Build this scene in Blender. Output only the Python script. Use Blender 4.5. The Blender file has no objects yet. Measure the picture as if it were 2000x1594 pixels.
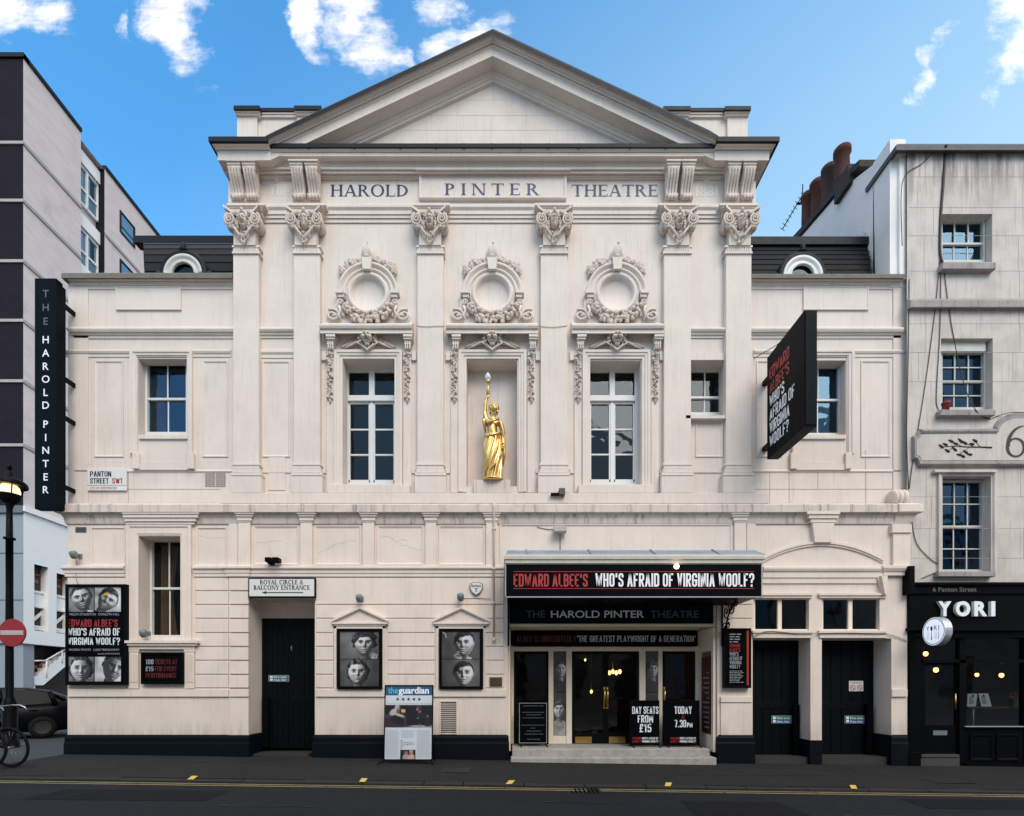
import bpy, math, random
import numpy as np
from mathutils import Vector, Matrix

# ------------------------------------------------------------------ camera, sky, sun, exposure
scn = bpy.context.scene
COL = scn.collection
R = math.radians
cam_data = bpy.data.cameras.new("camera")
cam_data.sensor_width = 36.0
cam_data.lens = 18.0
cam_data.shift_y = 0.272
cam_data.clip_start = 0.1
cam_data.clip_end = 3000.0
cam = bpy.data.objects.new("camera", cam_data)
cam.location = (0.0, -10.0, 1.49)
cam.rotation_euler = (R(90), 0, 0)
COL.objects.link(cam)
scn.camera = cam

SUN_EL, SUN_AZ = 42.0, 158.0         # azimuth clockwise from +y: the sun stands behind the camera
sun_data = bpy.data.lights.new("sun", 'SUN')
sun_data.energy = 1.2
sun_data.angle = R(38)               # the sun behind thin bright cloud
sun_data.color = (1.0, 0.90, 0.78)
sun = bpy.data.objects.new("sun", sun_data)
az, el = R(SUN_AZ), R(SUN_EL)
to_sun = Vector((math.sin(az) * math.cos(el), math.cos(az) * math.cos(el), math.sin(el)))
sun.rotation_euler = to_sun.to_track_quat('Z', 'Y').to_euler()
sun.location = (20, -20, 30)
COL.objects.link(sun)

scn.view_settings.view_transform = 'Standard'
scn.view_settings.look = 'None'
scn.view_settings.gamma = 1.0
scn.view_settings.exposure = 1.05
scn.cycles.max_bounces = 8
scn.cycles.transparent_max_bounces = 12
scn.cycles.use_denoising = True

world = bpy.data.worlds.new("World")
scn.world = world
world.use_nodes = True


def make_sky():
    nt = world.node_tree
    N, L = nt.nodes, nt.links
    N.clear()
    out = N.new('ShaderNodeOutputWorld')
    bg = N.new('ShaderNodeBackground')
    bg.inputs['Strength'].default_value = 0.075
    sky = N.new('ShaderNodeTexSky')
    sky.sky_type = 'NISHITA'
    sky.sun_disc = False
    sky.sun_elevation = R(SUN_EL)
    sky.sun_rotation = R(SUN_AZ)
    sky.air_density = 1.0
    sky.dust_density = 0.6
    sky.ozone_density = 2.0
    tc = N.new('ShaderNodeTexCoord')
    sep = N.new('ShaderNodeSeparateXYZ')
    L.new(tc.outputs['Generated'], sep.inputs[0])

    def mth(op, a, b=None, c=None):
        n = N.new('ShaderNodeMath')
        n.operation = op
        for i, v in enumerate((a, b, c)):
            if v is None:
                continue
            if hasattr(v, 'is_output'):
                L.new(v, n.inputs[i])
            else:
                n.inputs[i].default_value = v
        return n.outputs[0]
    x, y, z = sep.outputs
    ya = mth('MAXIMUM', mth('ABSOLUTE', y), 0.02)
    u = mth('DIVIDE', x, ya)
    v = mth('DIVIDE', z, ya)
    comb = N.new('ShaderNodeCombineXYZ')
    L.new(u, comb.inputs[0]); L.new(v, comb.inputs[1]); L.new(mth('SIGN', y), comb.inputs[2])
    # wind-torn edges: noise along the sky bends and frays the cloud banks
    warp = N.new('ShaderNodeTexNoise'); warp.inputs['Scale'].default_value = 4.2; warp.inputs['Detail'].default_value = 8
    warp.inputs['Roughness'].default_value = 0.62
    L.new(comb.outputs[0], warp.inputs['Vector'])
    ws = N.new('ShaderNodeSeparateColor'); L.new(warp.outputs['Color'], ws.inputs[0])
    uw = mth('ADD', u, mth('MULTIPLY', mth('SUBTRACT', ws.outputs[0], 0.5), 0.30))
    vw = mth('ADD', v, mth('MULTIPLY', mth('SUBTRACT', ws.outputs[1], 0.5), 0.30))
    fr = N.new('ShaderNodeTexNoise'); fr.inputs['Scale'].default_value = 9.0; fr.inputs['Detail'].default_value = 9
    fr.inputs['Roughness'].default_value = 0.68
    L.new(comb.outputs[0], fr.inputs['Vector'])
    # cloud banks: direction (u right, v up), half sizes, tilt, density
    banks = [(-0.97, 1.335, 0.105, 0.055, -20, 1.0), (-0.635, 1.29, 0.055, 0.115, 24, 1.0), (-0.405, 1.30, 0.032, 0.085, 18, 1.0), (-0.325, 1.335, 0.06, 0.06, 0, 1.05), (-0.335, 1.27, 0.035, 0.06, 30, 0.9),
             (-0.275, 1.235, 0.036, 0.072, 34, 0.85), (-0.225, 1.205, 0.02, 0.028, 30, 0.7), (-0.155, 1.33, 0.04, 0.045, 0, 0.8), (-0.115, 1.245, 0.085, 0.028, 32, 0.62),
             (1.0, 1.27, 0.075, 0.11, -8, 1.15), (0.965, 1.17, 0.02, 0.05, -15, 0.5), (0.81, 1.178, 0.014, 0.045, -20, 0.52), (-0.75, 1.31, 0.012, 0.025, 10, 0.4),
             (-0.33, 1.48, 0.25, 0.12, 0, 1.0), (-0.75, 1.50, 0.20, 0.10, 0, 1.0)]
    acc = None
    for (cu, cv, ru, rv, tilt, dens) in banks:
        ca, sa = math.cos(R(tilt)), math.sin(R(tilt))
        du, dv = mth('SUBTRACT', uw, cu), mth('SUBTRACT', vw, cv)
        a = mth('DIVIDE', mth('ADD', mth('MULTIPLY', du, ca), mth('MULTIPLY', dv, sa)), ru)
        b = mth('DIVIDE', mth('SUBTRACT', mth('MULTIPLY', dv, ca), mth('MULTIPLY', du, sa)), rv)
        r2 = mth('ADD', mth('MULTIPLY', a, a), mth('MULTIPLY', b, b))
        m = mth('MULTIPLY', mth('SUBTRACT', 1.35, r2), dens)
        acc = m if acc is None else mth('MAXIMUM', acc, m)
    mpw = N.new('ShaderNodeMapping'); mpw.inputs['Rotation'].default_value = (0, 0, R(-58)); mpw.inputs['Scale'].default_value = (7, 30, 1)
    L.new(comb.outputs[0], mpw.inputs['Vector'])
    wis = N.new('ShaderNodeTexNoise'); wis.inputs['Scale'].default_value = 1.0; wis.inputs['Detail'].default_value = 7; wis.inputs['Roughness'].default_value = 0.6
    L.new(mpw.outputs[0], wis.inputs['Vector'])
    acc = mth('ADD', acc, mth('MULTIPLY', mth('SUBTRACT', fr.outputs['Fac'], 0.50), 3.6))
    acc = mth('ADD', acc, mth('MULTIPLY', mth('SUBTRACT', wis.outputs['Fac'], 0.50), 2.8))
    mr = N.new('ShaderNodeMapRange'); mr.interpolation_type = 'SMOOTHSTEP'
    L.new(acc, mr.inputs['Value']); mr.inputs['From Min'].default_value = -0.35; mr.inputs['From Max'].default_value = 2.0
    front = mth('GREATER_THAN', y, 0.0)
    cfront = mth('MULTIPLY', mr.outputs[0], front)
    # white cloud added over the unseen sky, behind the camera, to light the walls
    bn = N.new('ShaderNodeTexNoise'); bn.inputs['Scale'].default_value = 2.2; bn.inputs['Detail'].default_value = 6
    L.new(tc.outputs['Generated'], bn.inputs['Vector'])
    mb = N.new('ShaderNodeMapRange'); mb.interpolation_type = 'SMOOTHSTEP'
    L.new(bn.outputs['Fac'], mb.inputs['Value']); mb.inputs['From Min'].default_value = 0.28; mb.inputs['From Max'].default_value = 0.46
    away = N.new('ShaderNodeMapRange'); away.interpolation_type = 'SMOOTHSTEP'
    L.new(mth('MAXIMUM', mth('DIVIDE', mth('ABSOLUTE', u), 1.25), mth('DIVIDE', v, 1.6)), away.inputs['Value'])
    away.inputs['From Min'].default_value = 0.95; away.inputs['From Max'].default_value = 1.25
    back = mth('MAXIMUM', mth('LESS_THAN', y, -0.02), away.outputs[0])
    # gap in that added cloud, low behind the camera, so panes mirror blue
    lo = N.new('ShaderNodeMapRange'); lo.interpolation_type = 'SMOOTHSTEP'
    L.new(z, lo.inputs['Value']); lo.inputs['From Min'].default_value = 0.62; lo.inputs['From Max'].default_value = 0.78
    gap = mth('MAXIMUM', lo.outputs[0], mth('MAXIMUM', mth('GREATER_THAN', y, -0.35), 0.25))
    # ahead but out to the sides and overhead the cloud is broken
    sn = N.new('ShaderNodeTexNoise'); sn.inputs['Scale'].default_value = 3.4; sn.inputs['Detail'].default_value = 9; sn.inputs['Roughness'].default_value = 0.6
    L.new(tc.outputs['Generated'], sn.inputs['Vector'])
    ms = N.new('ShaderNodeMapRange'); ms.interpolation_type = 'SMOOTHSTEP'
    L.new(sn.outputs['Fac'], ms.inputs['Value']); ms.inputs['From Min'].default_value = 0.40; ms.inputs['From Max'].default_value = 0.62
    ahead = N.new('ShaderNodeMapRange'); L.new(y, ahead.inputs['Value'])
    ahead.inputs['From Min'].default_value = -0.25; ahead.inputs['From Max'].default_value = 0.05
    cov = N.new('ShaderNodeMix'); cov.data_type = 'FLOAT'
    L.new(ahead.outputs[0], cov.inputs[0]); L.new(mb.outputs[0], cov.inputs[2]); L.new(ms.outputs[0], cov.inputs[3])
    cback = mth('MULTIPLY', cov.outputs[0], mth('MULTIPLY', mth('MULTIPLY', back, 0.92), gap))
    cl = mth('MAXIMUM', mth('MULTIPLY', cfront, 0.93), cback)
    tint = N.new('ShaderNodeHueSaturation'); tint.inputs['Saturation'].default_value = 1.12; tint.inputs['Value'].default_value = 1.0
    tint.inputs['Hue'].default_value = 0.493
    L.new(sky.outputs[0], tint.inputs['Color'])
    mul = N.new('ShaderNodeMix'); mul.data_type = 'RGBA'; mul.blend_type = 'MULTIPLY'; mul.inputs[0].default_value = 1.0
    L.new(tint.outputs[0], mul.inputs[6]); mul.inputs[7].default_value = SKY_TINT
    # the sky pales towards the sun's side
    side = N.new('ShaderNodeMapRange'); L.new(mth('SUBTRACT', u, mth('MULTIPLY', v, 1.2)), side.inputs['Value'])
    side.inputs['From Min'].default_value = -2.0; side.inputs['From Max'].default_value = -0.25
    pale = N.new('ShaderNodeMix'); pale.data_type = 'RGBA'
    L.new(mth('MULTIPLY', mth('POWER', side.outputs[0], 1.35), 0.95), pale.inputs[0]); L.new(mul.outputs[2], pale.inputs[6])
    pale.inputs[7].default_value = SKY_PALE
    mix = N.new('ShaderNodeMix'); mix.data_type = 'RGBA'
    L.new(cl, mix.inputs[0]); L.new(pale.outputs[2], mix.inputs[6]); mix.inputs[7].default_value = CLOUD
    L.new(mix.outputs[2], bg.inputs['Color'])
    L.new(bg.outputs[0], out.inputs[0])


SKY_TINT = (1.15, 2.08, 2.35, 1)
SKY_PALE = (3.2, 5.0, 6.5, 1)
CLOUD = (10.0, 9.3, 8.7, 1)
make_sky()

# ------------------------------------------------------------------ measuring helpers (1 m = 100 px of the photograph on the plane y = 0)
D, HZ, CZ = 10.0, 1341.0, 1.49


def X(px, y=0.0):
    return (px - 1000.0) / 100.0 * (D + y) / D


def Z(py, y=0.0):
    return CZ + (HZ - py) / 100.0 * (D + y) / D


def ground(x, y):
    """height of the street at a place: it falls to the right and a little towards the kerb"""
    return 0.06 - 0.014 * x + 0.02 * min(0.0, max(y, -2.3))


# ------------------------------------------------------------------ mesh builder
class MB:
    def __init__(self):
        self.v, self.f, self.m, self.s = [], [], [], []
        self.mi = 0
        self.sm = False

    def add(self, vs, fs):
        b = len(self.v)
        self.v.extend(tuple(p) for p in vs)
        for f in fs:
            self.f.append(tuple(i + b for i in f))
            self.m.append(self.mi)
            self.s.append(self.sm)
        return self

    def box(self, x0, x1, y0, y1, z0, z1):
        x0, x1 = min(x0, x1), max(x0, x1); y0, y1 = min(y0, y1), max(y0, y1); z0, z1 = min(z0, z1), max(z0, z1)
        vs = [(x0, y0, z0), (x1, y0, z0), (x1, y1, z0), (x0, y1, z0), (x0, y0, z1), (x1, y0, z1), (x1, y1, z1), (x0, y1, z1)]
        return self.add(vs, [(0, 1, 5, 4), (1, 2, 6, 5), (2, 3, 7, 6), (3, 0, 4, 7), (4, 5, 6, 7), (3, 2, 1, 0)])

    def pbox(self, px0, py0, px1, py1, yf, yb):
        return self.box(X(px0, yf), X(px1, yf), yf, yb, Z(py1, yf), Z(py0, yf))

    def quad(self, a, b, c, d):
        return self.add([a, b, c, d], [(0, 1, 2, 3)])

    def prism(self, pts, yf, yb):
        """polygon of (x, z), counter-clockwise seen from the street, pushed back from yf to yb"""
        n = len(pts)
        vs = [(p[0], yf, p[1]) for p in pts] + [(p[0], yb, p[1]) for p in pts]
        fs = [tuple(range(n)), tuple(range(2 * n - 1, n - 1, -1))]
        fs += [(i, i + n, (i + 1) % n + n, (i + 1) % n) for i in range(n)]
        return self.add(vs, fs)

    def pprism(self, pts, yf, yb):
        return self.prism([(X(a, yf), Z(b, yf)) for a, b in pts], yf, yb)

    def side_prism(self, pts, x0, x1):
        """polygon of (y, z) pushed along x"""
        n = len(pts)
        vs = [(x0, p[0], p[1]) for p in pts] + [(x1, p[0], p[1]) for p in pts]
        fs = [tuple(range(n)), tuple(range(2 * n - 1, n - 1, -1))]
        fs += [(i, i + n, (i + 1) % n + n, (i + 1) % n) for i in range(n)]
        return self.add(vs, fs)

    def sweep(self, prof, path):
        """profile of (outward, z) carried along a plan path of (x, y); outward is to the right of travel"""
        n = len(path)
        segs = []
        for i in range(n - 1):
            d = Vector((path[i + 1][0] - path[i][0], path[i + 1][1] - path[i][1])).normalized()
            segs.append(Vector((d.y, -d.x)))
        ms = []
        for i in range(n):
            if i == 0:
                ms.append(segs[0])
            elif i == n - 1:
                ms.append(segs[-1])
            else:
                ms.append((segs[i - 1] + segs[i]) / max(0.2, 1 + segs[i - 1].dot(segs[i])))
        k = len(prof)
        vs = []
        for i in range(n):
            for (o, z) in prof:
                vs.append((path[i][0] + ms[i].x * o, path[i][1] + ms[i].y * o, z))
        fs = []
        for i in range(n - 1):
            for j in range(k - 1):
                a = i * k + j
                fs.append((a, a + k, a + k + 1, a + 1))
        fs.append(tuple(range(k)))
        fs.append(tuple(range(n * k - 1, (n - 1) * k - 1, -1)))
        return self.add(vs, fs)

    def loops(self, x0, x1, z0, z1, prof, fill=True):
        """nested rectangles: prof = (inset, y) from the outside in"""
        vs, fs = [], []
        for (i, y) in prof:
            vs += [(x0 + i, y, z0 + i), (x1 - i, y, z0 + i), (x1 - i, y, z1 - i), (x0 + i, y, z1 - i)]
        for k in range(len(prof) - 1):
            for j in range(4):
                a, b = 4 * k + j, 4 * k + (j + 1) % 4
                fs.append((a, b, b + 4, a + 4))
        if fill:
            k = 4 * (len(prof) - 1)
            fs.append((k, k + 1, k + 2, k + 3))
        return self.add(vs, fs)

    def ploops(self, px0, py0, px1, py1, prof, fill=True):
        y = prof[0][1]
        return self.loops(X(px0, y), X(px1, y), Z(py1, y), Z(py0, y), prof, fill)

    def architrave(self, x0, x1, z0, z1, prof):
        """moulded frame round the two sides and the top: prof = (inset, y)"""
        k = len(prof)
        vs = []
        for (i, y) in prof:
            vs += [(x0 + i, y, z0), (x0 + i, y, z1 - i), (x1 - i, y, z1 - i), (x1 - i, y, z0)]
        fs = []
        for q in range(k - 1):
            for j in range(3):
                a = 4 * q + j
                fs.append((a, a + 1, a + 5, a + 4))
        fs.append(tuple(4 * q for q in range(k)))
        fs.append(tuple(4 * q + 3 for q in range(k)))
        return self.add(vs, fs)

    def ellipsoid(self, c, r, nu=10, nv=6, rot=None):
        vs = []
        for j in range(nv + 1):
            t = math.pi * j / nv
            for i in range(nu):
                a = 2 * math.pi * i / nu
                p = Vector((r[0] * math.sin(t) * math.cos(a), r[1] * math.sin(t) * math.sin(a), r[2] * math.cos(t)))
                if rot is not None:
                    p = rot @ p
                vs.append((c[0] + p.x, c[1] + p.y, c[2] + p.z))
        fs = []
        for j in range(nv):
            for i in range(nu):
                fs.append((j * nu + i, (j + 1) * nu + i, (j + 1) * nu + (i + 1) % nu, j * nu + (i + 1) % nu))
        o = self.sm; self.sm = True; self.add(vs, fs); self.sm = o
        return self

    def tube(self, pts, r, n=8, smooth=True, closed=False):
        pts = [Vector(p) for p in pts]
        rs = r if isinstance(r, (list, tuple)) else [r] * len(pts)
        m = len(pts)
        vs, up = [], None
        for i in range(m):
            if closed:
                d = pts[(i + 1) % m] - pts[(i - 1) % m]
            else:
                d = pts[min(i + 1, m - 1)] - pts[max(i - 1, 0)]
            d.normalize()
            if up is None:
                up = Vector((0, 0, 1)) if abs(d.z) < 0.9 else Vector((0, 1, 0))
            s = d.cross(up)
            if s.length < 1e-4:
                s = d.cross(Vector((1, 0, 0)))
            s.normalize()
            up = s.cross(d).normalized()
            for k in range(n):
                a = 2 * math.pi * k / n
                vs.append(pts[i] + (s * math.cos(a) + up * math.sin(a)) * rs[i])
        fs = []
        for i in range(m if closed else m - 1):
            for k in range(n):
                a, b = i * n, ((i + 1) % m) * n
                fs.append((a + k, a + (k + 1) % n, b + (k + 1) % n, b + k))
        if not closed:
            fs.append(tuple(range(n - 1, -1, -1)))
            fs.append(tuple(range((m - 1) * n, m * n)))
        o = self.sm; self.sm = smooth; self.add(vs, fs); self.sm = o
        return self

    def lathe(self, prof, c, axis='z', n=24, a0=0.0, a1=360.0, smooth=True):
        """profile of (radius, height along the axis); axis z, or y (height runs to -y, towards the street)"""
        full = abs(a1 - a0) >= 359.9
        cnt = n if full else n + 1
        vs = []
        for i in range(cnt):
            a = R(a0 + (a1 - a0) * i / n)
            for (r, h) in prof:
                if axis == 'z':
                    vs.append((c[0] + r * math.cos(a), c[1] + r * math.sin(a), c[2] + h))
                else:
                    vs.append((c[0] + r * math.cos(a), c[1] - h, c[2] + r * math.sin(a)))
        k = len(prof)
        fs = []
        for i in range(n):
            a, b = i * k, ((i + 1) % cnt) * k
            for j in range(k - 1):
                fs.append((a + j, b + j, b + j + 1, a + j + 1))
        if not full:
            fs.append(tuple(range(k))); fs.append(tuple(range((cnt - 1) * k, cnt * k)))
        o = self.sm; self.sm = smooth; self.add(vs, fs); self.sm = o
        return self

    def leaf(self, p, q, w, bulge, y=0.0):
        """a carved leaf from p to q, both (x, z), standing bulge proud of the plane y"""
        p, q = Vector(p), Vector(q)
        d = q - p
        s = Vector((-d.y, d.x)).normalized() * w
        vs, fs = [], []
        n = 5
        for i in range(n):
            t = i / (n - 1)
            c = p + d * t
            wd = math.sin(math.pi * (0.12 + 0.88 * t) ** 0.8) if t < 1 else 0.0
            b = bulge * (0.5 + 0.5 * math.sin(math.pi * t))
            for (o, h) in ((-1, 0.0), (-0.5, 0.85), (0, 0.55), (0.5, 0.85), (1, 0.0)):
                vs.append((c.x + s.x * wd * o, y - b * h, c.y + s.y * wd * o))
        for i in range(n - 1):
            for j in range(4):
                a = i * 5 + j
                fs.append((a, a + 1, a + 6, a + 5))
        o = self.sm; self.sm = True; self.add(vs, fs); self.sm = o
        return self

    def grid(self, nx, ny, fn, smooth=True):
        vs = [fn(i / nx, j / ny) for j in range(ny + 1) for i in range(nx + 1)]
        fs = []
        for j in range(ny):
            for i in range(nx):
                a = j * (nx + 1) + i
                fs.append((a, a + 1, a + nx + 2, a + nx + 1))
        o = self.sm; self.sm = smooth; self.add(vs, fs); self.sm = o
        return self

    def build(self, name, mats, parent=None, label=None, kind=None, at=None, bevel=0.0, cat=None, group=None):
        """link as one mesh; a part is stored in its thing's frame, a top-level mesh gets its origin at its base"""
        if not isinstance(mats, (list, tuple)):
            mats = [mats]
        if parent is not None:
            root = parent
            while root.parent is not None:
                root = root.parent
            org = Vector(root.location) if at is None else Vector(at)
        elif at is not None:
            org = Vector(at)
        else:
            xs, ys, zs = zip(*self.v)
            org = Vector(((min(xs) + max(xs)) / 2, (min(ys) + max(ys)) / 2, min(zs)))
        me = bpy.data.meshes.new(name)
        me.from_pydata([(p[0] - org.x, p[1] - org.y, p[2] - org.z) for p in self.v], [], self.f)
        for mt in mats:
            me.materials.append(mt)
        me.polygons.foreach_set('material_index', self.m)
        me.polygons.foreach_set('use_smooth', self.s)
        me.update()
        o = bpy.data.objects.new(name, me)
        COL.objects.link(o)
        if parent is not None:
            o.parent = parent
            if at is not None:
                root = parent
                while root.parent is not None:
                    root = root.parent
                o.location = org - Vector(root.location)
        else:
            o.location = org
        if bevel:
            b = o.modifiers.new("edge", 'BEVEL'); b.width = bevel; b.segments = 2; b.limit_method = 'ANGLE'; b.angle_limit = R(40)
        if label: o['label'] = label
        if cat: o['category'] = cat
        if group: o['group'] = group
        if kind: o['kind'] = kind
        return o


def split_build(mb, name, mats, parent=None, tol=0.03, **kw):
    """build separate pieces as separate objects: shells whose boxes come within tol of each other stay together"""
    n = len(mb.v)
    up = list(range(n))

    def find(a):
        while up[a] != a:
            up[a] = up[up[a]]
            a = up[a]
        return a
    for f in mb.f:
        a = find(f[0])
        for b in f[1:]:
            up[find(b)] = a
    isl = {}
    for i in range(n):
        isl.setdefault(find(i), []).append(i)
    boxes = []
    for ids in isl.values():
        ps = [mb.v[i] for i in ids]
        boxes.append(([min(p[k] for p in ps) - tol / 2 for k in range(3)], [max(p[k] for p in ps) + tol / 2 for k in range(3)], list(isl.values()).index(ids)))
    m = len(boxes)
    cu = list(range(m))

    def cf(a):
        while cu[a] != a:
            a = cu[a]
        return a
    for a in range(m):
        for b in range(a + 1, m):
            if all(boxes[a][0][k] <= boxes[b][1][k] and boxes[b][0][k] <= boxes[a][1][k] for k in range(3)):
                cu[cf(b)] = cf(a)
    groups = {}
    lst = list(isl.values())
    for a in range(m):
        groups.setdefault(cf(a), []).extend(lst[a])
    out = []
    for ids in groups.values():
        idx = {v: k for k, v in enumerate(sorted(ids))}
        q = MB()
        q.v = [mb.v[i] for i in sorted(ids)]
        for f, mi, sm in zip(mb.f, mb.m, mb.s):
            if f[0] in idx:
                q.f.append(tuple(idx[i] for i in f)); q.m.append(mi); q.s.append(sm)
        out.append(q.build(name, mats, parent, **kw))
    return out


def thing(name, loc, label, cat, group=None):
    o = bpy.data.objects.new(name, None)
    o.empty_display_size = 0.2
    o.location = loc
    COL.objects.link(o)
    o['label'] = label
    o['category'] = cat
    if group: o['group'] = group
    return o


def copy_part(o, parent, dloc=(0, 0, 0)):
    """a copy of one part (and its own pieces) shifted by dloc"""
    c = o.copy()
    COL.objects.link(c)
    c.parent = parent
    c.location = Vector(o.location) + Vector(dloc)
    for ch in list(o.children):
        k = ch.copy(); COL.objects.link(k); k.parent = c
    return c


def copy_thing(root, loc, label=None, rz=None, sc=None):
    r = root.copy()
    COL.objects.link(r)
    r.location = loc
    if label: r['label'] = label
    if rz is not None: r.rotation_euler = (0, 0, rz)
    if sc is not None: r.scale = sc
    for ch in list(root.children):
        c = ch.copy(); COL.objects.link(c); c.parent = r
        for g in list(ch.children):
            d = g.copy(); COL.objects.link(d); d.parent = c
    return r


# ------------------------------------------------------------------ materials
MATS = {}


def mat(name, col, rough=0.6, metal=0.0, spec=0.5, var=0.0, vscale=3.0, bump=0.0, bscale=40.0, streak=0.0, streak_col=None,
        emit=None, estr=0.0, speck=0.0, coat=0.0, stain=0.0, stretch=(1, 1, 1), soot=None, spots=0.0, streak_sc=(9, 9, 0.5)):
    if name in MATS:
        return MATS[name]
    m = bpy.data.materials.new(name)
    m.use_nodes = True
    nt = m.node_tree
    N, L = nt.nodes, nt.links
    b = N['Principled BSDF']
    b.inputs['Roughness'].default_value = rough
    b.inputs['Metallic'].default_value = metal
    b.inputs['Specular IOR Level'].default_value = spec
    b.inputs['Coat Weight'].default_value = coat
    c4 = (col[0], col[1], col[2], 1)
    b.inputs['Base Color'].default_value = c4
    geo = N.new('ShaderNodeNewGeometry')
    cur = None

    def noise(scale, detail=5.0, rgh=0.55, sc=(1, 1, 1)):
        mp = N.new('ShaderNodeMapping'); mp.inputs['Scale'].default_value = sc
        L.new(geo.outputs['Position'], mp.inputs['Vector'])
        n = N.new('ShaderNodeTexNoise'); n.inputs['Scale'].default_value = scale; n.inputs['Detail'].default_value = detail
        n.inputs['Roughness'].default_value = rgh
        L.new(mp.outputs[0], n.inputs['Vector'])
        return n.outputs['Fac']

    def ramp(fac, lo, hi):
        r = N.new('ShaderNodeMapRange'); r.interpolation_type = 'SMOOTHSTEP'
        L.new(fac, r.inputs['Value']); r.inputs['From Min'].default_value = lo; r.inputs['From Max'].default_value = hi
        return r.outputs[0]

    def blend(fac, amount, colour):
        nonlocal cur
        mx = N.new('ShaderNodeMix'); mx.data_type = 'RGBA'
        mm = N.new('ShaderNodeMath'); mm.operation = 'MULTIPLY'; L.new(fac, mm.inputs[0]); mm.inputs[1].default_value = amount
        L.new(mm.outputs[0], mx.inputs[0])
        if cur is None:
            mx.inputs[6].default_value = c4
        else:
            L.new(cur, mx.inputs[6])
        mx.inputs[7].default_value = (colour[0], colour[1], colour[2], 1)
        cur = mx.outputs[2]
    if var:
        blend(ramp(noise(vscale, 6, 0.6, stretch), 0.35, 0.7), var, [c * 0.55 for c in col])
        blend(ramp(noise(vscale * 0.23, 3), 0.45, 0.75), var * 0.7, [min(1, c * 1.25) for c in col])
    if streak:
        blend(ramp(noise(2.2, 7, 0.65, streak_sc), 0.50, 0.74), streak, streak_col or [c * 0.45 for c in col])
    if stain:
        blend(ramp(noise(1.1, 8, 0.7, (1, 1, 0.6)), 0.55, 0.78), stain, streak_col or [c * 0.4 for c in col])
    if soot:
        # rain-washed soot hanging below a gutter between two heights
        sp = N.new('ShaderNodeSeparateXYZ'); L.new(geo.outputs['Position'], sp.inputs[0])
        mk = N.new('ShaderNodeMath'); mk.operation = 'MULTIPLY'
        L.new(ramp(sp.outputs[2], soot[0], soot[1]), mk.inputs[0]); L.new(ramp(noise(1.6, 8, 0.7, (4, 4, 0.35)), 0.36, 0.62), mk.inputs[1])
        blend(mk.outputs[0], 0.85, soot[2])
    if spots:
        vo = N.new('ShaderNodeTexVoronoi'); vo.inputs['Scale'].default_value = 3.2
        L.new(geo.outputs['Position'], vo.inputs['Vector'])
        blend(ramp(vo.outputs['Distance'], 0.10, 0.05), spots, [min(1, c * 1.9 + .01) for c in col])
    if speck:
        blend(ramp(noise(140, 2), 0.55, 0.75), speck, [min(1, c * 2.2 + 0.03) for c in col])
    if cur is not None:
        L.new(cur, b.inputs['Base Color'])
        rr = N.new('ShaderNodeMapRange'); L.new(noise(9, 4), rr.inputs['Value'])
        rr.inputs['To Min'].default_value = max(0.02, rough - 0.1); rr.inputs['To Max'].default_value = min(1, rough + 0.1)
        L.new(rr.outputs[0], b.inputs['Roughness'])
    if bump:
        bp = N.new('ShaderNodeBump'); bp.inputs['Strength'].default_value = bump; bp.inputs['Distance'].default_value = 0.01
        L.new(noise(bscale, 5), bp.inputs['Height'])
        L.new(bp.outputs[0], b.inputs['Normal'])
    if emit is not None:
        b.inputs['Emission Color'].default_value = (emit[0], emit[1], emit[2], 1)
        b.inputs['Emission Strength'].default_value = estr
    MATS[name] = m
    return m


def glass_mat(name, tint=(0.55, 0.6, 0.62), refl=0.035, rough=0.02, hue=(0.80, 0.92, 1.0)):
    if name in MATS:
        return MATS[name]
    m = bpy.data.materials.new(name)
    m.use_nodes = True
    nt = m.node_tree
    N, L = nt.nodes, nt.links
    N.clear()
    out = N.new('ShaderNodeOutputMaterial')
    tr = N.new('ShaderNodeBsdfTransparent'); tr.inputs[0].default_value = (*tint, 1)
    gl = N.new('ShaderNodeBsdfGlossy'); gl.inputs['Roughness'].default_value = rough
    lw = N.new('ShaderNodeLayerWeight'); lw.inputs['Blend'].default_value = 0.5
    fr = N.new('ShaderNodeMath'); fr.operation = 'POWER'; L.new(lw.outputs['Facing'], fr.inputs[0]); fr.inputs[1].default_value = 5.0
    gl.inputs['Color'].default_value = (*hue, 1)  # tint pushes the mirrored sky towards blue
    geo = N.new('ShaderNodeNewGeometry')
    no = N.new('ShaderNodeTexNoise'); no.inputs['Scale'].default_value = 2.6; no.inputs['Detail'].default_value = 1.5
    L.new(geo.outputs['Position'], no.inputs['Vector'])
    bp = N.new('ShaderNodeBump'); bp.inputs['Strength'].default_value = 0.35; bp.inputs['Distance'].default_value = 0.02
    L.new(no.outputs['Fac'], bp.inputs['Height'])
    L.new(bp.outputs[0], gl.inputs['Normal'])
    ad = N.new('ShaderNodeMath'); ad.operation = 'ADD'; L.new(fr.outputs[0], ad.inputs[0]); ad.inputs[1].default_value = refl
    mx = N.new('ShaderNodeMixShader')
    L.new(ad.outputs[0], mx.inputs[0]); L.new(tr.outputs[0], mx.inputs[1]); L.new(gl.outputs[0], mx.inputs[2])
    L.new(mx.outputs[0], out.inputs[0])
    MATS[name] = m
    return m


def print_mat(name, rough=0.35):
    """ink on paper: the colours of a printed sheet"""
    if name in MATS:
        return MATS[name]
    m = bpy.data.materials.new(name)
    m.use_nodes = True
    nt = m.node_tree
    b = nt.nodes['Principled BSDF']
    at = nt.nodes.new('ShaderNodeVertexColor'); at.layer_name = 'ink'
    nt.links.new(at.outputs[0], b.inputs['Base Color'])
    b.inputs['Roughness'].default_value = rough
    MATS[name] = m
    return m


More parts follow.
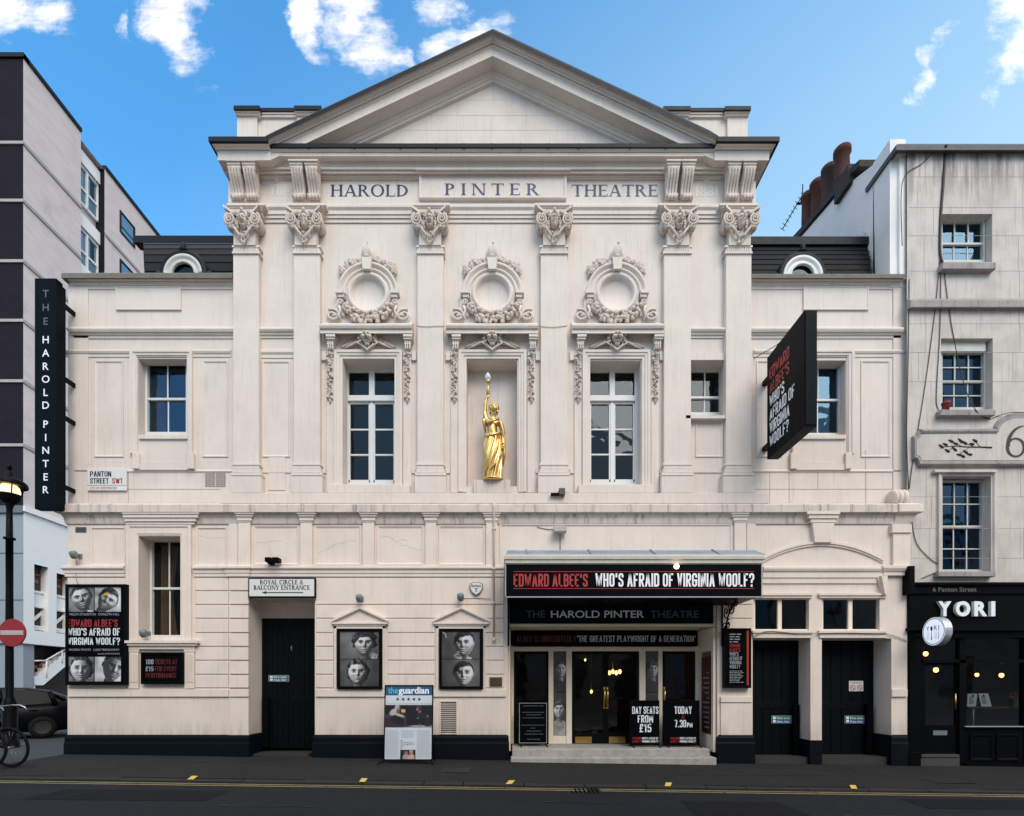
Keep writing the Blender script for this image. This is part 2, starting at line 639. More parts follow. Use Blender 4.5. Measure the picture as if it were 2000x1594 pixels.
STUCCO = mat('stucco', (0.695, 0.612, 0.552), 0.75, var=0.18, vscale=1.6, bump=0.35, bscale=55, streak=0.34, streak_col=(0.42, 0.345, 0.29), stain=0.2)
STUCCO_LOW = mat('stucco_low', (0.735, 0.635, 0.56), 0.75, var=0.18, vscale=1.8, bump=0.35, bscale=55, stain=0.22, streak=0.3, streak_col=(0.42, 0.35, 0.31), soot=(0.90, 0.50, (0.53, 0.45, 0.39)))
STUCCO_WORN = mat('stucco_weathered', (0.63, 0.545, 0.485), 0.8, var=0.25, vscale=5, bump=0.35, bscale=40, streak=0.85, streak_col=(0.17, 0.145, 0.13), streak_sc=(5, 5, .3))
CARVED = mat('carved_stucco', (0.64, 0.545, 0.48), 0.8, var=0.35, vscale=16, bump=0.4, bscale=70, stain=0.35, streak_col=(0.26, 0.21, 0.18))
LEAD = mat('lead', (0.010, 0.013, 0.018), 0.5, spec=0.15, var=0.4, vscale=3, bump=0.15)
LEAD_PALE = mat('lead_pale', (0.22, 0.27, 0.33), 0.5, var=0.5, vscale=4, bump=0.2)
SLATE = mat('slate', (0.004, 0.005, 0.0075), 0.5, spec=0.12, var=0.5, vscale=7)
COPING = mat('coping_stone', (0.17, 0.16, 0.135), 0.85, var=0.5, vscale=4, bump=0.4, streak=0.4, streak_col=(0.07, 0.065, 0.055))
PLINTH = mat('plinth_paint', (0.004, 0.0065, 0.009), 0.5, spec=0.08, var=0.3, vscale=4, bump=0.1)
DOORM = mat('door_paint', (0.003, 0.0048, 0.0055), 0.42, spec=0.08, var=0.3, vscale=3)
WHITE = mat('white_paint', (0.66, 0.66, 0.65), 0.45, var=0.08, vscale=6)
OLDWHITE = mat('old_white_paint', (0.55, 0.54, 0.50), 0.55, var=0.3, vscale=8)
GLASS = glass_mat('window_glass')
GLASSBLUE = glass_mat('sky_blue_glass', (0.5, 0.56, 0.6), 0.09, 0.03, (0.38, 0.68, 1.0))  # blue sky reflection put into the gloss colour
SHOPGLASS = glass_mat('shop_glass', (0.6, 0.6, 0.6), 0.025)
BLACK = mat('black_paint', (0.0028, 0.0033, 0.004), 0.4, spec=0.05, var=0.2, vscale=5)
BLACKMETAL = mat('black_iron', (0.004, 0.004, 0.005), 0.45, spec=0.08, var=0.3, vscale=14)
SIGNBLACK = mat('sign_black', (0.0025, 0.003, 0.0045), 0.4, spec=0.04, var=0.15, vscale=4)
SIGNNAVY = mat('sign_navy', (0.003, 0.0062, 0.009), 0.4, spec=0.04, var=0.2, vscale=2)
LWHITE = mat('letter_white', (0.80, 0.83, 0.86), 0.45)
LGREY = mat('letter_grey', (0.34, 0.36, 0.38), 0.5)
LDIM = mat('letter_dim', (0.075, 0.095, 0.105), 0.5)
LMID = mat('letter_mid', (0.62, 0.64, 0.66), 0.5)
LRED = mat('letter_red', (0.36, 0.022, 0.022), 0.5)
LREDDIM = mat('letter_red_dim', (0.13, 0.010, 0.014), 0.5)
LNAVY = mat('letter_navy', (0.010, 0.030, 0.095), 0.5)
LGHOST = mat('letter_ghost', (0.80, 0.735, 0.68), 0.6)
LBLACK = mat('letter_black', (0.01, 0.01, 0.011), 0.5)
GOLD = mat('gold_leaf', (0.72, 0.48, 0.18), 0.36, metal=1.0, var=0.5, vscale=9, bump=0.15, bscale=30)
BRASS = mat('brass', (0.62, 0.40, 0.12), 0.3, metal=1.0, var=0.2, vscale=20)
GREYBOX = mat('grey_metal', (0.16, 0.19, 0.21), 0.5, var=0.3, vscale=20)
PRINT = print_mat('printed_sheet')
# ------------------------------------------------------------------ lettering
def rounded(pts, r, closed=False, asp=1.0):
    """round the corners of a polyline"""
    n = len(pts)
    out = []
    for i in range(n):
        if not closed and i in (0, n - 1):
            out.append(pts[i]); continue
        p, a, b = Vector(pts[i]), Vector(pts[i - 1]), Vector(pts[(i + 1) % n])
        da, db = a - p, b - p
        rr = min(r, da.length * 0.5, db.length * 0.5)
        p0, p1 = p + da.normalized() * rr, p + db.normalized() * rr
        for t in (0, 0.25, 0.5, 0.75, 1):
            q = p0 * (1 - t) ** 2 + p * 2 * t * (1 - t) + p1 * t * t
            out.append((q.x, q.y))
    return out


# condensed grotesque: centre lines in a unit box, '~' rounded, 'o' rounded and closed, '-' straight
SG = {
    'A': [('-', [(0, -.04), (.5, 1.06), (1, -.04)]), ('-', [(.2, .27), (.8, .27)])],
    'B': [('-', [(0, 0), (0, 1)]), ('~', [(0, 1), (.95, 1), (.95, .53), (0, .53)]), ('~', [(0, .53), (1, .53), (1, 0), (0, 0)])],
    'C': [('~', [(1, .68), (1, 1), (0, 1), (0, 0), (1, 0), (1, .32)])],
    'D': [('-', [(0, 0), (0, 1)]), ('~', [(0, 1), (1, 1), (1, 0), (0, 0)])],
    'E': [('-', [(.95, 1), (0, 1), (0, 0), (.95, 0)]), ('-', [(0, .52), (.8, .52)])],
    'F': [('-', [(.95, 1), (0, 1), (0, -.06)]), ('-', [(0, .50), (.8, .50)])],
    'G': [('~', [(1, .70), (1, 1), (0, 1), (0, 0), (1, 0), (1, .47)]), ('-', [(1.06, .47), (.5, .47)])],
    'H': [('-', [(0, -.06), (0, 1.06)]), ('-', [(1, -.06), (1, 1.06)]), ('-', [(0, .52), (1, .52)])],
    'I': [('-', [(0, -.06), (0, 1.06)])],
    'K': [('-', [(0, -.06), (0, 1.06)]), ('-', [(1, 1.06), (.05, .42)]), ('-', [(.35, .62), (1, -.06)])],
    'L': [('-', [(0, 1.06), (0, 0), (.95, 0)])],
    'M': [('-', [(0, -.06), (0, 1.0), (.5, .15), (1, 1.0), (1, -.06)])],
    'N': [('-', [(0, -.06), (0, 1.0), (1, 0), (1, 1.06)])],
    'O': [('o', [(0, 0), (0, 1), (1, 1), (1, 0)])],
    'P': [('-', [(0, -.06), (0, 1)]), ('~', [(0, 1), (1, 1), (1, .44), (0, .44)])],
    'R': [('-', [(0, -.06), (0, 1)]), ('~', [(0, 1), (1, 1), (1, .48), (0, .48)]), ('-', [(.45, .48), (1.02, -.06)])],
    'S': [('~', [(1, .72), (1, 1), (0, 1), (0, .58), (1, .44), (1, 0), (0, 0), (0, .28)])],
    'T': [('-', [(-.08, 1), (1.08, 1)]), ('-', [(.5, 1), (.5, -.06)])],
    'U': [('~', [(0, 1.06), (0, 0), (1, 0), (1, 1.06)])],
    'V': [('-', [(0, 1.06), (.5, -.04), (1, 1.06)])],
    'W': [('-', [(0, 1.06), (.25, -.02), (.5, .95), (.75, -.02), (1, 1.06)])],
    'Y': [('-', [(0, 1.06), (.5, .42), (1, 1.06)]), ('-', [(.5, .45), (.5, -.06)])],
    '0': [('o', [(0, 0), (0, 1), (1, 1), (1, 0)])],
    '1': [('-', [(.05, .80), (.75, 1.0), (.75, -.06)])],
    '3': [('~', [(0, .74), (0, 1), (1, 1), (1, .54), (.35, .54)]), ('~', [(.35, .54), (1, .54), (1, 0), (0, 0), (0, .26)])],
    '5': [('-', [(.95, 1), (.06, 1), (.03, .52)]), ('~', [(.03, .55), (1, .62), (1, 0), (0, 0), (0, .26)])],
    '7': [('-', [(-.05, 1), (.98, 1), (.35, -.06)])],
    '\u00a3': [('~', [(1, .72), (1, 1), (.25, 1), (.25, 0)]), ('-', [(0, 0), (1.05, 0)]), ('-', [(0, .48), (.8, .48)])],
    '?': [('~', [(0, .70), (0, 1), (1, 1), (1, .58), (.5, .48), (.5, .24)]), ('-', [(.5, .10), (.5, -.06)])],
    "'": [('-', [(.5, 1.06), (.45, .72)])],
    '.': [('-', [(.5, .10), (.5, -.06)])],
    '&': [('~', [(1, 0), (.1, .75), (.2, 1), (.75, 1), (.75, .7), (0, .35), (0, 0), (.6, 0), (1, .42)])],
}
SGW = {'I': 0.0, 'W': 1.55, 'M': 1.35, "'": 0.12, '.': 0.12, '1': .62, 'E': .86, 'F': .82, 'L': .82, 'T': .92, 'A': 1.12, 'V': 1.08, 'Y': 1.05, ' ': .45}


def stroke_layout(text, w, st, gap):
    """polylines of a line of condensed lettering, cap height 1; returns strokes and total width"""
    x, out = 0.0, []
    for ch in text:
        gw = SGW.get(ch, 1.0) * (w - st)
        if ch == ' ':
            x += w * 0.55; continue
        for kind, pts in SG[ch]:
            q = [(x + st / 2 + px * gw, 0.0 if py < 0 else 1.0 if py > 1 else st / 2 + py * (1 - st)) for px, py in pts]
            if kind == '~':
                q = rounded(q, 0.20)
            elif kind == 'o':
                q = rounded(q, 0.20, True)
            out.append((q, kind))
        x += gw + st + gap
    return out, x - gap


def flat_strokes(q, st):
    """straight strokes cut off level, as in a grotesque: uprights and diagonals end flat"""
    fs = []
    for (a, b) in zip(q[:-1], q[1:]):
        dx, dy = b[0] - a[0], b[1] - a[1]
        ln = math.hypot(dx, dy) or 1
        if abs(dy) > abs(dx) * 0.6:
            h = st / 2 * min(1.25, ln / abs(dy))
            e = lambda y: 0.0 if y < st * .75 else (1.0 if y > 1 - st * .75 else y)
            fs.append([(a[0] - h, e(a[1])), (a[0] + h, e(a[1])), (b[0] + h, e(b[1])), (b[0] - h, e(b[1]))])
        else:
            s = 1 if dx > 0 else -1
            v = st * .45
            fs.append([(a[0] - s * st / 2, a[1] - v), (b[0] + s * st * .3, b[1] - v), (b[0] + s * st * .3, b[1] + v), (a[0] - s * st / 2, a[1] + v)])
    return [[Vector(p) for p in f] for f in fs]


def stroke_faces(q, closed, st):
    n = len(q)
    L_, R_ = [], []
    for i in range(n):
        p = Vector(q[i])
        a = Vector(q[i - 1]) if (closed or i > 0) else None
        b = Vector(q[(i + 1) % n]) if (closed or i < n - 1) else None
        d1 = (p - a).normalized() if a is not None else None
        d2 = (b - p).normalized() if b is not None else None
        d1 = d1 or d2; d2 = d2 or d1
        n1, n2 = Vector((-d1.y, d1.x)), Vector((-d2.y, d2.x))
        m = (n1 + n2) / max(0.30, 1 + n1.dot(n2))
        if m.length > 1.6:
            m = m.normalized() * 1.6
        L_.append(p + m * st / 2); R_.append(p - m * st / 2)
    fs = []
    for i in range(n if closed else n - 1):
        j = (i + 1) % n
        fs.append((L_[i], R_[i], R_[j], L_[j]))
    return fs


def sans(mb, text, org, ux, height, w=0.42, st=0.125, gap=0.07, width=None, align='l', nrm=(0, -1, 0), lift=0.003, uz=(0, 0, 1)):
    """condensed lettering laid on a board: org bottom-left, ux the reading direction"""
    strokes, tot = stroke_layout(text, w, st, gap)
    org, ux, uz, nrm = Vector(org), Vector(ux), Vector(uz), Vector(nrm)
    sx = (width / (tot * height)) if width else 1.0
    off = {'l': 0.0, 'c': -0.5, 'r': -1.0}[align] * tot
    for k, (q, kind) in enumerate(strokes):
        z = lift + 0.0002 * (k % 5)
        for quad in (flat_strokes(q, st) if kind == '-' else stroke_faces(q, kind == 'o', st)):
            mb.add([org + ux * ((p.x + off) * height * sx) + uz * (p.y * height) + nrm * z for p in quad], [(0, 1, 2, 3)])
    return tot * height * sx


_BF = {}


def bf_mesh(text, bold=0.0, spacing=1.0, shear=0.0):
    """the built-in sans face as flat polygons, size 1"""
    key = (text, bold, spacing, shear)
    if key not in _BF:
        cu = bpy.data.curves.new('lettering', 'FONT')
        cu.body = text; cu.size = 1.0; cu.space_character = spacing; cu.offset = bold; cu.shear = shear; cu.resolution_u = 4
        ob = bpy.data.objects.new('lettering', cu)
        COL.objects.link(ob)
        dg = bpy.context.evaluated_depsgraph_get()
        me = bpy.data.meshes.new_from_object(ob.evaluated_get(dg))
        vs = [(v.co.x, v.co.y) for v in me.vertices]
        fs = [tuple(p.vertices) for p in me.polygons]
        bpy.data.objects.remove(ob); bpy.data.curves.remove(cu); bpy.data.meshes.remove(me)
        _BF[key] = (vs, fs)
    return _BF[key]


def plain(mb, text, org, ux, height=None, width=None, bold=0.0, spacing=1.0, align='l', nrm=(0, -1, 0), lift=0.003, uz=(0, 0, 1), shear=0.0, depth=0.0):
    """lettering in the plain sans: height is the cap height, width stretches the line to fit"""
    vs, fs = bf_mesh(text, bold, spacing, shear)
    if not vs:
        return
    caps = bf_mesh('H')[0]
    ch = max(p[1] for p in caps)
    x0, x1 = min(p[0] for p in vs), max(p[0] for p in vs)
    sy = (height / ch) if height else width / (x1 - x0)
    sx = (width / (x1 - x0)) if width else sy
    off = {'l': -x0, 'c': -(x0 + x1) / 2, 'r': -x1}[align]
    org, ux, uz, nrm = Vector(org), Vector(ux), Vector(uz), Vector(nrm)
    P = [org + ux * ((p[0] + off) * sx) + uz * (p[1] * sy) + nrm * lift for p in vs]
    mb.add(P, fs)
    if depth:
        edges = {}
        for f in fs:
            for i in range(len(f)):
                a, b = f[i], f[(i + 1) % len(f)]
                k = (min(a, b), max(a, b))
                edges[k] = None if k in edges else (a, b)
        for e in edges.values():
            if e:
                a, b = P[e[0]], P[e[1]]
                mb.quad(a, b, b - nrm * depth, a - nrm * depth)


def ring_poly(cx, cy, rx, ry, tx, ty, a0=0, a1=360, n=28):
    qs = []
    for i in range(n):
        a, b = R(a0 + (a1 - a0) * i / n), R(a0 + (a1 - a0) * (i + 1) / n)
        f = lambda t, k: (cx + (rx - tx * k) * math.cos(t), cy + (ry - ty * k) * math.sin(t))
        qs.append([f(a, 0), f(b, 0), f(b, 1), f(a, 1)])
    return qs


WEIGHT = [1.0, 1.0]


def roman_glyph(ch):
    """inscriptional capitals, thick and thin with bracketed serifs; cap height 1; returns polygons and advance"""
    K, T, S, H = .135 * WEIGHT[0], .05 * WEIGHT[1], .10, .035 * WEIGHT[1]

    def stem(x, k=K, y0=0.0, y1=1.0, sb=True, stp=True):
        o = [[(x, y0), (x + k, y0), (x + k, y1), (x, y1)]]
        for yy, on, up in ((y0, sb, 1), (y1, stp, -1)):
            if on:
                e = yy + up * H
                o.append([(x - S, yy), (x + k + S, yy), (x + k, e + up * .05), (x, e + up * .05)])
        return o

    def bar(x0, x1, y, t=T):
        return [[(x0, y), (x1, y), (x1, y + t), (x0, y + t)]]

    def dia(x0, y0, x1, y1, k):
        return [[(x0, y0), (x0 + k, y0), (x1 + k, y1), (x1, y1)]]

    def tip(x, y, up, left=True):
        d = -1 if left else 1
        return [[(x, y), (x + d * .05, y), (x + d * .05, y + up * .17), (x + d * .09, y + up * .17), (x + d * .02, y + up * .02)]]
    if ch == 'H':
        return stem(.1) + stem(.68) + bar(.2, .7, .5), .94
    if ch == 'I':
        return stem(.1), .34
    if ch == 'A':
        return dia(.06, 0, .40, 1.0, T * 1.2) + dia(.68, 0, .37, 1.0, K) + bar(.2, .7, .30) + bar(-.03, .22, 0, H) + bar(.58, .92, 0, H), .90
    if ch == 'N':
        return stem(.12, T * 1.2) + dia(.74, 0, .10, 1.0, K) + stem(.82, T * 1.2, sb=False) + bar(.0, .14, 1 - H, H), .98
    if ch == 'T':
        return stem(.36, stp=False) + bar(.02, .84, 1 - T) + [[(.02, 1), (.07, 1), (.05, .78), (.02, .78)]] + [[(.79, 1), (.84, 1), (.84, .78), (.81, .78)]], .86
    if ch == 'E':
        return stem(.1) + bar(.2, .68, 1 - T) + bar(.2, .70, 0) + bar(.2, .56, .49) + [[(.63, 1), (.68, 1), (.68, .78), (.66, .78)]] + [[(.65, 0), (.70, 0), (.72, .24), (.69, .24)]] + [[(.52, .62), (.56, .62), (.56, .40), (.54, .40)]], .76
    if ch == 'L':
        return stem(.1) + bar(.2, .68, 0) + [[(.63, 0), (.68, 0), (.71, .26), (.68, .26)]], .72
    if ch == 'F':
        return stem(.1) + bar(.2, .68, 1 - T) + bar(.2, .56, .49), .72
    if ch == 'D':
        return stem(.1) + ring_poly(.22, .5, .62, .5, K * 1.05, T, -90, 90), .92
    if ch in 'PRB':
        o = stem(.1) + ring_poly(.30, .74, .36, .26, K, T, -90, 90) + bar(.2, .32, 1 - T) + bar(.2, .32, .48)
        if ch == 'R':
            o += dia(.68, 0, .34, .50, K) + bar(.66, .92, 0, H)
            return o, .90
        if ch == 'B':
            o += ring_poly(.32, .26, .40, .26, K, T, -90, 90) + bar(.2, .34, 0) + bar(.2, .34, .48)
            return o, .80
        return o, .74
    if ch == 'O':
        return ring_poly(.48, .5, .47, .52, K, T, 0, 360, 36), .98
    if ch == 'C':
        return ring_poly(.48, .5, .46, .52, K, T, 42, 318, 32) + [[(.80, .80), (.85, .98), (.89, .98), (.87, .70)]], .92
    if ch == 'Y':
        return stem(.36, y1=.48, stp=False) + dia(.36, .44, .06, 1.0, K) + dia(.44, .44, .74, 1.0, T * 1.2) + bar(-.03, .28, 1 - H, H) + bar(.64, .90, 1 - H, H), .86
    if ch == '1':
        return stem(.14, stp=False) + [[(.14, 1), (.0, .86), (.03, .83), (.14, .88)]], .42
    if ch == '8':
        return ring_poly(.34, .75, .25, .25, K * .8, T) + ring_poly(.34, .26, .31, .27, K * .9, T), .70
    if ch == '&':
        return ring_poly(.38, .76, .22, .25, K * .7, T) + ring_poly(.34, .26, .32, .27, K, T, 60, 330) + dia(.78, 0, .22, .62, K * .9), 1.0
    if ch == 'h':
        return stem(.08, K * .8) + ring_poly(.36, .40, .22, .24, K * .8, T, 0, 180) + stem(.48, K * .8, y1=.42, stp=False), .72
    if ch == 'e':
        return ring_poly(.33, .31, .28, .33, K * .9, T, 0, 310) + bar(.1, .58, .30), .66
    return [], .45


def roman(mb, text, org, ux, height, width=None, track=0.04, align='l', nrm=(0, -1, 0), lift=0.004, uz=(0, 0, 1), bold=1.0):
    x, polys = 0.0, []
    for ch in text:
        g, adv = roman_glyph(ch)
        polys += [[(x + a, b) for a, b in p] for p in g]
        x += adv + track
    tot = x - track
    sx = width / (tot * height) if width else 1.0
    off = {'l': 0.0, 'c': -0.5, 'r': -1.0}[align] * tot
    org, ux, uz, nrm = Vector(org), Vector(ux), Vector(uz), Vector(nrm)
    for k, p in enumerate(polys):
        mb.add([org + ux * ((a + off) * height * sx) + uz * (b * height) + nrm * (lift + 0.0002 * (k % 6)) for a, b in p], [tuple(range(len(p)))])


def tiny_lines(mb, x0, x1, z0, z1, n, y, rng, fill=0.9):
    """lines of small print too small to read: a row of short words per line"""
    h = (z1 - z0) / n
    for i in range(n):
        z = z1 - (i + 0.75) * h
        x = x0
        end = x0 + (x1 - x0) * rng.uniform(fill - 0.2, fill)
        while x < end:
            w = rng.uniform(0.8, 2.6) * h
            mb.quad((x, y, z), (min(x + w, x1), y, z), (min(x + w, x1), y, z + h * 0.38), (x, y, z + h * 0.38))
            x += w + h * 0.45


# ------------------------------------------------------------------ printed pictures (ink on flat sheets)
def vnoise(h, w, cell, rng):
    gh, gw = int(h / cell) + 3, int(w / cell) + 3
    g = rng.random((gh, gw))
    yy, xx = np.mgrid[0:h, 0:w] / cell
    y0, x0 = yy.astype(int), xx.astype(int)
    fy, fx = yy - y0, xx - x0
    fy, fx = fy * fy * (3 - 2 * fy), fx * fx * (3 - 2 * fx)
    return (g[y0, x0] * (1 - fx) + g[y0, x0 + 1] * fx) * (1 - fy) + (g[y0 + 1, x0] * (1 - fx) + g[y0 + 1, x0 + 1] * fx) * fy


def gau(u, v, cu, cv, su, sv):
    return np.exp(-((u - cu) / su) ** 2 - ((v - cv) / sv) ** 2)


def face_height(u, v, mouth=0.0, jaw=1.0, gain=1.0):
    """relief of a face: u across (-1..1 is the width of the head), v up (-1.25 chin .. 1.25 crown)"""
    wj = 1.0 - 0.17 * np.clip(-v - 0.15, 0, 1.2) * jaw
    r2 = (u / np.maximum(0.3, wj)) ** 2 + (v / 1.28) ** 2
    z = zb = np.sqrt(np.clip(1 - r2, 0, 1)) * 1.0
    z = z + 0.34 * gau(u, v, 0, -0.16, 0.13, 0.20) + 0.16 * gau(u, v, 0, 0.10, 0.10, 0.28)          # nose
    z = z - 0.20 * gau(u, v, -0.38, 0.14, 0.22, 0.13) - 0.20 * gau(u, v, 0.38, 0.14, 0.22, 0.13)      # sockets
    z = z + 0.10 * gau(u, v, -0.38, 0.10, 0.12, 0.07) + 0.10 * gau(u, v, 0.38, 0.10, 0.12, 0.07)      # eyeballs
    z = z + 0.10 * gau(u, v, -0.38, 0.33, 0.26, 0.08) + 0.10 * gau(u, v, 0.38, 0.33, 0.26, 0.08)      # brows
    z = z + 0.09 * gau(u, v, -0.52, -0.22, 0.22, 0.22) + 0.09 * gau(u, v, 0.52, -0.22, 0.22, 0.22)    # cheeks
    z = z + 0.11 * gau(u, v, 0, -0.54, 0.24, 0.06) + 0.10 * gau(u, v, 0, -0.70, 0.22, 0.06)           # lips
    z = z - (0.10 + 0.55 * mouth) * gau(u, v, 0, -0.62, 0.20 + 0.05 * mouth, 0.035 + 0.13 * mouth)    # mouth
    z = z + 0.12 * gau(u, v, 0, -1.02, 0.22, 0.16)                                                   # chin
    return zb + (z - zb) * gain, r2


def portrait(h, w, seed, cx=0.0, cy=0.0, sc=0.62, hair='short', light=(-0.6, 0.4, 0.7), bg=0.16, turn=0.0, clothes=0.03, collar=False, tilt=0.0, extra=None, tone=1.0):
    """a black and white head-and-shoulders photograph, as a print would show it"""
    rng = np.random.default_rng(seed)
    V, U = np.mgrid[0:h, 0:w]
    asp = h / w
    gu = (U + .5) / w * 2 - 1
    gv = (1 - (V + .5) / h * 2) * asp
    u0, v0 = (gu - cx) / sc, (gv - cy) / sc
    ct, s_ = math.cos(tilt), math.sin(tilt)
    u, v = u0 * ct + v0 * s_, -u0 * s_ + v0 * ct
    lv = np.array(light, float); lv /= np.linalg.norm(lv)
    n1, n2, n3 = vnoise(h, w, h / 4, rng), vnoise(h, w, h / 16, rng), vnoise(h, w, h / 34, rng)
    sst = lambda x, a, b: (lambda t: t * t * (3 - 2 * t))(np.clip((x - a) / (b - a), 0, 1))
    img = bg * (0.55 + 0.5 * n1 + 0.8 * gau(gu, gv, 0.7 * lv[0], 0.2, 0.8, 0.9))
    # shoulders and neck
    sh = sst(1 - ((u / 2.0) ** 2 + ((v + 2.75) / 1.25) ** 2), -.03, .05)
    img = img * (1 - sh) + sh * clothes * (0.5 + 0.6 * n1 + 0.5 * n2)
    nk = sst(.46 - np.abs(u - .03) - .10 * np.clip(v + 1.2, 0, 1), -.03, .04) * sst(-.55 - v, 0, .1) * sst(v + 1.75 + .5 * np.abs(u), 0, .12)
    img = img * (1 - nk) + nk * tone * (0.05 + 0.28 * np.clip(.35 + lv[0] * u * 1.6, 0, 1)) * sst(-v, .7, 1.5)
    if collar:
        co = sst(.26 - np.abs(np.abs(u) - .50 - .1 * (v + 1.5)), -.03, .04) * sst(-1.12 - .35 * np.abs(u) - v, 0, .06) * sst(v + 1.95, 0, .1)
        img = img * (1 - co) + co * .5 * (.75 + .4 * n2)
    # hair mass behind the face
    wid, up, low, wave = {'short': (1.06, 1.30, .30, .05), 'side': (1.07, 1.33, .25, .05), 'bald': (1.03, 1.05, .2, .02), 'long': (1.22, 1.42, -1.15, .10), 'curly': (1.38, 1.50, -.55, .22)}[hair]
    e = 1 - np.sqrt((u / wid) ** 2 + (np.where(v > .1, (v - .1) / (up - .1), (v - .1) / (low - .1 if low < -.3 else -.9))) ** 2) + wave * 2 * (n2 - .5)
    hm = sst(e, -.02, .05)
    if hair in ('short', 'side', 'bald'):
        hm = hm * sst(v, low - .35, low)
    flow = np.sin((u * 5 + n1 * 7 + (v * 2.2 if hair != 'curly' else v * 6 + n2 * 6)) * 2.1)
    sheen = np.clip(.5 + lv[0] * u * .8 + lv[1] * (v - .6), 0, 1.2)
    hv = tone * (.012 + (.05 + .05 * flow) * (.35 + n3) * sheen * (1.5 if hair == 'long' else 1.0))
    img = img * (1 - hm) + hm * hv
    # the face, lit from one side
    us = u - turn * np.sqrt(np.clip(1 - u * u, 0, 1)) * 0.55
    z, _ = face_height(us, v)
    _, rr = face_height(u, v)
    gy, gx = np.gradient(z)
    k = h * sc / (2 * asp) * 1.0
    nx, ny, nz = -gx * k, gy * k, np.ones_like(z)
    ln = np.sqrt(nx * nx + ny * ny + nz * nz)
    lam = np.clip((nx * lv[0] + ny * lv[1] + nz * lv[2]) / ln, 0, 1)
    skin = tone * (.07 + .60 * lam ** 1.35) * (.92 + .16 * n2)
    for sx in (-.37, .37):
        skin = skin * (1 - .80 * gau(us, v, sx, .215, .20, .035)) * (1 - .45 * gau(us, v, sx, .02, .20, .06)) * (1 - .6 * gau(us, v, sx * 1.02, .12, .25, .10))
        white = gau(us, v, sx, .115, .15, .05)
        skin = skin + .10 * white * tone
        skin = skin * (1 - .92 * np.clip(1.6 * gau(us, v, sx, .12, .065, .065), 0, 1)) + .22 * gau(us, v, sx - .02, .145, .022, .022)
        skin = skin * (1 - .72 * np.clip(1.3 * gau(us, v, sx * 1.08, .36 + .02 * np.sign(sx) * 0, .24, .045), 0, 1))
        skin = skin * (1 - .60 * gau(us, v, sx * .26, -.325, .055, .035))
    lips = gau(us, v, 0, -.60, .25, .075)
    skin = skin * (1 - .42 * lips) * (1 - .75 * gau(us, v, 0, -.605, .24, .022)) * (1 - .3 * gau(us, v, 0, -.78, .18, .05))
    edge = sst(1 - np.sqrt(rr), .0, .07)
    ear = np.zeros_like(u)
    for sx in (-1, 1):
        ear = np.maximum(ear, sst(1 - np.sqrt(((u - sx * 1.0) / .13) ** 2 + ((v - .0) / .26) ** 2), 0, .3))
    if hair not in ('long', 'curly'):
        img = img * (1 - ear) + ear * tone * (.05 + .22 * np.clip(.4 + lv[0] * u, 0, 1))
    img = img * (1 - edge) + edge * skin
    # hairline: parted and swept, uneven
    base = {'short': .78, 'side': .70, 'bald': 1.25, 'long': .80, 'curly': .62}[hair]
    part = {'short': .0, 'side': .35, 'bald': 0, 'long': -.15, 'curly': .1}[hair]
    line = base + .10 * (n2 - .5) + .05 * np.cos((u - part) * 3) - (.55 if hair in ('long', 'curly') else .38) * np.clip(np.abs(u - part * .4) - .52, 0, 1) * 2.2 + .12 * (u - part) * (1 if hair == 'side' else .3)
    fr = sst(v - line, -.03, .10) * hm
    img = img * (1 - fr) + fr * hv * (1.0 + .7 * sheen)
    if extra == 'hand':
        for k_ in range(4):
            fx = .60 + .095 * k_
            f = sst(1 - np.abs((gu - fx - .16 * (gv + .55) * (k_ - 1) * .8) / .042), 0, .5) * sst(gv + .95, 0, .1) * sst(-.32 - .06 * abs(k_ - 1.2) - gv, 0, .08)
            img = img * (1 - f) + f * (.16 + .30 * n2 + .08 * (k_ % 2))
        f = sst(1 - np.hypot((gu - .74) / .20, (gv + .98) / .22), 0, .25)
        img = img * (1 - f) + f * (.12 + .28 * n2)
    if extra == 'smoke':
        arc = np.exp(-((np.hypot(gu + 1.02, gv - .62 * asp) - .24) / .025) ** 2) * (gv > .55 * asp)
        img = np.maximum(img, .55 * arc)
        f = sst(1 - np.hypot((gu + .18) / .22, (gv + .78 * asp) / .16), 0, .3)
        img = img * (1 - f) + f * (.06 + .35 * n2)
        f = sst(1 - np.hypot((gu + .12) / .10, (gv + .50 * asp) / .022), 0, .4)
        img = img * (1 - f) + f * .6
    return np.clip(img + .012 * (n3 - .5), .004, .85)


def canvas(h, w, col):
    return np.ones((h, w, 3)) * np.array(col)


def blob(c, cx, cy, rx, ry, col, soft=0.15, rot=0.0):
    h, w, _ = c.shape
    V, U = np.mgrid[0:h, 0:w]
    u, v = (U + .5) / w - cx, (V + .5) / h - cy
    a, b = math.cos(rot), math.sin(rot)
    u, v = u * a + v * b, -u * b + v * a
    d = np.sqrt((u / rx) ** 2 + (v / ry) ** 2)
    k = np.clip((1 + soft - d) / (2 * soft), 0, 1)[..., None]
    c[:] = c * (1 - k) + np.array(col) * k


def rect(c, x0, y0, x1, y1, col):
    h, w, _ = c.shape
    c[int(y0 * h):max(int(y0 * h) + 1, int(y1 * h)), int(x0 * w):max(int(x0 * w) + 1, int(x1 * w))] = col


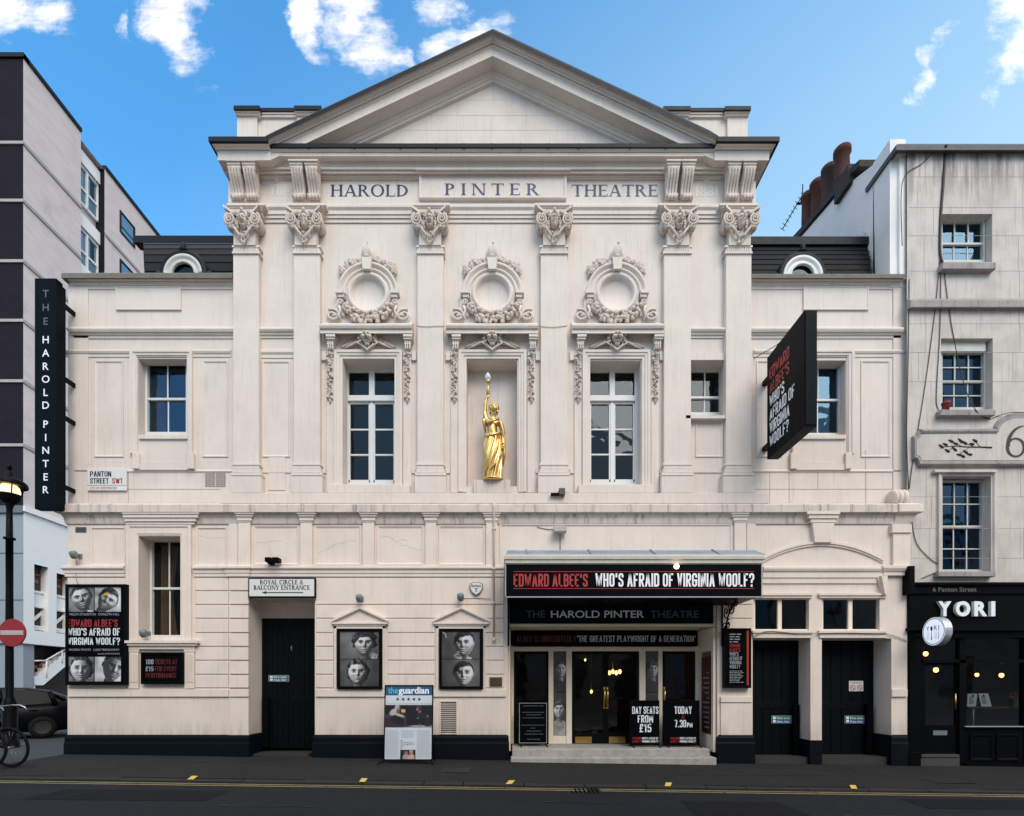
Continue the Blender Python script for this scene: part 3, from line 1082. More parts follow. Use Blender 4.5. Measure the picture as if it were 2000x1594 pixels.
def picture(name, img, org, ux, uz, width, height, parent, label=None):
    """a printed sheet, org its top-left corner, as a flat mesh whose ink is a colour per cell"""
    if img.ndim == 2:
        img = np.stack([img * 1.0, img * 0.97, img * 0.96], -1)
    h, w, _ = img.shape
    org, ux, uz = Vector(org), Vector(ux), Vector(uz)
    root = parent
    while root.parent is not None:
        root = root.parent
    o0 = Vector(root.location)
    vs = []
    for j in range(h + 1):
        for i in range(w + 1):
            p = org + ux * (width * i / w) - uz * (height * j / h) - o0
            vs.append((p.x, p.y, p.z))
    fs = [(j * (w + 1) + i, (j + 1) * (w + 1) + i, (j + 1) * (w + 1) + i + 1, j * (w + 1) + i + 1) for j in range(h) for i in range(w)]
    me = bpy.data.meshes.new(name)
    me.from_pydata(vs, [], fs)
    at = me.color_attributes.new('ink', 'FLOAT_COLOR', 'CORNER')
    cols = np.ones((h * w, 4, 4), np.float32)
    cols[:, :, :3] = img.reshape(-1, 1, 3)
    at.data.foreach_set('color', cols.ravel())
    me.materials.append(PRINT)
    ob = bpy.data.objects.new(name, me)
    COL.objects.link(ob)
    ob.parent = parent
    if label: ob['label'] = label
    return ob


def relief_face(mb, cx, cz, y, sx, sz, depth, mouth=0.0, n=18, gain=1.0):
    """a carved mask standing out of the plane y"""
    def fn(i, j):
        u, v = i * 2 - 1, (j * 2 - 1) * 1.25
        ang = max(abs(u), abs(v) / 1.25)
        r = math.hypot(u, v / 1.25) or 1
        u2, v2 = u * ang / r, v * ang / r
        z, _ = face_height(np.array(u2), np.array(v2), mouth, 1.0, gain)
        zz = float(z) if ang < 0.999 else -0.1
        return (cx + u2 * sx, y - depth * zz, cz + v2 / 1.25 * sz)
    mb.grid(n, n, fn)
# ------------------------------------------------------------------ ground
ASPHALT = mat('asphalt', (0.0105, 0.0127, 0.0168), 0.85, spec=0.2, var=0.35, vscale=1.3, bump=0.6, bscale=90, speck=0.35, stretch=(0.35, 1.6, 1))
PAVE = mat('pavement_tarmac', (0.0205, 0.0198, 0.0205), 0.9, spec=0.2, var=0.45, vscale=1.4, bump=0.6, bscale=80, speck=0.35, spots=0.5, stain=0.4, streak_col=(0.014, 0.013, 0.0125))
BOUNCE_PAVE = mat('bounce_paving', (0.60, 0.54, 0.46), 0.9, var=0.3, vscale=2)  # pale warm tone picked to bounce light up to the soffits
KERB = mat('kerb_granite', (0.030, 0.0285, 0.0285), 0.85, spec=0.2, var=0.5, vscale=6, bump=0.4, speck=0.4)
SIDEROAD = mat('side_street_asphalt', (0.032, 0.037, 0.044), 0.85, var=0.3, vscale=1.2, bump=0.5, bscale=90, speck=0.3)
YELLOW = mat('yellow_paint', (0.27, 0.215, 0.09), 0.75, var=0.7, vscale=14, stain=0.5, streak_col=(0.10, 0.085, 0.05))
YELLOWTICK = mat('yellow_tick_paint', (0.72, 0.52, 0.10), 0.65, var=0.35, vscale=18)

KY = -2.30          # kerb edge


def ramp_sheet(name, xs, ys, dz, m, kind='structure', zf=None):
    mb = MB()
    nx, ny = len(xs), len(ys)
    vs = [(x, y, (zf or ground)(x, y) + dz) for y in ys for x in xs]
    fs = [(j * nx + i, j * nx + i + 1, (j + 1) * nx + i + 1, (j + 1) * nx + i) for j in range(ny - 1) for i in range(nx - 1)]
    mb.add(vs, fs)
    return mb.build(name, m, kind=kind)


def road_z(x, y):
    return ground(x, KY) - 0.03 - 0.01 * min(1.0, (KY - y) * 0.3)


FAR = 900.0
ramp_sheet('ground', [-FAR, FAR], [-FAR, FAR], -0.35, ASPHALT, zf=lambda x, y: -0.014 * max(-14, min(14, x)))
ramp_sheet('road', [-40, -9, 0, 9, 40], [-5.6, -4, -3.2, KY], 0, ASPHALT, zf=road_z)
ramp_sheet('pavement', [-8.72, -4, 0, 4, 9, 40], [KY + 0.16, -1.1, 0.6], 0, PAVE)
ramp_sheet('corner_pavement', [-14.5, -8.72], [KY + 0.16, -1.1, 1.2], 0, SIDEROAD)
ramp_sheet('side_street', [-40, -17, -8.68], [1.2, 4.2, 6, 20, 60], -0.012, SIDEROAD, zf=lambda x, y: ground(max(x, -14.5), y) - 0.26 * min(1.0, max(0.0, (y - 1.2) / 3)))
ramp_sheet('opposite_pavement', [-40, 40], [-15.0, -5.6], 0.0, BOUNCE_PAVE, zf=lambda x, y: road_z(x, -5.6) + 0.08)  # out of view, widened over the road to throw more light back
mb = MB()
x = -14.5
rng = random.Random(5)
while x < 16:
    w = 0.92 if rng.random() < 0.8 else 0.6
    z = ground(x + w / 2, KY) + rng.uniform(-0.004, 0.004)
    mb.add([(x + .006, KY, z - .2), (x + w - .006, KY, z - .2 - .014 * w), (x + w - .006, KY + .155, z - .2), (x + .006, KY + .155, z - .2),
            (x + .006, KY, z + .007 * w - .006), (x + w - .006, KY, z - .007 * w - .006), (x + w - .006, KY + .155, z - .007 * w + .003), (x + .006, KY + .155, z + .007 * w + .003)],
           [(0, 1, 5, 4), (1, 2, 6, 5), (2, 3, 7, 6), (3, 0, 4, 7), (4, 5, 6, 7), (3, 2, 1, 0)])
    x += w
mb.build('kerb', KERB, kind='structure', bevel=0.012)
# a trench reinstated across the pavement, the edges sealed with dark bitumen
SEAL = mat('bitumen_seal', (0.018, 0.018, 0.018), 0.6, var=0.3)
mb = MB()
for pts in ([(-6.1, -0.75), (-4.9, -0.80), (-4.3, -0.22)], [(-3.2, -0.95), (-2.55, -0.2)], [(2.4, -1.35), (6.0, -1.2), (6.3, -0.5)], [(-8.4, -1.3), (-6.6, -1.45)]):
    for (a, b) in zip(pts[:-1], pts[1:]):
        d = Vector((b[0] - a[0], b[1] - a[1])).normalized()
        s = Vector((-d.y, d.x)) * 0.016
        mb.quad(*[(p[0] + q * s.x, p[1] + q * s.y, ground(p[0], p[1]) + .004) for p, q in ((a, 1), (a, -1), (b, -1), (b, 1))])
split_build(mb, 'pavement_seam', SEAL, kind='structure')
# tarmac patches and a worn crack in the carriageway
mb = MB()
for (xa, xb, ya, yb) in ((-6.2, -3.9, -3.55, -2.9), (2.2, 3.6, -3.9, -3.1), (5.4, 7.8, -3.35, -2.75)):
    mb.add([(xa, ya, road_z(xa, ya) + .004), (xb, ya + .05, road_z(xb, ya) + .004), (xb - .03, yb, road_z(xb, yb) + .004), (xa + .06, yb - .03, road_z(xa, yb) + .004)], [(0, 1, 2, 3)])
split_build(mb, 'road_patch', mat('new_tarmac', (0.0085, 0.0092, 0.011), 0.9, spec=.15, var=.5, vscale=3, bump=.6, bscale=90, speck=.3), kind='structure')
mb = MB()
rng = random.Random(12)
for (xa, xb, yy) in ((-7.9, -6.9, -3.55), (-3.6, -2.3, -3.72), (.4, 1.5, -3.3), (4.0, 5.2, -3.8), (6.3, 7.6, -3.75)):
    P3 = [(xa + (xb - xa) * k / 9, yy + rng.uniform(-.02, .02), 0) for k in range(10)]
    for p, q in zip(P3[:-1], P3[1:]):
        w = rng.uniform(.006, .02)
        mb.quad(*[(a, b + s * w, road_z(a, b) + .0065) for (a, b, _), s in ((p, 1), (p, -1), (q, -1), (q, 1))])
split_build(mb, 'road_crack', SEAL, kind='structure')
# road gully by the kerb
mb = MB()
xg = 1.05
zg = road_z(xg, -2.5) + .003
mb.box(xg - .24, xg + .24, -2.72, -2.34, zg - .02, zg)
for k in range(7):
    mb.mi = 1
    mb.box(xg - .20 + k * .062, xg - .17 + k * .062, -2.69, -2.37, zg, zg + .003)
mb.build('road_gully', [mat('gully_iron', (.016, .0155, .015), .6, spec=.2, var=.5, vscale=30), mat('gully_gap', (.0075, .0075, .0075), .9, spec=0)], kind='structure')
# service cover in the pavement and in the road
mb = MB()
for (xa, xb, ya, yb) in ((-1.2, -.72, -1.45, -.95), (6.9, 7.5, -1.75, -1.2)):
    z = ground((xa + xb) / 2, (ya + yb) / 2) + .005
    mb.loops(xa, xb, 0, 1, [(0, 0)], False)
    mb.v = mb.v[:-4]
    mb.quad((xa, ya, z + .007 * (xb - xa) / 2), (xb, ya, z - .007 * (xb - xa) / 2), (xb, yb, z - .003), (xa, yb, z + .006))
split_build(mb, 'service_cover', mat('cast_iron', (0.014, 0.0135, 0.0135), 0.6, var=0.5, vscale=30, bump=0.5), kind='structure')
for dy, wd in ((-2.44, 0.05), (-2.56, 0.05)):
    mb = MB()
    rng = random.Random(int(-dy * 100))
    x = -16.0
    while x < 16:
        x2 = x + rng.uniform(0.5, 1.6)
        e0, e1 = rng.uniform(-.004, .004), rng.uniform(-.004, .004)
        mb.quad((x, dy + wd + e0, road_z(x, dy) + .004), (x, dy + e1, road_z(x, dy) + .004), (x2, dy + e0, road_z(x2, dy) + .004), (x2, dy + wd + e1, road_z(x2, dy) + .004))
        x = x2 + (rng.uniform(0.0, .02))
    mb.build('yellow_line', YELLOW, kind='structure')
for px, sk in ((380, -.12), (712, -.06), (998, .03), (1305, .08), (1665, .13)):
    xc = X(px, -2.1)
    mb = MB()
    y0, y1 = KY + 0.03, KY + 0.30
    f = lambda q, y: (q, y, ground(q, y) + .0055)
    mb.quad(f(xc - .045 + sk * -.5 - .02, y0), f(xc + .045 - sk * .5 - .02, y0), f(xc + .05 - sk * .5 * -1, y1), f(xc - .045 + sk * .5, y1))
    mb.build('kerb_mark', YELLOWTICK, kind='structure')

# ------------------------------------------------------------------ the theatre
YW, YG, YM = 0.18, 0.0, 0.12        # wall planes: wings, ground floor, main block
XL, XR = X(132), X(1772)
ML, MR = X(452), X(1470)
T = thing('theatre', (0, 0, 0), 'cream stuccoed classical theatre with a wide pediment, six pilasters and two lower wings', 'theatre')


def wall_sheet(mb, x0, x1, z0, z1, y, holes):
    xs = sorted({x0, x1} | {h[0] for h in holes} | {h[1] for h in holes})
    zs = sorted({z0, z1} | {h[2] for h in holes} | {h[3] for h in holes})
    for i in range(len(xs) - 1):
        for j in range(len(zs) - 1):
            cx, cz = (xs[i] + xs[i + 1]) / 2, (zs[j] + zs[j + 1]) / 2
            if any(h[0] < cx < h[1] and h[2] < cz < h[3] for h in holes):
                continue
            mb.quad((xs[i], y, zs[j]), (xs[i + 1], y, zs[j]), (xs[i + 1], y, zs[j + 1]), (xs[i], y, zs[j + 1]))
    for (a, b, c, d, dep) in holes:
        mb.quad((a, y, c), (a, y, d), (a, y + dep, d), (a, y + dep, c))
        mb.quad((b, y, d), (b, y, c), (b, y + dep, c), (b, y + dep, d))
        mb.quad((a, y, d), (b, y, d), (b, y + dep, d), (a, y + dep, d))
        mb.quad((b, y, c), (a, y, c), (a, y + dep, c), (b, y + dep, c))


def hole(px0, py0, px1, py1, y, dep):
    return (X(px0, y), X(px1, y), Z(py1, y), Z(py0, y), dep)


BK = 13.0
ZTW, ZTM = Z(538, YW), Z(300, YM)
mb = MB()
mb.mi = 1
ground_holes = [hole(271, 1048, 363, 1243, 0, .34), hole(485, 1168, 615, 1520, 0, .56), hole(992, 1176, 1401, 1520, 0, .95),
                hole(1470, 1247, 1583, 1525, 0, .44), hole(1605, 1247, 1741, 1525, 0, .5), hole(1472, 1170, 1580, 1231, 0, .12), hole(1605, 1170, 1718, 1231, 0, .12)]
wall_sheet(mb, XL, XR, -0.4, Z(1000), 0.0, ground_holes)
mb.mi = 0
wall_sheet(mb, ML, MR, Z(1004), ZTM, YM, [hole(670, 703, 772, 950, YM, .30), hole(911, 704, 1010, 950, YM, .36), hole(1150, 705, 1252, 949, YM, .30), hole(1347, 705, 1416, 811, YM, .28)])
wall_sheet(mb, XL, ML, Z(1004), ZTW, YW, [hole(270, 701, 366, 850, YW, .22)])
wall_sheet(mb, MR, XR, Z(1004), ZTW, YW, [hole(1557, 704, 1652, 853, YW, .22)])
# ledge tops, sides, back and flat roofs
zl = Z(1002)
mb.quad((XL, 0, zl), (XR, 0, zl), (XR, YW, zl), (XL, YW, zl))
for xx, z1 in ((XL, ZTW), (XR, ZTW)):
    mb.quad((xx, 0, -.4), (xx, BK, -.4), (xx, BK, zl), (xx, 0, zl))
    mb.quad((xx, YW, zl), (xx, BK, zl), (xx, BK, z1), (xx, YW, z1))
for xx in (ML, MR):
    mb.quad((xx, YM, zl), (xx, BK, zl), (xx, BK, ZTM), (xx, YM, ZTM))
mb.quad((XL, BK, -.4), (XR, BK, -.4), (XR, BK, ZTW), (XL, BK, ZTW))
mb.quad((ML, BK, ZTW), (MR, BK, ZTW), (MR, BK, ZTM), (ML, BK, ZTM))
mb.quad((XL, YW, ZTW - .05), (ML, YW, ZTW - .05), (ML, BK, ZTW - .05), (XL, BK, ZTW - .05))
mb.quad((MR, YW, ZTW - .05), (XR, YW, ZTW - .05), (XR, BK, ZTW - .05), (MR, BK, ZTW - .05))
mb.quad((ML, YM, ZTM - .02), (MR, YM, ZTM - .02), (MR, BK, ZTM - .02), (ML, BK, ZTM - .02))
mb.build('wall', [STUCCO, STUCCO_LOW], T)
# dark rooms behind the openings
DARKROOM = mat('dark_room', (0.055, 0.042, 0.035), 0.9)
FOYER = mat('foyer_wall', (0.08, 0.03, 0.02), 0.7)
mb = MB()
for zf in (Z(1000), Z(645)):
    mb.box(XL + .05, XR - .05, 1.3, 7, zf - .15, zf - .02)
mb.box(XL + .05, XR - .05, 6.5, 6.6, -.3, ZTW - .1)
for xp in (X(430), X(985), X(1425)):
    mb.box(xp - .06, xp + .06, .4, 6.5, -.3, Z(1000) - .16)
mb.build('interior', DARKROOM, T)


def prof(yb, pts):
    return [(o, Z(py, yb - o)) for o, py in pts]


# ---- ledge over the ground floor
mb = MB()
P = prof(0.0, [(0.02, 1024), (.03, 1021), (.04, 1012), (.085, 1002), (.11, 1001), (.14, 1000), (.14, 986), (.10, 984), (-.17, 983)])
mb.sweep(P, [(XL, BK), (XL, 0), (XR - .28, 0)])
mb.build('ledge', STUCCO_WORN, T)
mb = MB()
mb.pbox(430, 963, 1502, 983, -.05, YM + .02)
mb.pbox(640, 946, 800, 963, -.02, YM + .02); mb.pbox(1130, 946, 1275, 963, -.02, YM + .02)
mb.build('ledge_blocking_course', STUCCO, T, bevel=0.01)
# scrolled stop at the right end of the ledge
mb = MB()
mb.sweep(prof(0.0, [(0.02, 1024), (.05, 1018), (.09, 1004), (.15, 1001), (.17, 999), (.17, 985), (.1, 983), (-.17, 983)]), [(XR - .28, 0), (XR + .02, 0), (XR + .02, .5)])
for k, (xa, wd) in enumerate(((X(1748), .08), (X(1757), .09), (X(1767), .1))):
    mb.lathe([(0.001, -wd / 2), (.12, -wd / 2), (.16, -wd * .3), (.17, 0), (.16, wd * .3), (.12, wd / 2), (0.001, wd / 2)], (0, 0, 0), 'z', 18)
    n = 18 * 7
    for q in range(len(mb.v) - n, len(mb.v)):
        a, b, c = mb.v[q]
        mb.v[q] = (xa + c, .08 - a * 1.0, Z(972) + b * 1.05)
mb.pbox(1745, 1040, 1778, 1104, -.06, .02); mb.pbox(1743, 1024, 1781, 1040, -.09, .02)
mb.build('scroll_stop', STUCCO_LOW, T)

# ---- ground-floor frieze: strips, caps, sunk panels
mb = MB()
for a, b in ((465, 488.5), (587, 609.5), (708.5, 730.5), (831, 851.5), (949.5, 971), (1435, 1457.5)):
    mb.pbox(a, 1018, b, 1106, -.05, .02)
    for o, ya, yb in ((.058, 1016, 1020), (.075, 1008, 1016.5), (.10, 1003, 1008.5), (.125, 998, 1003.5)):
        e = (o - .05) * 95
        mb.pbox(a - e, ya, b + e, yb, -o, .02)
mb.pbox(447, 1018, 464, 1106, -.025, .02); mb.pbox(1459, 1018, 1476, 1106, -.025, .02)
split_build(mb, 'frieze_strip', STUCCO_LOW, T)
mb = MB()
for a, b in ((496, 584), (615, 705.5), (736, 827), (857, 947)):
    mb.ploops(a, 1027, b, 1104, [(0, .0), (0, -.022), (.02, -.022), (.035, -.006), (.05, -.002)], False)
for a, b in ((177, 246), (384, 443)):
    mb.ploops(a, 1030, b, 1105, [(0, .0), (0, -.02), (.02, -.02), (.035, -.004)], False)
mb.ploops(976, 1024, 1429, 1110, [(0, .0), (0, -.02), (.02, -.02), (.035, -.004)], False)
split_build(mb, 'panel_frame', STUCCO_LOW, T)
mb = MB()
P = prof(0.0, [(0.01, 1128), (.03, 1126), (.03, 1121), (.045, 1119), (.045, 1114), (.08, 1110), (.08, 1106), (0.0, 1104)])
mb.sweep(P, [(XL, .5), (XL, 0), (X(246), 0)])
mb.sweep(P, [(X(380), 0), (X(447), 0), (X(447), -.03), (X(487), -.03), (X(487), 0), (X(985), 0)])
split_build(mb, 'string_course', STUCCO_LOW, T)
# cracked panels
mb = MB()
rng = random.Random(3)
for pts in ([(614, 1085), (660, 1062), (705, 1052)], [(738, 1050), (757, 1045), (775, 1058), (803, 1052)], [(780, 1062), (800, 1068), (827, 1078)], [(497, 1062), (560, 1056)], [(384, 1045), (412, 1052), (443, 1049)], [(1080, 1030), (1095, 1024)]):
    P3 = []
    for (p, q) in zip(pts[:-1], pts[1:]):
        for t in range(6):
            k = t / 6
            P3.append((X(p[0] + (q[0] - p[0]) * k), -.0005, Z(p[1] + (q[1] - p[1]) * k + rng.uniform(-2.2, 2.2))))
    mb.tube(P3, [.0015 + .0018 * rng.random() for _ in P3], 4)
split_build(mb, 'crack', mat('crack_line', (0.45, 0.37, 0.33), 0.9), T)  # hairline cracks as thin darker lines

# ---- rusticated courses
LY = [1154, 1181, 1208, 1236, 1263, 1290, 1317.5, 1344]
mb = MB()


def courses(a, b, ys, yf, g=1.1):
    for u, v in zip(ys[:-1], ys[1:]):
        mb.pbox(a, u + g, b, v - g, yf, .004)


courses(132, 246, [1128] + LY, -.022)
courses(381, 446, [1128] + LY, -.022)
courses(447, 484.8, [1128] + LY, -.055)
courses(617, 984, [1128, 1181, 1208], -.022)
courses(617, 651, LY[2:], -.022); courses(757.5, 849, LY[2:], -.022); courses(946, 984, LY[2:], -.022)
courses(1411, 1470, LY[0:4], -.022)
mb.pbox(132, 1346, 446, 1361, -.035, .004); mb.pbox(447, 1346, 485, 1361, -.075, .004)
mb.pbox(617, 1346, 988, 1361, -.035, .004)
mb.pbox(1408, 1361, 1470, 1372, -.05, .004)
mb.pbox(1742, 1346, 1773, 1361, -.04, .004)
mb.pbox(447, 1362, 485, 1436, -.05, .004)
mb.pbox(1408, 1373, 1469.5, 1436, -.03, .004)
split_build(mb, 'rusticated_wall', STUCCO_LOW, T, bevel=0.006)
# ---- plinth
mb = MB()
PP = [(0.0, -.5), (.045, -.5), (.045, Z(1452)), (.035, Z(1449)), (.035, Z(1441)), (.02, Z(1437)), (0, Z(1435))]
mb.sweep(PP, [(XL, 1.5), (XL, 0), (X(446), 0), (X(446), -.03), (X(485), -.03), (X(485), .5)])
mb.sweep(PP, [(X(615), .5), (X(615), 0), (X(990), 0), (X(990), .3)])
mb.sweep(PP, [(X(1404), .3), (X(1404), 0), (X(1469), 0), (X(1469), .2)])
mb.sweep(PP, [(X(1742), .5), (X(1742), 0), (XR, 0)])
mb.pbox(1582, 1446, 1606, 1500, -.02, .45)
mb.box(X(485), X(486.5), .0, .54, -.5, Z(1437)); mb.box(X(1740), X(1741.5), .0, .48, -.5, Z(1440))
split_build(mb, 'plinth', PLINTH, T, bevel=0.008)

# ---- ground-floor window with its surround
mb = MB()
mb.architrave(X(249), X(376), Z(1252), Z(1024), [(0, .0), (0, -.05), (.06, -.05), (.075, -.03), (.19, -.03), (.205, -.018), (.225, -.018), (.225, .01)])
for a, b, ya, yb, o in ((246, 379, 1018, 1024, .06), (243, 382, 1010, 1018, .085), (240, 386, 1003, 1010.5, .11), (238, 388, 997, 1003.5, .13)):
    mb.pbox(a, ya, b, yb, -o, .01)
mb.pbox(243, 1251, 385, 1256, -.13, .01); mb.pbox(246, 1256, 382, 1261, -.10, .01); mb.pbox(249, 1261, 379, 1268, -.06, .01)
for a, b in ((251, 270), (360, 379)):
    mb.pbox(a, 1268, b, 1345, -.045, .01)
    for k in range(4):
        q = a + 3 + k * 3.8
        mb.pbox(q, 1278, q + 1.8, 1332, -.06, -.04)
    mb.pbox(a - 1, 1268, b + 1, 1273, -.055, .01)
mb.build('window_surround', STUCCO_LOW, T)


def sash(root, px0, py0, px1, py1, y, cols, rows_top, rows_bot, meet, name='window', fr=.05, matf=None, sill=None, glass=None, curtain=None):
    """a sash window: frame, glazing bars and glass set back in its opening"""
    matf = matf or WHITE
    x0, x1, z0, z1 = X(px0, y), X(px1, y), Z(py1, y), Z(py0, y)
    zm = Z(meet, y)
    mb = MB()
    for (a, b, c, d, yy) in ((x0, x1, z1 - fr, z1, y), (x0, x1, z0, z0 + fr * 1.5, y), (x0, x0 + fr, z0 + fr * 1.5, z1 - fr, y), (x1 - fr, x1, z0 + fr * 1.5, z1 - fr, y)):
        mb.box(a, b, yy, yy + .09, c, d)
    mb.box(x0 + fr, x1 - fr, y + .02, y + .07, zm - .022, zm + .022)
    bar = .012
    for k in range(1, cols):
        xx = x0 + fr + (x1 - x0 - 2 * fr) * k / cols
        mb.box(xx - bar, xx + bar, y + .035, y + .06, zm + .022, z1 - fr)
        mb.box(xx - bar, xx + bar, y + .055, y + .08, z0 + fr * 1.5, zm - .022)
    for lo, hi, n in ((zm + .022, z1 - fr, rows_top), (z0 + fr * 1.5, zm - .022, rows_bot)):
        for k in range(1, n):
            zz = lo + (hi - lo) * k / n
            mb.box(x0 + fr, x1 - fr, y + .04, y + .058, zz - bar, zz + bar)
    w = mb.build(name, matf, root, bevel=0.004)
    g = MB()
    g.quad((x0 + fr, y + .066, z0 + fr), (x1 - fr, y + .066, z0 + fr), (x1 - fr, y + .066, z1 - fr), (x0 + fr, y + .066, z1 - fr))
    g.build('pane', glass or GLASS, w)
    if sill:
        s = MB()
        s.box(*sill)
        s.build('sill', STUCCO_WORN, w, bevel=0.006)
    if curtain:
        for (a, b, zt, zb, cm, sweep_) in curtain:
            c = MB()
            xa, xb = X(a, y), X(b, y)
            c.grid(26, 10, lambda i, j: (xa + (xb - xa) * (i if not sweep_ else i * (1 - sweep_ * math.sin(math.pi * min(1, j * 1.1)) * .55)), y + .22 + .03 * math.sin(i * 26 + j), Z(zb, y) + (Z(zt, y) - Z(zb, y)) * j))
            c.build('curtain', cm, w)
    return w


CURT = mat('gold_curtain', (0.22, 0.11, 0.03), 0.8, var=0.4, vscale=9)
CURT_RED = mat('red_brown_curtain', (0.10, 0.03, 0.025), 0.85, var=0.4, vscale=9)
sash(T, 292, 1053, 364, 1247, .32, 2, 1, 1, 1149, fr=.045, curtain=[(299, 333, 1060, 1240, CURT, .5), (345, 360, 1060, 1240, CURT, 0)])
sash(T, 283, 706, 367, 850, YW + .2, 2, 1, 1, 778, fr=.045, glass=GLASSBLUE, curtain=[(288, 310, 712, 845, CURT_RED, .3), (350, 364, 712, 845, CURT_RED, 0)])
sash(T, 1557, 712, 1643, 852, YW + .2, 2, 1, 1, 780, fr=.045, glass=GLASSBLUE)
sash(T, 1346, 720, 1410, 811, YM + .24, 2, 1, 1, 775, fr=.04)
mb = MB()
mb.pbox(1340, 811, 1417, 817, .0, YM + .1); mb.pbox(1348, 688, 1417, 703, YM - .04, YM + .01)
split_build(mb, 'window_sill', STUCCO, T)

# ---- wings: string courses, panels, window frames, attic
for side in (0, 1):
    m = (lambda p: p) if side == 0 else (lambda p: 1923 - p)
    lo = XL if side == 0 else MR
    hi = ML if side == 0 else XR
    mb = MB()

    def run(pts, a=lo, b=hi, ret=True):
        p = prof(YW, pts)
        if side == 0 and ret and a == lo:
            mb.sweep(p, [(a, 4), (a, YW), (b, YW)])
        else:
            mb.sweep(p, [(a, YW), (b, YW)])
    run([(0.01, 662), (.02, 660), (.02, 656), (.05, 653), (.05, 650), (.08, 648), (.10, 643), (.10, 640), (0.0, 638)])
    run([(0.0, 566), (.015, 565), (.02, 559), (.04, 557), (.06, 549), (.09, 546), (.09, 543), (0, 543)])
    run([(0.0, 923), (.02, 921), (.02, 919), (0, 917)], ret=False)
    xa, xb = (X(130, YW), X(263, YW)) if side == 0 else (X(1659, YW), X(1745, YW))
    for a, b in ((m(130), m(262)), (m(378), m(452))):
        a, b = sorted((a, b))
        p = prof(YW, [(0.0, 698), (.015, 697), (.015, 692), (.03, 690), (.045, 686), (.045, 684), (0, 683)])
        mb.sweep(p, [(X(a, YW), YW), (X(b, YW), YW)])
    if side == 1:
        mb.pbox(1693, 540, 1773, 990, YW - .03, YW + .01) if False else None
    split_build(mb, 'wing_string_course', STUCCO, T)
    mb = MB()
    for (a, b, c, d) in ((185, 705, 242, 893), (396, 705, 446, 893)):
        a, b_, = sorted((m(a), m(c)))
        mb.ploops(a, b, b_, d, [(0, YW), (0, YW - .018), (.022, YW - .018), (.06, YW + .012), (.075, YW + .012)], False)
    a, b_ = sorted((m(228), m(355)))
    mb.ploops(a, 561, b_, 607, [(0, YW), (0, YW - .035), (.02, YW - .035), (.03, YW - .025)], True)
    split_build(mb, 'wing_panel', STUCCO, T)
    mb = MB()
    a, b_ = sorted((m(257), m(378)))
    mb.architrave(X(a, YW), X(b_, YW), Z(888, YW), Z(686, YW), [(0, YW), (0, YW - .06), (.05, YW - .06), (.065, YW - .04), (.10, YW - .04), (.115, YW - .02), (.125, YW - .02), (.125, YW + .02)])
    a, b_ = sorted((m(270), m(366)))
    mb.pbox(a, 849, b_, 857, YW - .06, YW + .03)
    mb.pbox(a + 1, 857, b_ - 1, 905, YW - .02, YW + .01)
    for q in (a - 12, b_ - 1):
        mb.pbox(q, 884, q + 13, 915, YW - .075, YW + .01)
    mb.pbox(a - 4, 905, b_ + 4, 918, YW - .045, YW + .01)
    mb.build('window_surround', STUCCO, T, bevel=0.006)
    mb = MB()
    if side == 0:
        mb.sweep(prof(YW, [(0, 543), (.15, 543), (.15, 534), (.12, 533), (-.4, 533)]), [(lo, 5), (lo, YW), (hi, YW)])
    else:
        mb.sweep(prof(YW, [(0, 543), (.15, 543), (.15, 536), (.12, 535), (-.4, 535)]), [(lo, YW), (hi, YW)])
    mb.build('coping', COPING, T)
mb = MB()
mb.pbox(133, 544, 172, 984, YW - .02, YW + .005)
mb.pbox(1745, 545, 1772, 960, YW - .02, YW + .005)
split_build(mb, 'corner_strip', STUCCO, T)
# joint lines in the right wing
mb = MB()
for a, b, c, d in ((1475, 955, 1772, 956), (1503, 920, 1504, 985), (1541, 880, 1542, 985), (1597, 922, 1598, 955), (135, 955, 430, 956), (250, 922, 251, 984), (1690, 880, 1691, 985)):
    mb.pbox(a, b, c, d, YW - .004, YW + .001)
mb.build('joint', mat('joint_dark', (0.40, 0.34, 0.31), 0.9), T)  # joints drawn as thin darker strips

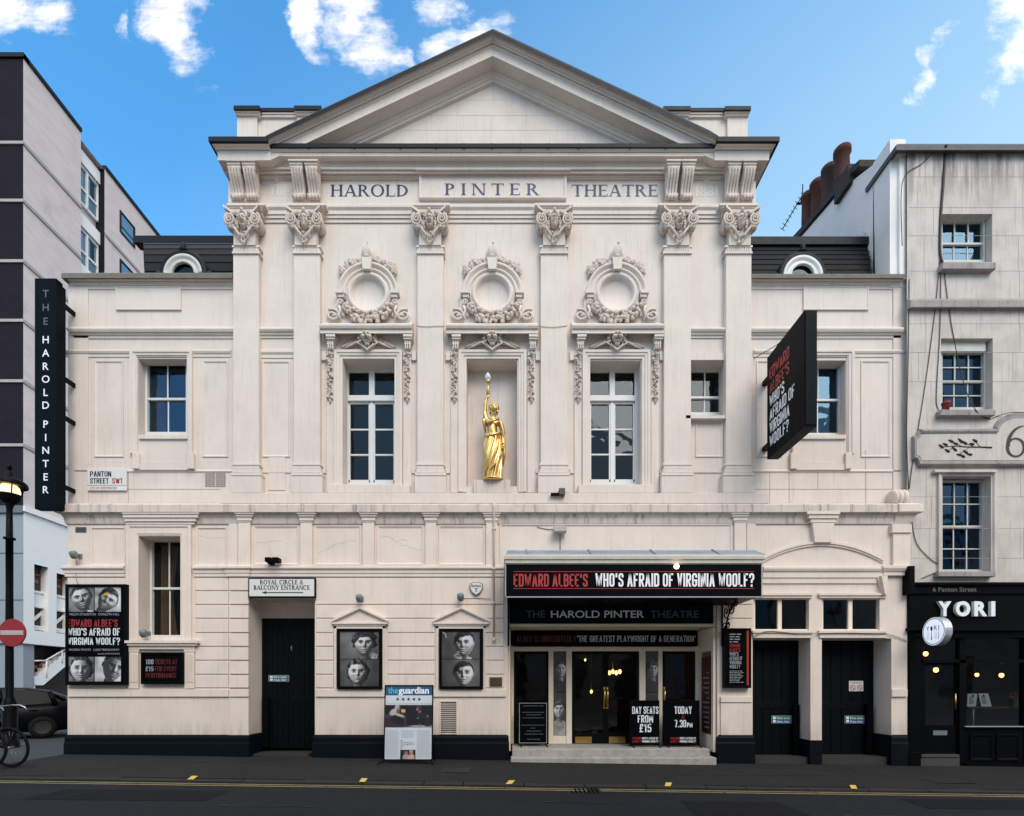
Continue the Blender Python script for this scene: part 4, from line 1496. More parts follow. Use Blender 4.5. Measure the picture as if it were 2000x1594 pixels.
# ---- mansard roofs and their round dormers
for side in (0, 1):
    mb = MB()
    ya, yb = (.85, 1.9) if side == 0 else (.42, .86)
    zt0 = ZTW - .1
    if side == 0:
        a0, a1, b0, b1 = X(285, ya), ML, X(279, yb), ML
        zr = Z(474, yb)
    else:
        a0, a1, b0, b1 = MR, X(1698, ya), MR, X(1691, yb)
        zr = Z(477, yb)
    c = zt0 + (zr - zt0) * .45
    rows = [(ya, zt0, 0), (ya + .10, c, .5), (yb, zr, 1)]
    pa, pb = (285, 279) if side == 0 else (1698, 1691)
    yq = lambda q: ya + (.25 * q + (yb - ya - .25) * q ** 3)
    L0 = (lambda t: X(pa + (pb - pa) * t, yq(t))) if side == 0 else (lambda t: MR)
    R0 = (lambda t: ML) if side == 0 else (lambda t: X(pa + (pb - pa) * t + 4 * math.sin(math.pi * t), yq(t)))
    n = 9
    for k in range(n):
        t, u = k / n, (k + 1) / n
        def at(q):
            return (ya + (.25 * q + (yb - ya - .25) * q ** 3), zt0 + (zr - zt0) * q ** .92)
        y_, z_ = at(t); y2, z2 = at(u)
        mb.quad((L0(t), y_ - .012, z_), (R0(t), y_ - .012, z_), (R0(u), y2, z2 + .004), (L0(u), y2, z2 + .004))
    mb.quad((L0(0), ya, zt0), (L0(1), yb, zr), (L0(1), yb + 4, zr), (L0(0), yb + 4, zt0))
    mb.quad((R0(0), ya, zt0), (R0(1), yb, zr), (R0(1), yb + 4, zr), (R0(0), yb + 4, zt0))
    mb.mi = 1
    mb.box(b0 - .12 if side == 0 else b0, b1 if side == 0 else b1 + .05, yb - .12, yb + .1, zr - .10, zr + .06)
    mb.quad((b0, yb, zr), (b1, yb, zr), (b1, yb + 4, zr), (b0, yb + 4, zr))
    roof = mb.build('mansard_roof', [SLATE, LEAD], T)
    cx, cz, yd = (X(360, .7), Z(537, .7), .7) if side == 0 else (X(1566, .40), Z(541, .40), .40)
    mb = MB()
    s = .40
    mb.lathe([(.225, 0.0), (.225, .05), (.25, .06), (.27, .03), (.33, .03), (.345, .06), (.40, .06), (.40, -.1)], (cx, yd, cz), 'y', 28, 0, 180)
    d = mb.build('dormer', WHITE if side else OLDWHITE, roof)
    mb = MB()
    mb.lathe([(.40, .05), (.46, .07), (.50, .02), (.52, -.4), (.5, -.6)], (cx, yd, cz), 'y', 28, -8, 188)
    mb.ellipsoid((cx, yd - .03, cz + .56), (.055, .055, .10)); mb.ellipsoid((cx, yd - .03, cz + .50), (.09, .07, .04))
    for sg in (-1, 1):
        mb.ellipsoid((cx + sg * .52, yd, cz - .02), (.09, .06, .10))
    mb.build('dormer_hood', LEAD, roof)
    mb = MB()
    mb.lathe([(.001, .0), (.225, .0)], (cx, yd + .02, cz), 'y', 24, 0, 180)
    mb.build('dormer_pane', GLASS, roof)
    if side == 1:
        mb = MB()
        rng = random.Random(8)
        for k in range(26):
            t = rng.random()
            bx, by, bz = R0(t), ya + (yb - ya) * t, zt0 + (zr - zt0) * t
            L_ = rng.uniform(.15, .35)
            mb.tube([(bx, by, bz), (bx + L_ * .2, by - .02, bz + L_ * .6), (bx + L_ * rng.uniform(-.6, .1), by, bz + L_)], [.006, .005, .002], 4)
        mb.build('bird_spikes', BLACKMETAL, roof)
# ------------------------------------------------------------------ main block: order, entablature, pediment
# capital prototypes, built round (0,0,0) = centre of the abacus line on the pilaster face
def capital_mesh(parent, pos, mouth, seed):
    rng = random.Random(seed)
    mb = MB()
    mb.prism([(-.25, -.62), (.25, -.62), (.25, -.25), (.31, -.06), (-.31, -.06), (-.25, -.25)], -.05, .10)
    top = [(-.40, .035), (-.33, .015), (-.22, -.03), (-.10, -.06), (0, -.07), (.10, -.06), (.22, -.03), (.33, .015), (.40, .035)]
    low = [(x * .97, z - .055) for x, z in top]
    for a in range(len(top) - 1):
        dep = lambda x: -.10 - .10 * abs(x / .4) ** 1.5
        p = [(low[a][0], low[a][1]), (low[a + 1][0], low[a + 1][1]), (top[a + 1][0], top[a + 1][1]), (top[a][0], top[a][1])]
        ya, yb = dep(top[a][0]), dep(top[a + 1][0])
        mb.add([(p[0][0], ya, p[0][1]), (p[1][0], yb, p[1][1]), (p[2][0], yb, p[2][1]), (p[3][0], ya, p[3][1]),
                (p[0][0], .1, p[0][1]), (p[1][0], .1, p[1][1]), (p[2][0], .1, p[2][1]), (p[3][0], .1, p[3][1])],
               [(0, 1, 2, 3), (7, 6, 5, 4), (0, 4, 5, 1), (3, 2, 6, 7)])
    for s in (-1, 1):
        pts, rs = [], []
        for k in range(30):
            t = k / 29
            r = .115 * (1 - t) + .012
            a = math.pi * .6 + t * 4.6 * math.pi
            pts.append((s * (.285 - r * math.cos(a)), -.13 - .03 * t, -.19 + r * math.sin(a)))
            rs.append(.026 - .012 * t)
        mb.tube(pts, rs, 6)
        mb.lathe([(.001, .10), (.11, .08), (.12, 0), (.12, -.14)], (s * .285, -.03, -.19), 'y', 16)
        mb.ellipsoid((s * .355, -.02, -.20), (.06, .13, .12), 8, 6)
        mb.leaf((s * .36, -.28), (s * .20, -.36), .05, .07, -.10)
        mb.leaf((s * .30, -.10), (s * .10, -.05), .04, .05, -.12)
        # ribbons falling from the volutes to the drop
        pts = []
        for k in range(12):
            t = k / 11
            pts.append((s * (.25 - .19 * t ** .9), -.10 - .03 * math.sin(math.pi * t), -.29 - .22 * t))
        mb.tube(pts, .022, 6)
        for k in range(7):
            t = (k + .5) / 7
            mb.ellipsoid((s * (.24 - .18 * t) + rng.uniform(-.01, .01), -.12, -.28 - .22 * t), (.028, .03, .028), 6, 4)
        mb.leaf((s * .13, -.12), (s * .15, -.36), .03, .05, -.07)
        mb.leaf((s * .18, -.14), (s * .12, -.42), .03, .04, -.06)
        for q in range(5):
            mb.ellipsoid((s * (.115 + .012 * (q % 2)), -.09, -.10 - .055 * q), (.028, .035, .032), 6, 4)
    relief_face(mb, 0, -.20, -.085, .098, .14, .11, mouth, 30, 2.6)
    for k in range(9):
        a = math.pi * k / 8
        mb.ellipsoid((.095 * math.cos(a), -.13, -.14 + .085 * math.sin(a)), (.03, .04, .026), 6, 4)
    mb.ellipsoid((0, -.15, -.03), (.035, .05, .045), 7, 5)
    mb.tube([(.055 * math.cos(2 * math.pi * k / 12), -.085, -.53 + .065 * math.sin(2 * math.pi * k / 12)) for k in range(12)], .014, 5, closed=True)
    for k in range(5):
        mb.ellipsoid((rng.uniform(-.06, .06), -.08, -.40 - .05 * k), (.028, .03, .026), 6, 4)
    mb.v = [(a * .85 + pos[0], b + pos[1], c + pos[2]) for a, b, c in mb.v]
    return mb.build('capital', CARVED, parent, at=pos)


PIL = [(455, 505), (573, 624.5), (815, 866), (1056, 1108), (1297, 1350), (1418, 1468)]
caps = []
for k, (a, b) in enumerate(PIL):
    c = (a + b) / 2
    mb = MB()
    back = YM + .02
    mb.pbox(a, 493, b, 908, 0, back)
    pil = mb.build('pilaster', STUCCO, T, bevel=0.012)
    mb = MB()
    mb.pbox(a - 2, 904, b + 2, 909, -.02, back); mb.pbox(a - .5, 909, b + .5, 916, -.008, back); mb.pbox(a - 2, 916, b + 2, 923, -.025, back)
    mb.pbox(a - 5, 923, b + 5, 929, -.05, back); mb.pbox(a - 5, 930, b + 5, 963, -.045, back)
    mb.build('base', STUCCO, pil, bevel=0.008)
    mb = MB()
    mb.pbox(a - 2, 479, b + 2, 482.5, -.03, back); mb.pbox(a - 2, 491, b + 2, 494.5, -.03, back); mb.pbox(a, 482.5, b, 491, -.012, back)
    n = 11
    for q in range(n):
        u = a + 2 + (b - a - 4) * (q + .3) / n
        mb.pbox(u, 483, u + 2.4, 490.6, -.026, 0)
    mb.build('necking', STUCCO, pil)
    pos = (X(c), 0.0, Z(421))
    if k < 2:
        caps.append(capital_mesh(pil, pos, 1.0 if k == 0 else 0.0, 11 + k))
    else:
        cc = caps[0 if k in (2, 4) else 1].copy()
        COL.objects.link(cc); cc.parent = pil; cc.location = pos

# architrave with a block over every pilaster
mb = MB()
A = prof(YM, [(0.0, 436), (.022, 435), (.022, 427), (.045, 426), (.045, 419.5), (.065, 418.5), (.065, 411), (.10, 404), (.10, 399), (0.0, 398)])
mb.sweep(A, [(ML, BK), (ML, YM), (MR, YM), (MR, BK)])
for (a, b) in PIL:
    c = (a + b) / 2
    mb.pbox(c - 31, 405, c + 31, 418, -.04, YM)
    mb.pbox(c - 34, 400.5, c + 34, 405.5, -.06, YM); mb.pbox(c - 37.5, 396, c + 37.5, 401, -.085, YM)
mb.build('architrave', STUCCO, T, bevel=0.006)

# frieze: bed moulding and the raised name panel
mb = MB()
mb.sweep(prof(YM, [(0.0, 352), (.03, 350), (.03, 347), (.06, 344), (.06, 341), (.12, 338), (.12, 333), (.16, 330), (.16, 326), (0, 325)]), [(ML, BK), (ML, YM), (MR, YM), (MR, BK)])
mb.ploops(820, 337, 1106, 393, [(0, YM), (0, YM - .075), (.035, YM - .075), (.06, YM - .05)], True)
mb.sweep(prof(YM - .075, [(0, 340), (.04, 338), (.05, 334), (.09, 331), (.09, 328), (-.05, 327)]), [(X(820), YM), (X(820), YM - .075), (X(1106), YM - .075), (X(1106), YM)])
mb.pbox(446, 354, 505, 396, YM - .09, YM); mb.pbox(1418, 354, 1476, 396, YM - .09, YM)
mb.build('frieze', STUCCO, T)
yfz = YM - .002
NAME = mat('incised_navy', (0.008, 0.025, 0.085), 0.5, var=0.25, vscale=30)
WEIGHT[:] = [1.22, 1.35]
mb = MB()
roman(mb, 'HAROLD', (X(645, YM), YM, Z(384, YM)), (1, 0, 0), .232, width=(799 - 645) / 100 * 1.012)
mb.build('name_lettering', NAME, T)
mb = MB()
roman(mb, 'THEATRE', (X(1116, YM), YM, Z(384, YM)), (1, 0, 0), .232, width=(1286 - 1116) / 100 * 1.012)
mb.build('name_lettering', NAME, T)
mb = MB()
roman(mb, 'PINTER', (X(868, YM - .05), YM - .05, Z(381.5, YM - .05)), (1, 0, 0), .228, width=(1055 - 868) / 100, track=.36)
mb.build('name_lettering', NAME, T)
mb = MB()
roman(mb, 'The', (X(524, YM), YM, Z(381, YM)), (1, 0, 0), .20, width=.42)
mb.build('faded_lettering', LGHOST, T)
mb = MB()
roman(mb, '1881', (X(1357, YM), YM, Z(384, YM)), (1, 0, 0), .20, width=.47)
mb.build('faded_lettering', LGHOST, T)
WEIGHT[:] = [1.0, 1.0]

# cornice: whole at the ends, without its top moulding under the pediment
CX0, CX1 = 525, 1399
mb = MB()
endp = prof(YM, [(.06, 338), (.08, 334), (.12, 331), (.16, 326), (.30, 313), (.32, 311.5), (.325, 293), (.35, 292), (.36, 289), (.375, 286), (.43, 279), (.44, 277)])
zz = Z(311, YM - .32)
endp[3] = (.17, zz + .0); endp[4] = (.30, zz); endp[5] = (.32, zz - .02)
endp += [(.45, Z(276, YM - .45)), (.0, Z(276, YM - .45))]
xl, xr = X(452) + .06, X(1470) - .06
mb.sweep(endp, [(xl, BK), (xl, YM), (X(CX0, YM - .4), YM)])
mb.sweep(endp, [(X(CX1, YM - .4), YM), (xr, YM), (xr, BK)])
cenp = prof(YM, [(.06, 338), (.08, 334), (.12, 331), (.16, 326), (.28, 307), (.29, 305), (.295, 297), (.315, 296), (.325, 292), (.345, 289), (.35, 288)])
zc = Z(305, YM - .29)
cenp[3] = (.17, zc + .015); cenp[4] = (.275, zc + .015); cenp[5] = (.29, zc)
cenp += [(0.0, Z(288, YM - .35))]


def squeeze(mb):
    """the cornice returns overhang the flanks less than the front"""
    for i, (a, b, c) in enumerate(mb.v):
        if a < xl:
            mb.v[i] = (xl - (xl - a) * .66, b, c)
        elif a > xr:
            mb.v[i] = (xr + (a - xr) * .88, b, c)


mb.sweep(cenp, [(X(CX0, YM - .4) + .002, YM), (X(CX1, YM - .4) - .002, YM)])
squeeze(mb)
split_build(mb, 'cornice', STUCCO, T, tol=.001)
mb = MB()
zt = Z(276, YM - .45)
mb.sweep([(.0, zt - .0), (.465, zt - .012), (.465, zt + .075), (0, zt + .10)], [(xl, BK), (xl, YM), (X(520, YM - .5), YM)])
mb.sweep([(.0, zt - .0), (.465, zt - .012), (.465, zt + .075), (0, zt + .10)], [(X(1402, YM - .5), YM), (xr, YM), (xr, BK)])
squeeze(mb)
zt = Z(288, YM - .35)
mb.sweep([(.0, zt + .002), (.365, zt - .01), (.365, zt + .062), (0, zt + .08)], [(X(526, YM - .36), YM), (X(1396, YM - .36), YM)])
for px in (600, 690, 780, 850, 905, 960, 1015, 1070, 1130, 1230, 1300):
    mb.pbox(px, 279.4, px + 2, 287.5, YM - .372, YM - .3)
cl_ = split_build(mb, 'cornice_flashing', LEAD, T)

# pediment: raking mouldings carried up both slopes over the tympanum
apx, apz = 961.5, 58.0
SL = 207.0 / 441.0


def rake_prof(pts):
    """points of (outward, px below the top line at the apex) become (outward, metres below the lead edge)"""
    z0 = Z(apz, YM - .45)
    return [(o, z0 - Z(apz + v, YM - o)) for o, v in pts]


def rake(mb, pts, xe0, xe1):
    xa = X(apx, YM - .4)
    z0 = Z(apz, YM - .45)
    k = len(pts)
    vs = []
    for (xq, yq) in ((xe0, 0), (xa, 1), (xe1, 2)):
        for (o, dv) in pts:
            top = z0 - SL * abs(xq - xa)
            vs.append((xq, YM - o, top - dv))
    fs = []
    for i in range(2):
        for j in range(k - 1):
            a = i * k + j
            fs.append((a, a + k, a + k + 1, a + 1))
    fs.append(tuple(range(k))); fs.append(tuple(range(3 * k - 1, 2 * k - 1, -1)))
    mb.add(vs, fs)


xe0, xe1 = X(517, YM - .45), X(1402, YM - .45)
mb = MB()
rp = rake_prof([(.0, 9), (.43, 9), (.42, 11), (.405, 15), (.37, 20), (.36, 22), (.36, 25), (.335, 26), (.33, 30), (.305, 35), (.30, 37), (.295, 51), (.285, 52)])
zs = rp[-1][1]
rp += [(.075, zs + .005), (.07, zs + .05), (.05, zs + .06), (.04, zs + .11), (.015, zs + .12), (.01, zs + .15), (-.03, zs + .16), (-.05, zs + .17)]
rake(mb, rp, xe0, xe1)
ped = mb.build('pediment', STUCCO, T)
mb = MB()
rake(mb, rake_prof([(.0, 9.2), (.45, 9), (.45, 0), (.0, -2)]), xe0 - .02, xe1 + .02)
mb.build('pediment_flashing', LEAD, ped)
mb = MB()
zb_ = Z(289, YM)
mb.prism([(X(560, YM), zb_), (X(1363, YM), zb_), (X(apx, YM), Z(102, YM))], YM + .045, YM + .25)
# ashlar joints of the tympanum
for (a, b, c) in ((900, 1025, 195), (835, 1090, 225), (770, 1155, 254)):
    mb.pbox(a + 2, c - .35, b - 2, c + .35, YM + .042, YM + .048)
tym = mb.build('tympanum', STUCCO, ped)
mb = MB()
for (a, c, d) in ((962, 165, 195), (895, 195, 225), (987, 195, 225), (1028, 195, 225), (832, 225, 254), (905, 225, 254), (1090, 225, 254), (962, 225, 254), (1065, 254, 284), (1155, 254, 284), (857, 254, 284), (775, 254, 284), (1000, 254, 284)):
    mb.pbox(a, c, a + .7, d, YM + .0425, YM + .048)
mb.build('ashlar_joint', mat('joint_fine', (0.55, 0.49, 0.46), 0.9), tym)
# roof behind the pediment
mb = MB()
za = Z(apz, YM - .45) - .16
xa = X(apx, YM - .4)
for xq in (xe0 + .4, xe1 - .4):
    zq = za - SL * abs(xq - xa)
    mb.quad((xa, YM, za), (xq, YM, zq), (xq, BK, zq), (xa, BK, za))
mb.add([(xa, BK, za), (xe0 + .4, BK, za - SL * (xa - xe0 - .4)), (xe1 - .4, BK, za - SL * (xe1 - .4 - xa))], [(0, 1, 2)])
mb.build('roof', SLATE, T)

# parapet posts behind the pediment's feet
for side in (0, 1):
    mb = MB()
    yp = .75
    f = (lambda a, b: (a, b)) if side == 0 else (lambda a, b: (1923 - b, 1923 - a))
    dy = 0 if side == 0 else 1
    for (a, b) in ((463, 502), (580, 620)):
        a, b = f(a, b)
        mb.pbox(a, 224 + dy, b, 282, yp, yp + .5)
        mb.pbox(a - 3, 218 + dy, b + 3, 224 + dy, yp - .04, yp + .55); mb.pbox(a - 5, 213 + dy, b + 5, 218 + dy, yp - .07, yp + .6)
    a, b = f(498, 585)
    mb.pbox(a, 228, b, 282, yp + .06, yp + .45); mb.pbox(a, 222, b, 228, yp + .02, yp + .5); mb.pbox(a, 216.5, b, 222, yp - .0, yp + .52)
    par = mb.build('parapet', STUCCO, T)
    mb = MB()
    for (a, b) in ((456, 506.5), (574, 627)):
        a, b = f(a, b)
        mb.pbox(a, 206 + dy, b, 213.5 + dy, yp - .10, yp + .62)
    a, b = f(506, 575)
    mb.pbox(a, 210.5, b, 217, yp - .02, yp + .54)
    mb.build('parapet_capping', LEAD, par)

# consoles in pairs under the cornice
mb = MB()


def console(mb, c, wd, zt, zb, y0):
    """scrolled bracket, centre c, standing out from y0"""
    H_ = zt - zb
    hw = wd / 2
    mb.box(c - hw * 1.25, c + hw * 1.25, y0 - .24, y0, zt - .05 * H_, zt)
    mb.box(c - hw * 1.12, c + hw * 1.12, y0 - .215, y0, zt - .12 * H_, zt - .05 * H_)
    body = [(y0, zt - .12 * H_), (y0, zb)]
    for k in range(15):
        t = k / 14
        out = .05 + .14 * (1 - t) ** 1.3 + .03 * math.sin(t * math.pi * 2)
        body.append((y0 - out, zb + .10 * H_ + (H_ * .78) * (1 - (1 - t)) if False else zb + .08 * H_ + H_ * .80 * (1 - t)))
    front = body[2:]
    poly = [(y0, zb + .08 * H_)] + [(y0, zt - .12 * H_)] + front
    mb.side_prism(poly, c - hw, c + hw)
    for q in range(4):
        xx = c - hw + wd * (q + .5) / 4
        fr = [(a - .022, b) for a, b in front[1:-2]]
        bk = [(a + .01, b) for a, b in front[1:-2]][::-1]
        mb.side_prism(fr + bk, xx - wd * .075, xx + wd * .075)
    mb.tube([(c - hw * 1.05, y0 - .165, zt - .19 * H_), (c + hw * 1.05, y0 - .165, zt - .19 * H_)], .05, 12)
    mb.tube([(c - hw * 1.02, y0 - .07, zb + .09 * H_), (c + hw * 1.02, y0 - .07, zb + .09 * H_)], .055, 10)
    for q in range(3):
        mb.ellipsoid((c + (q - 1) * hw * .55, y0 - .09, zb + .04 * H_), (.035, .05, .05), 6, 4)
    mb.box(c - hw * 1.1, c + hw * 1.1, y0 - .05, y0, zb - .01, zb + .02)


cons = None
for px in (460.5, 489, 581.5, 610.5, 1313.5, 1343, 1432, 1461.5):
    pos = (X(px, -.1), YM - .09, Z(394, 0))
    if cons is None:
        mb = MB()
        console(mb, pos[0], .225, Z(317, -.15), pos[2], pos[1])
        cons = mb.build('console', CARVED, T, at=pos)
    else:
        c = cons.copy(); COL.objects.link(c); c.parent = T; c.location = pos

# ---- bays: round recess, hood, carved window frame
BAY = [720.5, 962, 1203]


def roundel_mesh(cx, cz):
    y = YM
    mb = MB()
    mb.lathe([(.001, -.0), (.305, .0), (.32, .03), (.335, .085), (.365, .105), (.395, .095), (.41, .055), (.44, .05)], (cx, y - .002, cz), 'y', 40)
    mb.lathe([(.435, .04), (.455, .09), (.485, .09), (.50, .06), (.53, .055), (.545, .105), (.59, .115), (.60, .0)], (cx, y, cz), 'y', 40, 0, 180)
    mb.lathe([(.435, .05), (.46, .03), (.47, .0)], (cx, y, cz), 'y', 30, 180, 360)
    for s in (-1, 1):
        for (o, za, zb, e) in ((.14, .03, -.04, .62), (.11, -.04, -.10, .58)):
            xa, xb = sorted((cx + s * .46, cx + s * e))
            mb.box(xa, xb, y - o, y, cz + zb, cz + za)
        # side scrolls
        xs = cx + s * .56
        mb.prism([(xs - .10, cz - .42), (xs + .10, cz - .42), (xs + .07, cz - .10), (xs - .07, cz - .10)] if s > 0 else [(xs - .10, cz - .42), (xs + .10, cz - .42), (xs + .07, cz - .10), (xs - .07, cz - .10)], y - .05, y)
        pts = [(cx + s * (.54 - .06 * (1 - k / 24) * math.cos(k / 24 * 9)), y - .10, cz - .20 + .06 * (1 - k / 24) * math.sin(k / 24 * 9)) for k in range(25)]
        mb.tube(pts, .016, 5)
        pts = [(cx + s * (.62 + .15 * (1 - k / 30) * math.cos(k / 30 * 11 + 1) + .08), y - .06, cz - .42 + .12 * (1 - k / 30) * math.sin(k / 30 * 11 + 1)) for k in range(31)]
        mb.tube(pts, .022, 5)
        mb.lathe([(.001, .04), (.12, .03), (.14, 0)], (cx + s * .70, y, cz - .42), 'y', 14)
        mb.tube([(cx + s * .56, y - .08, cz - .26), (cx + s * .53, y - .10, cz - .36), (cx + s * .57, y - .09, cz - .44), (cx + s * .52, y - .08, cz - .53)], [.03, .024, .028, .01], 6)
    # keystone and its finial
    mb.prism([(cx - .075, cz + .40), (cx + .075, cz + .40), (cx + .10, cz + .64), (cx - .10, cz + .64)], y - .17, y)
    fin = [(cx - .13, cz + .64), (cx + .13, cz + .64), (cx + .135, cz + .70), (cx + .10, cz + .78), (cx + .045, cz + .84), (cx + .012, cz + .93), (cx, cz + .96), (cx - .012, cz + .93), (cx - .045, cz + .84), (cx - .10, cz + .78), (cx - .135, cz + .70)]
    mb.prism(fin, y - .10, y)
    mb.leaf((cx, cz + .58), (cx, cz + .95), .15, .20, y - .06)
    mb.ellipsoid((cx, y - .10, cz + .655), (.10, .09, .035), 10, 6)
    return mb


def roundel_fruit(cx, cz):
    y = YM
    mb = MB()
    rng = random.Random(4)
    for k in range(130):
        t = rng.random()
        a = R(210 + 120 * t)
        th = .05 + .085 * math.sin(math.pi * t)
        r = .525 + rng.uniform(-th, th * .8)
        q = rng.uniform(.026, .048)
        mb.ellipsoid((cx + r * math.cos(a), y - .05 - rng.uniform(0, .08), cz + r * math.sin(a)), (q, q, q), 6, 4)
    for k in range(26):
        t = rng.random()
        a = R(208 + 124 * t)
        r = .53
        b = rng.uniform(0, 6.28)
        p = (cx + r * math.cos(a), cz + r * math.sin(a))
        mb.leaf(p, (p[0] + .10 * math.cos(b), p[1] + .10 * math.sin(b)), .03, .05, y - .07)
    for s in (-1, 1):
        for k in range(44):
            t = (k + rng.random()) / 44
            a = R(90 - s * (12 + 44 * t))
            r = .645 + rng.uniform(-.045, .065) * (1 - t * .5)
            q = rng.uniform(.030, .052) * (1 - .3 * t)
            mb.ellipsoid((cx + r * math.cos(a), y - .05 - rng.uniform(0, .05), cz + r * math.sin(a)), (q, q, q), 6, 4)
        for k in range(9):
            a = R(90 - s * (16 + 4.3 * k))
            p = (cx + .665 * math.cos(a), cz + .665 * math.sin(a))
            mb.leaf(p, (p[0] + s * rng.uniform(.04, .11), p[1] + rng.uniform(.04, .11)), .034, .06, y - .04)
    return mb


def hood_mesh(c):
    mb = MB()
    mb.sweep(prof(YM, [(.0, 656), (.05, 655), (.05, 653), (.20, 651), (.20, 643), (.23, 641), (.25, 636), (.25, 633), (0, 631)]), [(X(c - 88, YM), YM), (X(c + 88, YM), YM)])
    for s in (-1, 1):
        a = c + s * 75.5
        mb.pbox(a - 9, 652, a + 9, 657, YM - .19, YM); mb.pbox(a - 8, 657, a + 8, 662, YM - .17, YM)
        mb.pbox(a - 6.5, 662, a + 6.5, 672, YM - .13, YM); mb.pbox(a - 5.5, 672, a + 5.5, 684, YM - .09, YM)
        for q in range(3):
            mb.pbox(a - 5 + q * 4, 662, a - 3 + q * 4, 680, YM - .145, YM - .05)
        # outer strips and the blocks the festoons hang on
        b = c + s * 75
        mb.pbox(b - 7.5, 684, b + 7.5, 962, YM - .03, YM)
        mb.pbox(b - 7, 686, b + 7, 692, YM - .07, YM)
        e = c + s * 88
        mb.pbox(e - 4.5, 686, e + 4.5, 703, YM - .05, YM)
        mb.pbox(e - 4, 916, e + 4, 924, YM - .03, YM)
    mb.architrave(X(c - 66, YM), X(c + 66, YM), Z(962, YM), Z(687, YM), [(0, YM), (0, YM - .07), (.05, YM - .07), (.06, YM - .055), (.10, YM - .05), (.112, YM - .03), (.155, YM - .03), (.155, YM + .02)])
    return mb


def lion_mesh(cx, cz):
    y = YM - .03
    mb = MB()
    relief_face(mb, cx, cz + .015, y - .10, .105, .125, .10, .9, 30, 2.6)
    rng = random.Random(7)
    for k in range(26):
        a = R(-30 + 240 * k / 25)
        r = .135 + .035 * (k % 2)
        mb.ellipsoid((cx + r * math.cos(a), y - .04 - .02 * (k % 3), cz + .035 + r * .95 * math.sin(a)), (.034, .04, .032), 6, 4)
    for s in (-1, 1):
        mb.ellipsoid((cx + s * .055, y - .19, cz - .03), (.045, .05, .035), 8, 5)
        mb.ellipsoid((cx + s * .12, y - .12, cz + .12), (.035, .04, .04), 7, 5)
        # acanthus running down to each side
        for k in range(8):
            t = k / 7
            p = (cx + s * (.14 + .30 * t), cz - .02 - .10 * t ** 1.2)
            mb.leaf(p, (p[0] + s * (.12 - .03 * t), p[1] + .085 - .07 * t), .019, .06, y)
            mb.leaf(p, (p[0] + s * (.13 - .02 * t), p[1] - .03 - .03 * (1 - t)), .017, .07, y)
        mb.tube([(cx + s * .12, y - .05, cz - .03), (cx + s * .24, y - .05, cz - .06), (cx + s * .36, y - .04, cz - .12), (cx + s * .50, y - .03, cz - .165)], [.03, .026, .02, .01], 6)
        mb.tube([(cx + s * .13, y - .07, cz - .02), (cx + s * .19, y - .08, cz - .08), (cx + s * .13, y - .08, cz - .13), (cx + s * .10, y - .07, cz - .09)], .018, 6)
    mb.prism([(cx - .14, cz - .12), (cx, cz - .235), (cx + .14, cz - .12), (cx + .11, cz - .11), (cx, cz - .19), (cx - .11, cz - .11)], y - .10, y)
    mb.ellipsoid((cx, y - .10, cz - .12), (.055, .05, .04), 8, 5)
    return mb


def festoon_mesh(cx, zt, zb):
    mb = MB()
    rng = random.Random(21)
    y = YM - .03
    n = 46
    for k in range(n):
        t = (k + rng.random()) / n
        w = .052 * (1 - .55 * t) * (0.7 + .5 * abs(math.sin(t * 14)))
        q = rng.uniform(.018, .032) * (1 - .35 * t)
        mb.ellipsoid((cx + rng.uniform(-w, w), y - .02 - rng.uniform(0, .05), zt + (zb - zt) * t), (q, q, q * 1.1), 6, 4)
    for k in range(16):
        t = rng.random() * .9
        p = (cx + rng.uniform(-.02, .02), zt + (zb - zt) * t)
        a = rng.choice((rng.uniform(3.6, 4.4), rng.uniform(5, 5.8)))
        mb.leaf(p, (p[0] + .075 * math.cos(a), p[1] + .075 * math.sin(a)), .022, .04, y - .01)
    mb.tube([(cx, y - .02, zb + .06), (cx, y - .015, zb - .05)], [.012, .003], 5)
    return mb


first = {}
for k, c in enumerate(BAY):
    dx = X(c, YM) - X(BAY[0], YM)
    if k == 0:
        cx = X(c, YM)
        a = (cx, YM, Z(578, YM))
        o = roundel_mesh(cx, a[2]).build('roundel', STUCCO, T, at=a)
        for o2 in split_build(roundel_fruit(cx, a[2]), 'fruit_garland', CARVED, o, tol=.06, at=a):
            o2.location = (0, 0, 0)
        h = hood_mesh(c).build('window_surround', STUCCO, T, at=(cx, YM, Z(962, YM)))
        l = lion_mesh(cx, Z(669, YM)).build('lion_head', CARVED, h, at=(cx, YM, Z(669, YM))); l.location = (0, 0, Z(669, YM) - Z(962, YM))
        for s in (-1, 1):
            q = X(c + s * 75, YM)
            fm = festoon_mesh(q, Z(693, YM), Z(788, YM)).build('festoon', CARVED, h, at=(q, YM, Z(740, YM)))
            fm.location = (q - cx, 0, Z(740, YM) - Z(962, YM))
        first = dict(o=o, h=h)
    else:
        copy_part(first['o'], T, (dx, 0, 0)); copy_part(first['h'], T, (dx, 0, 0))

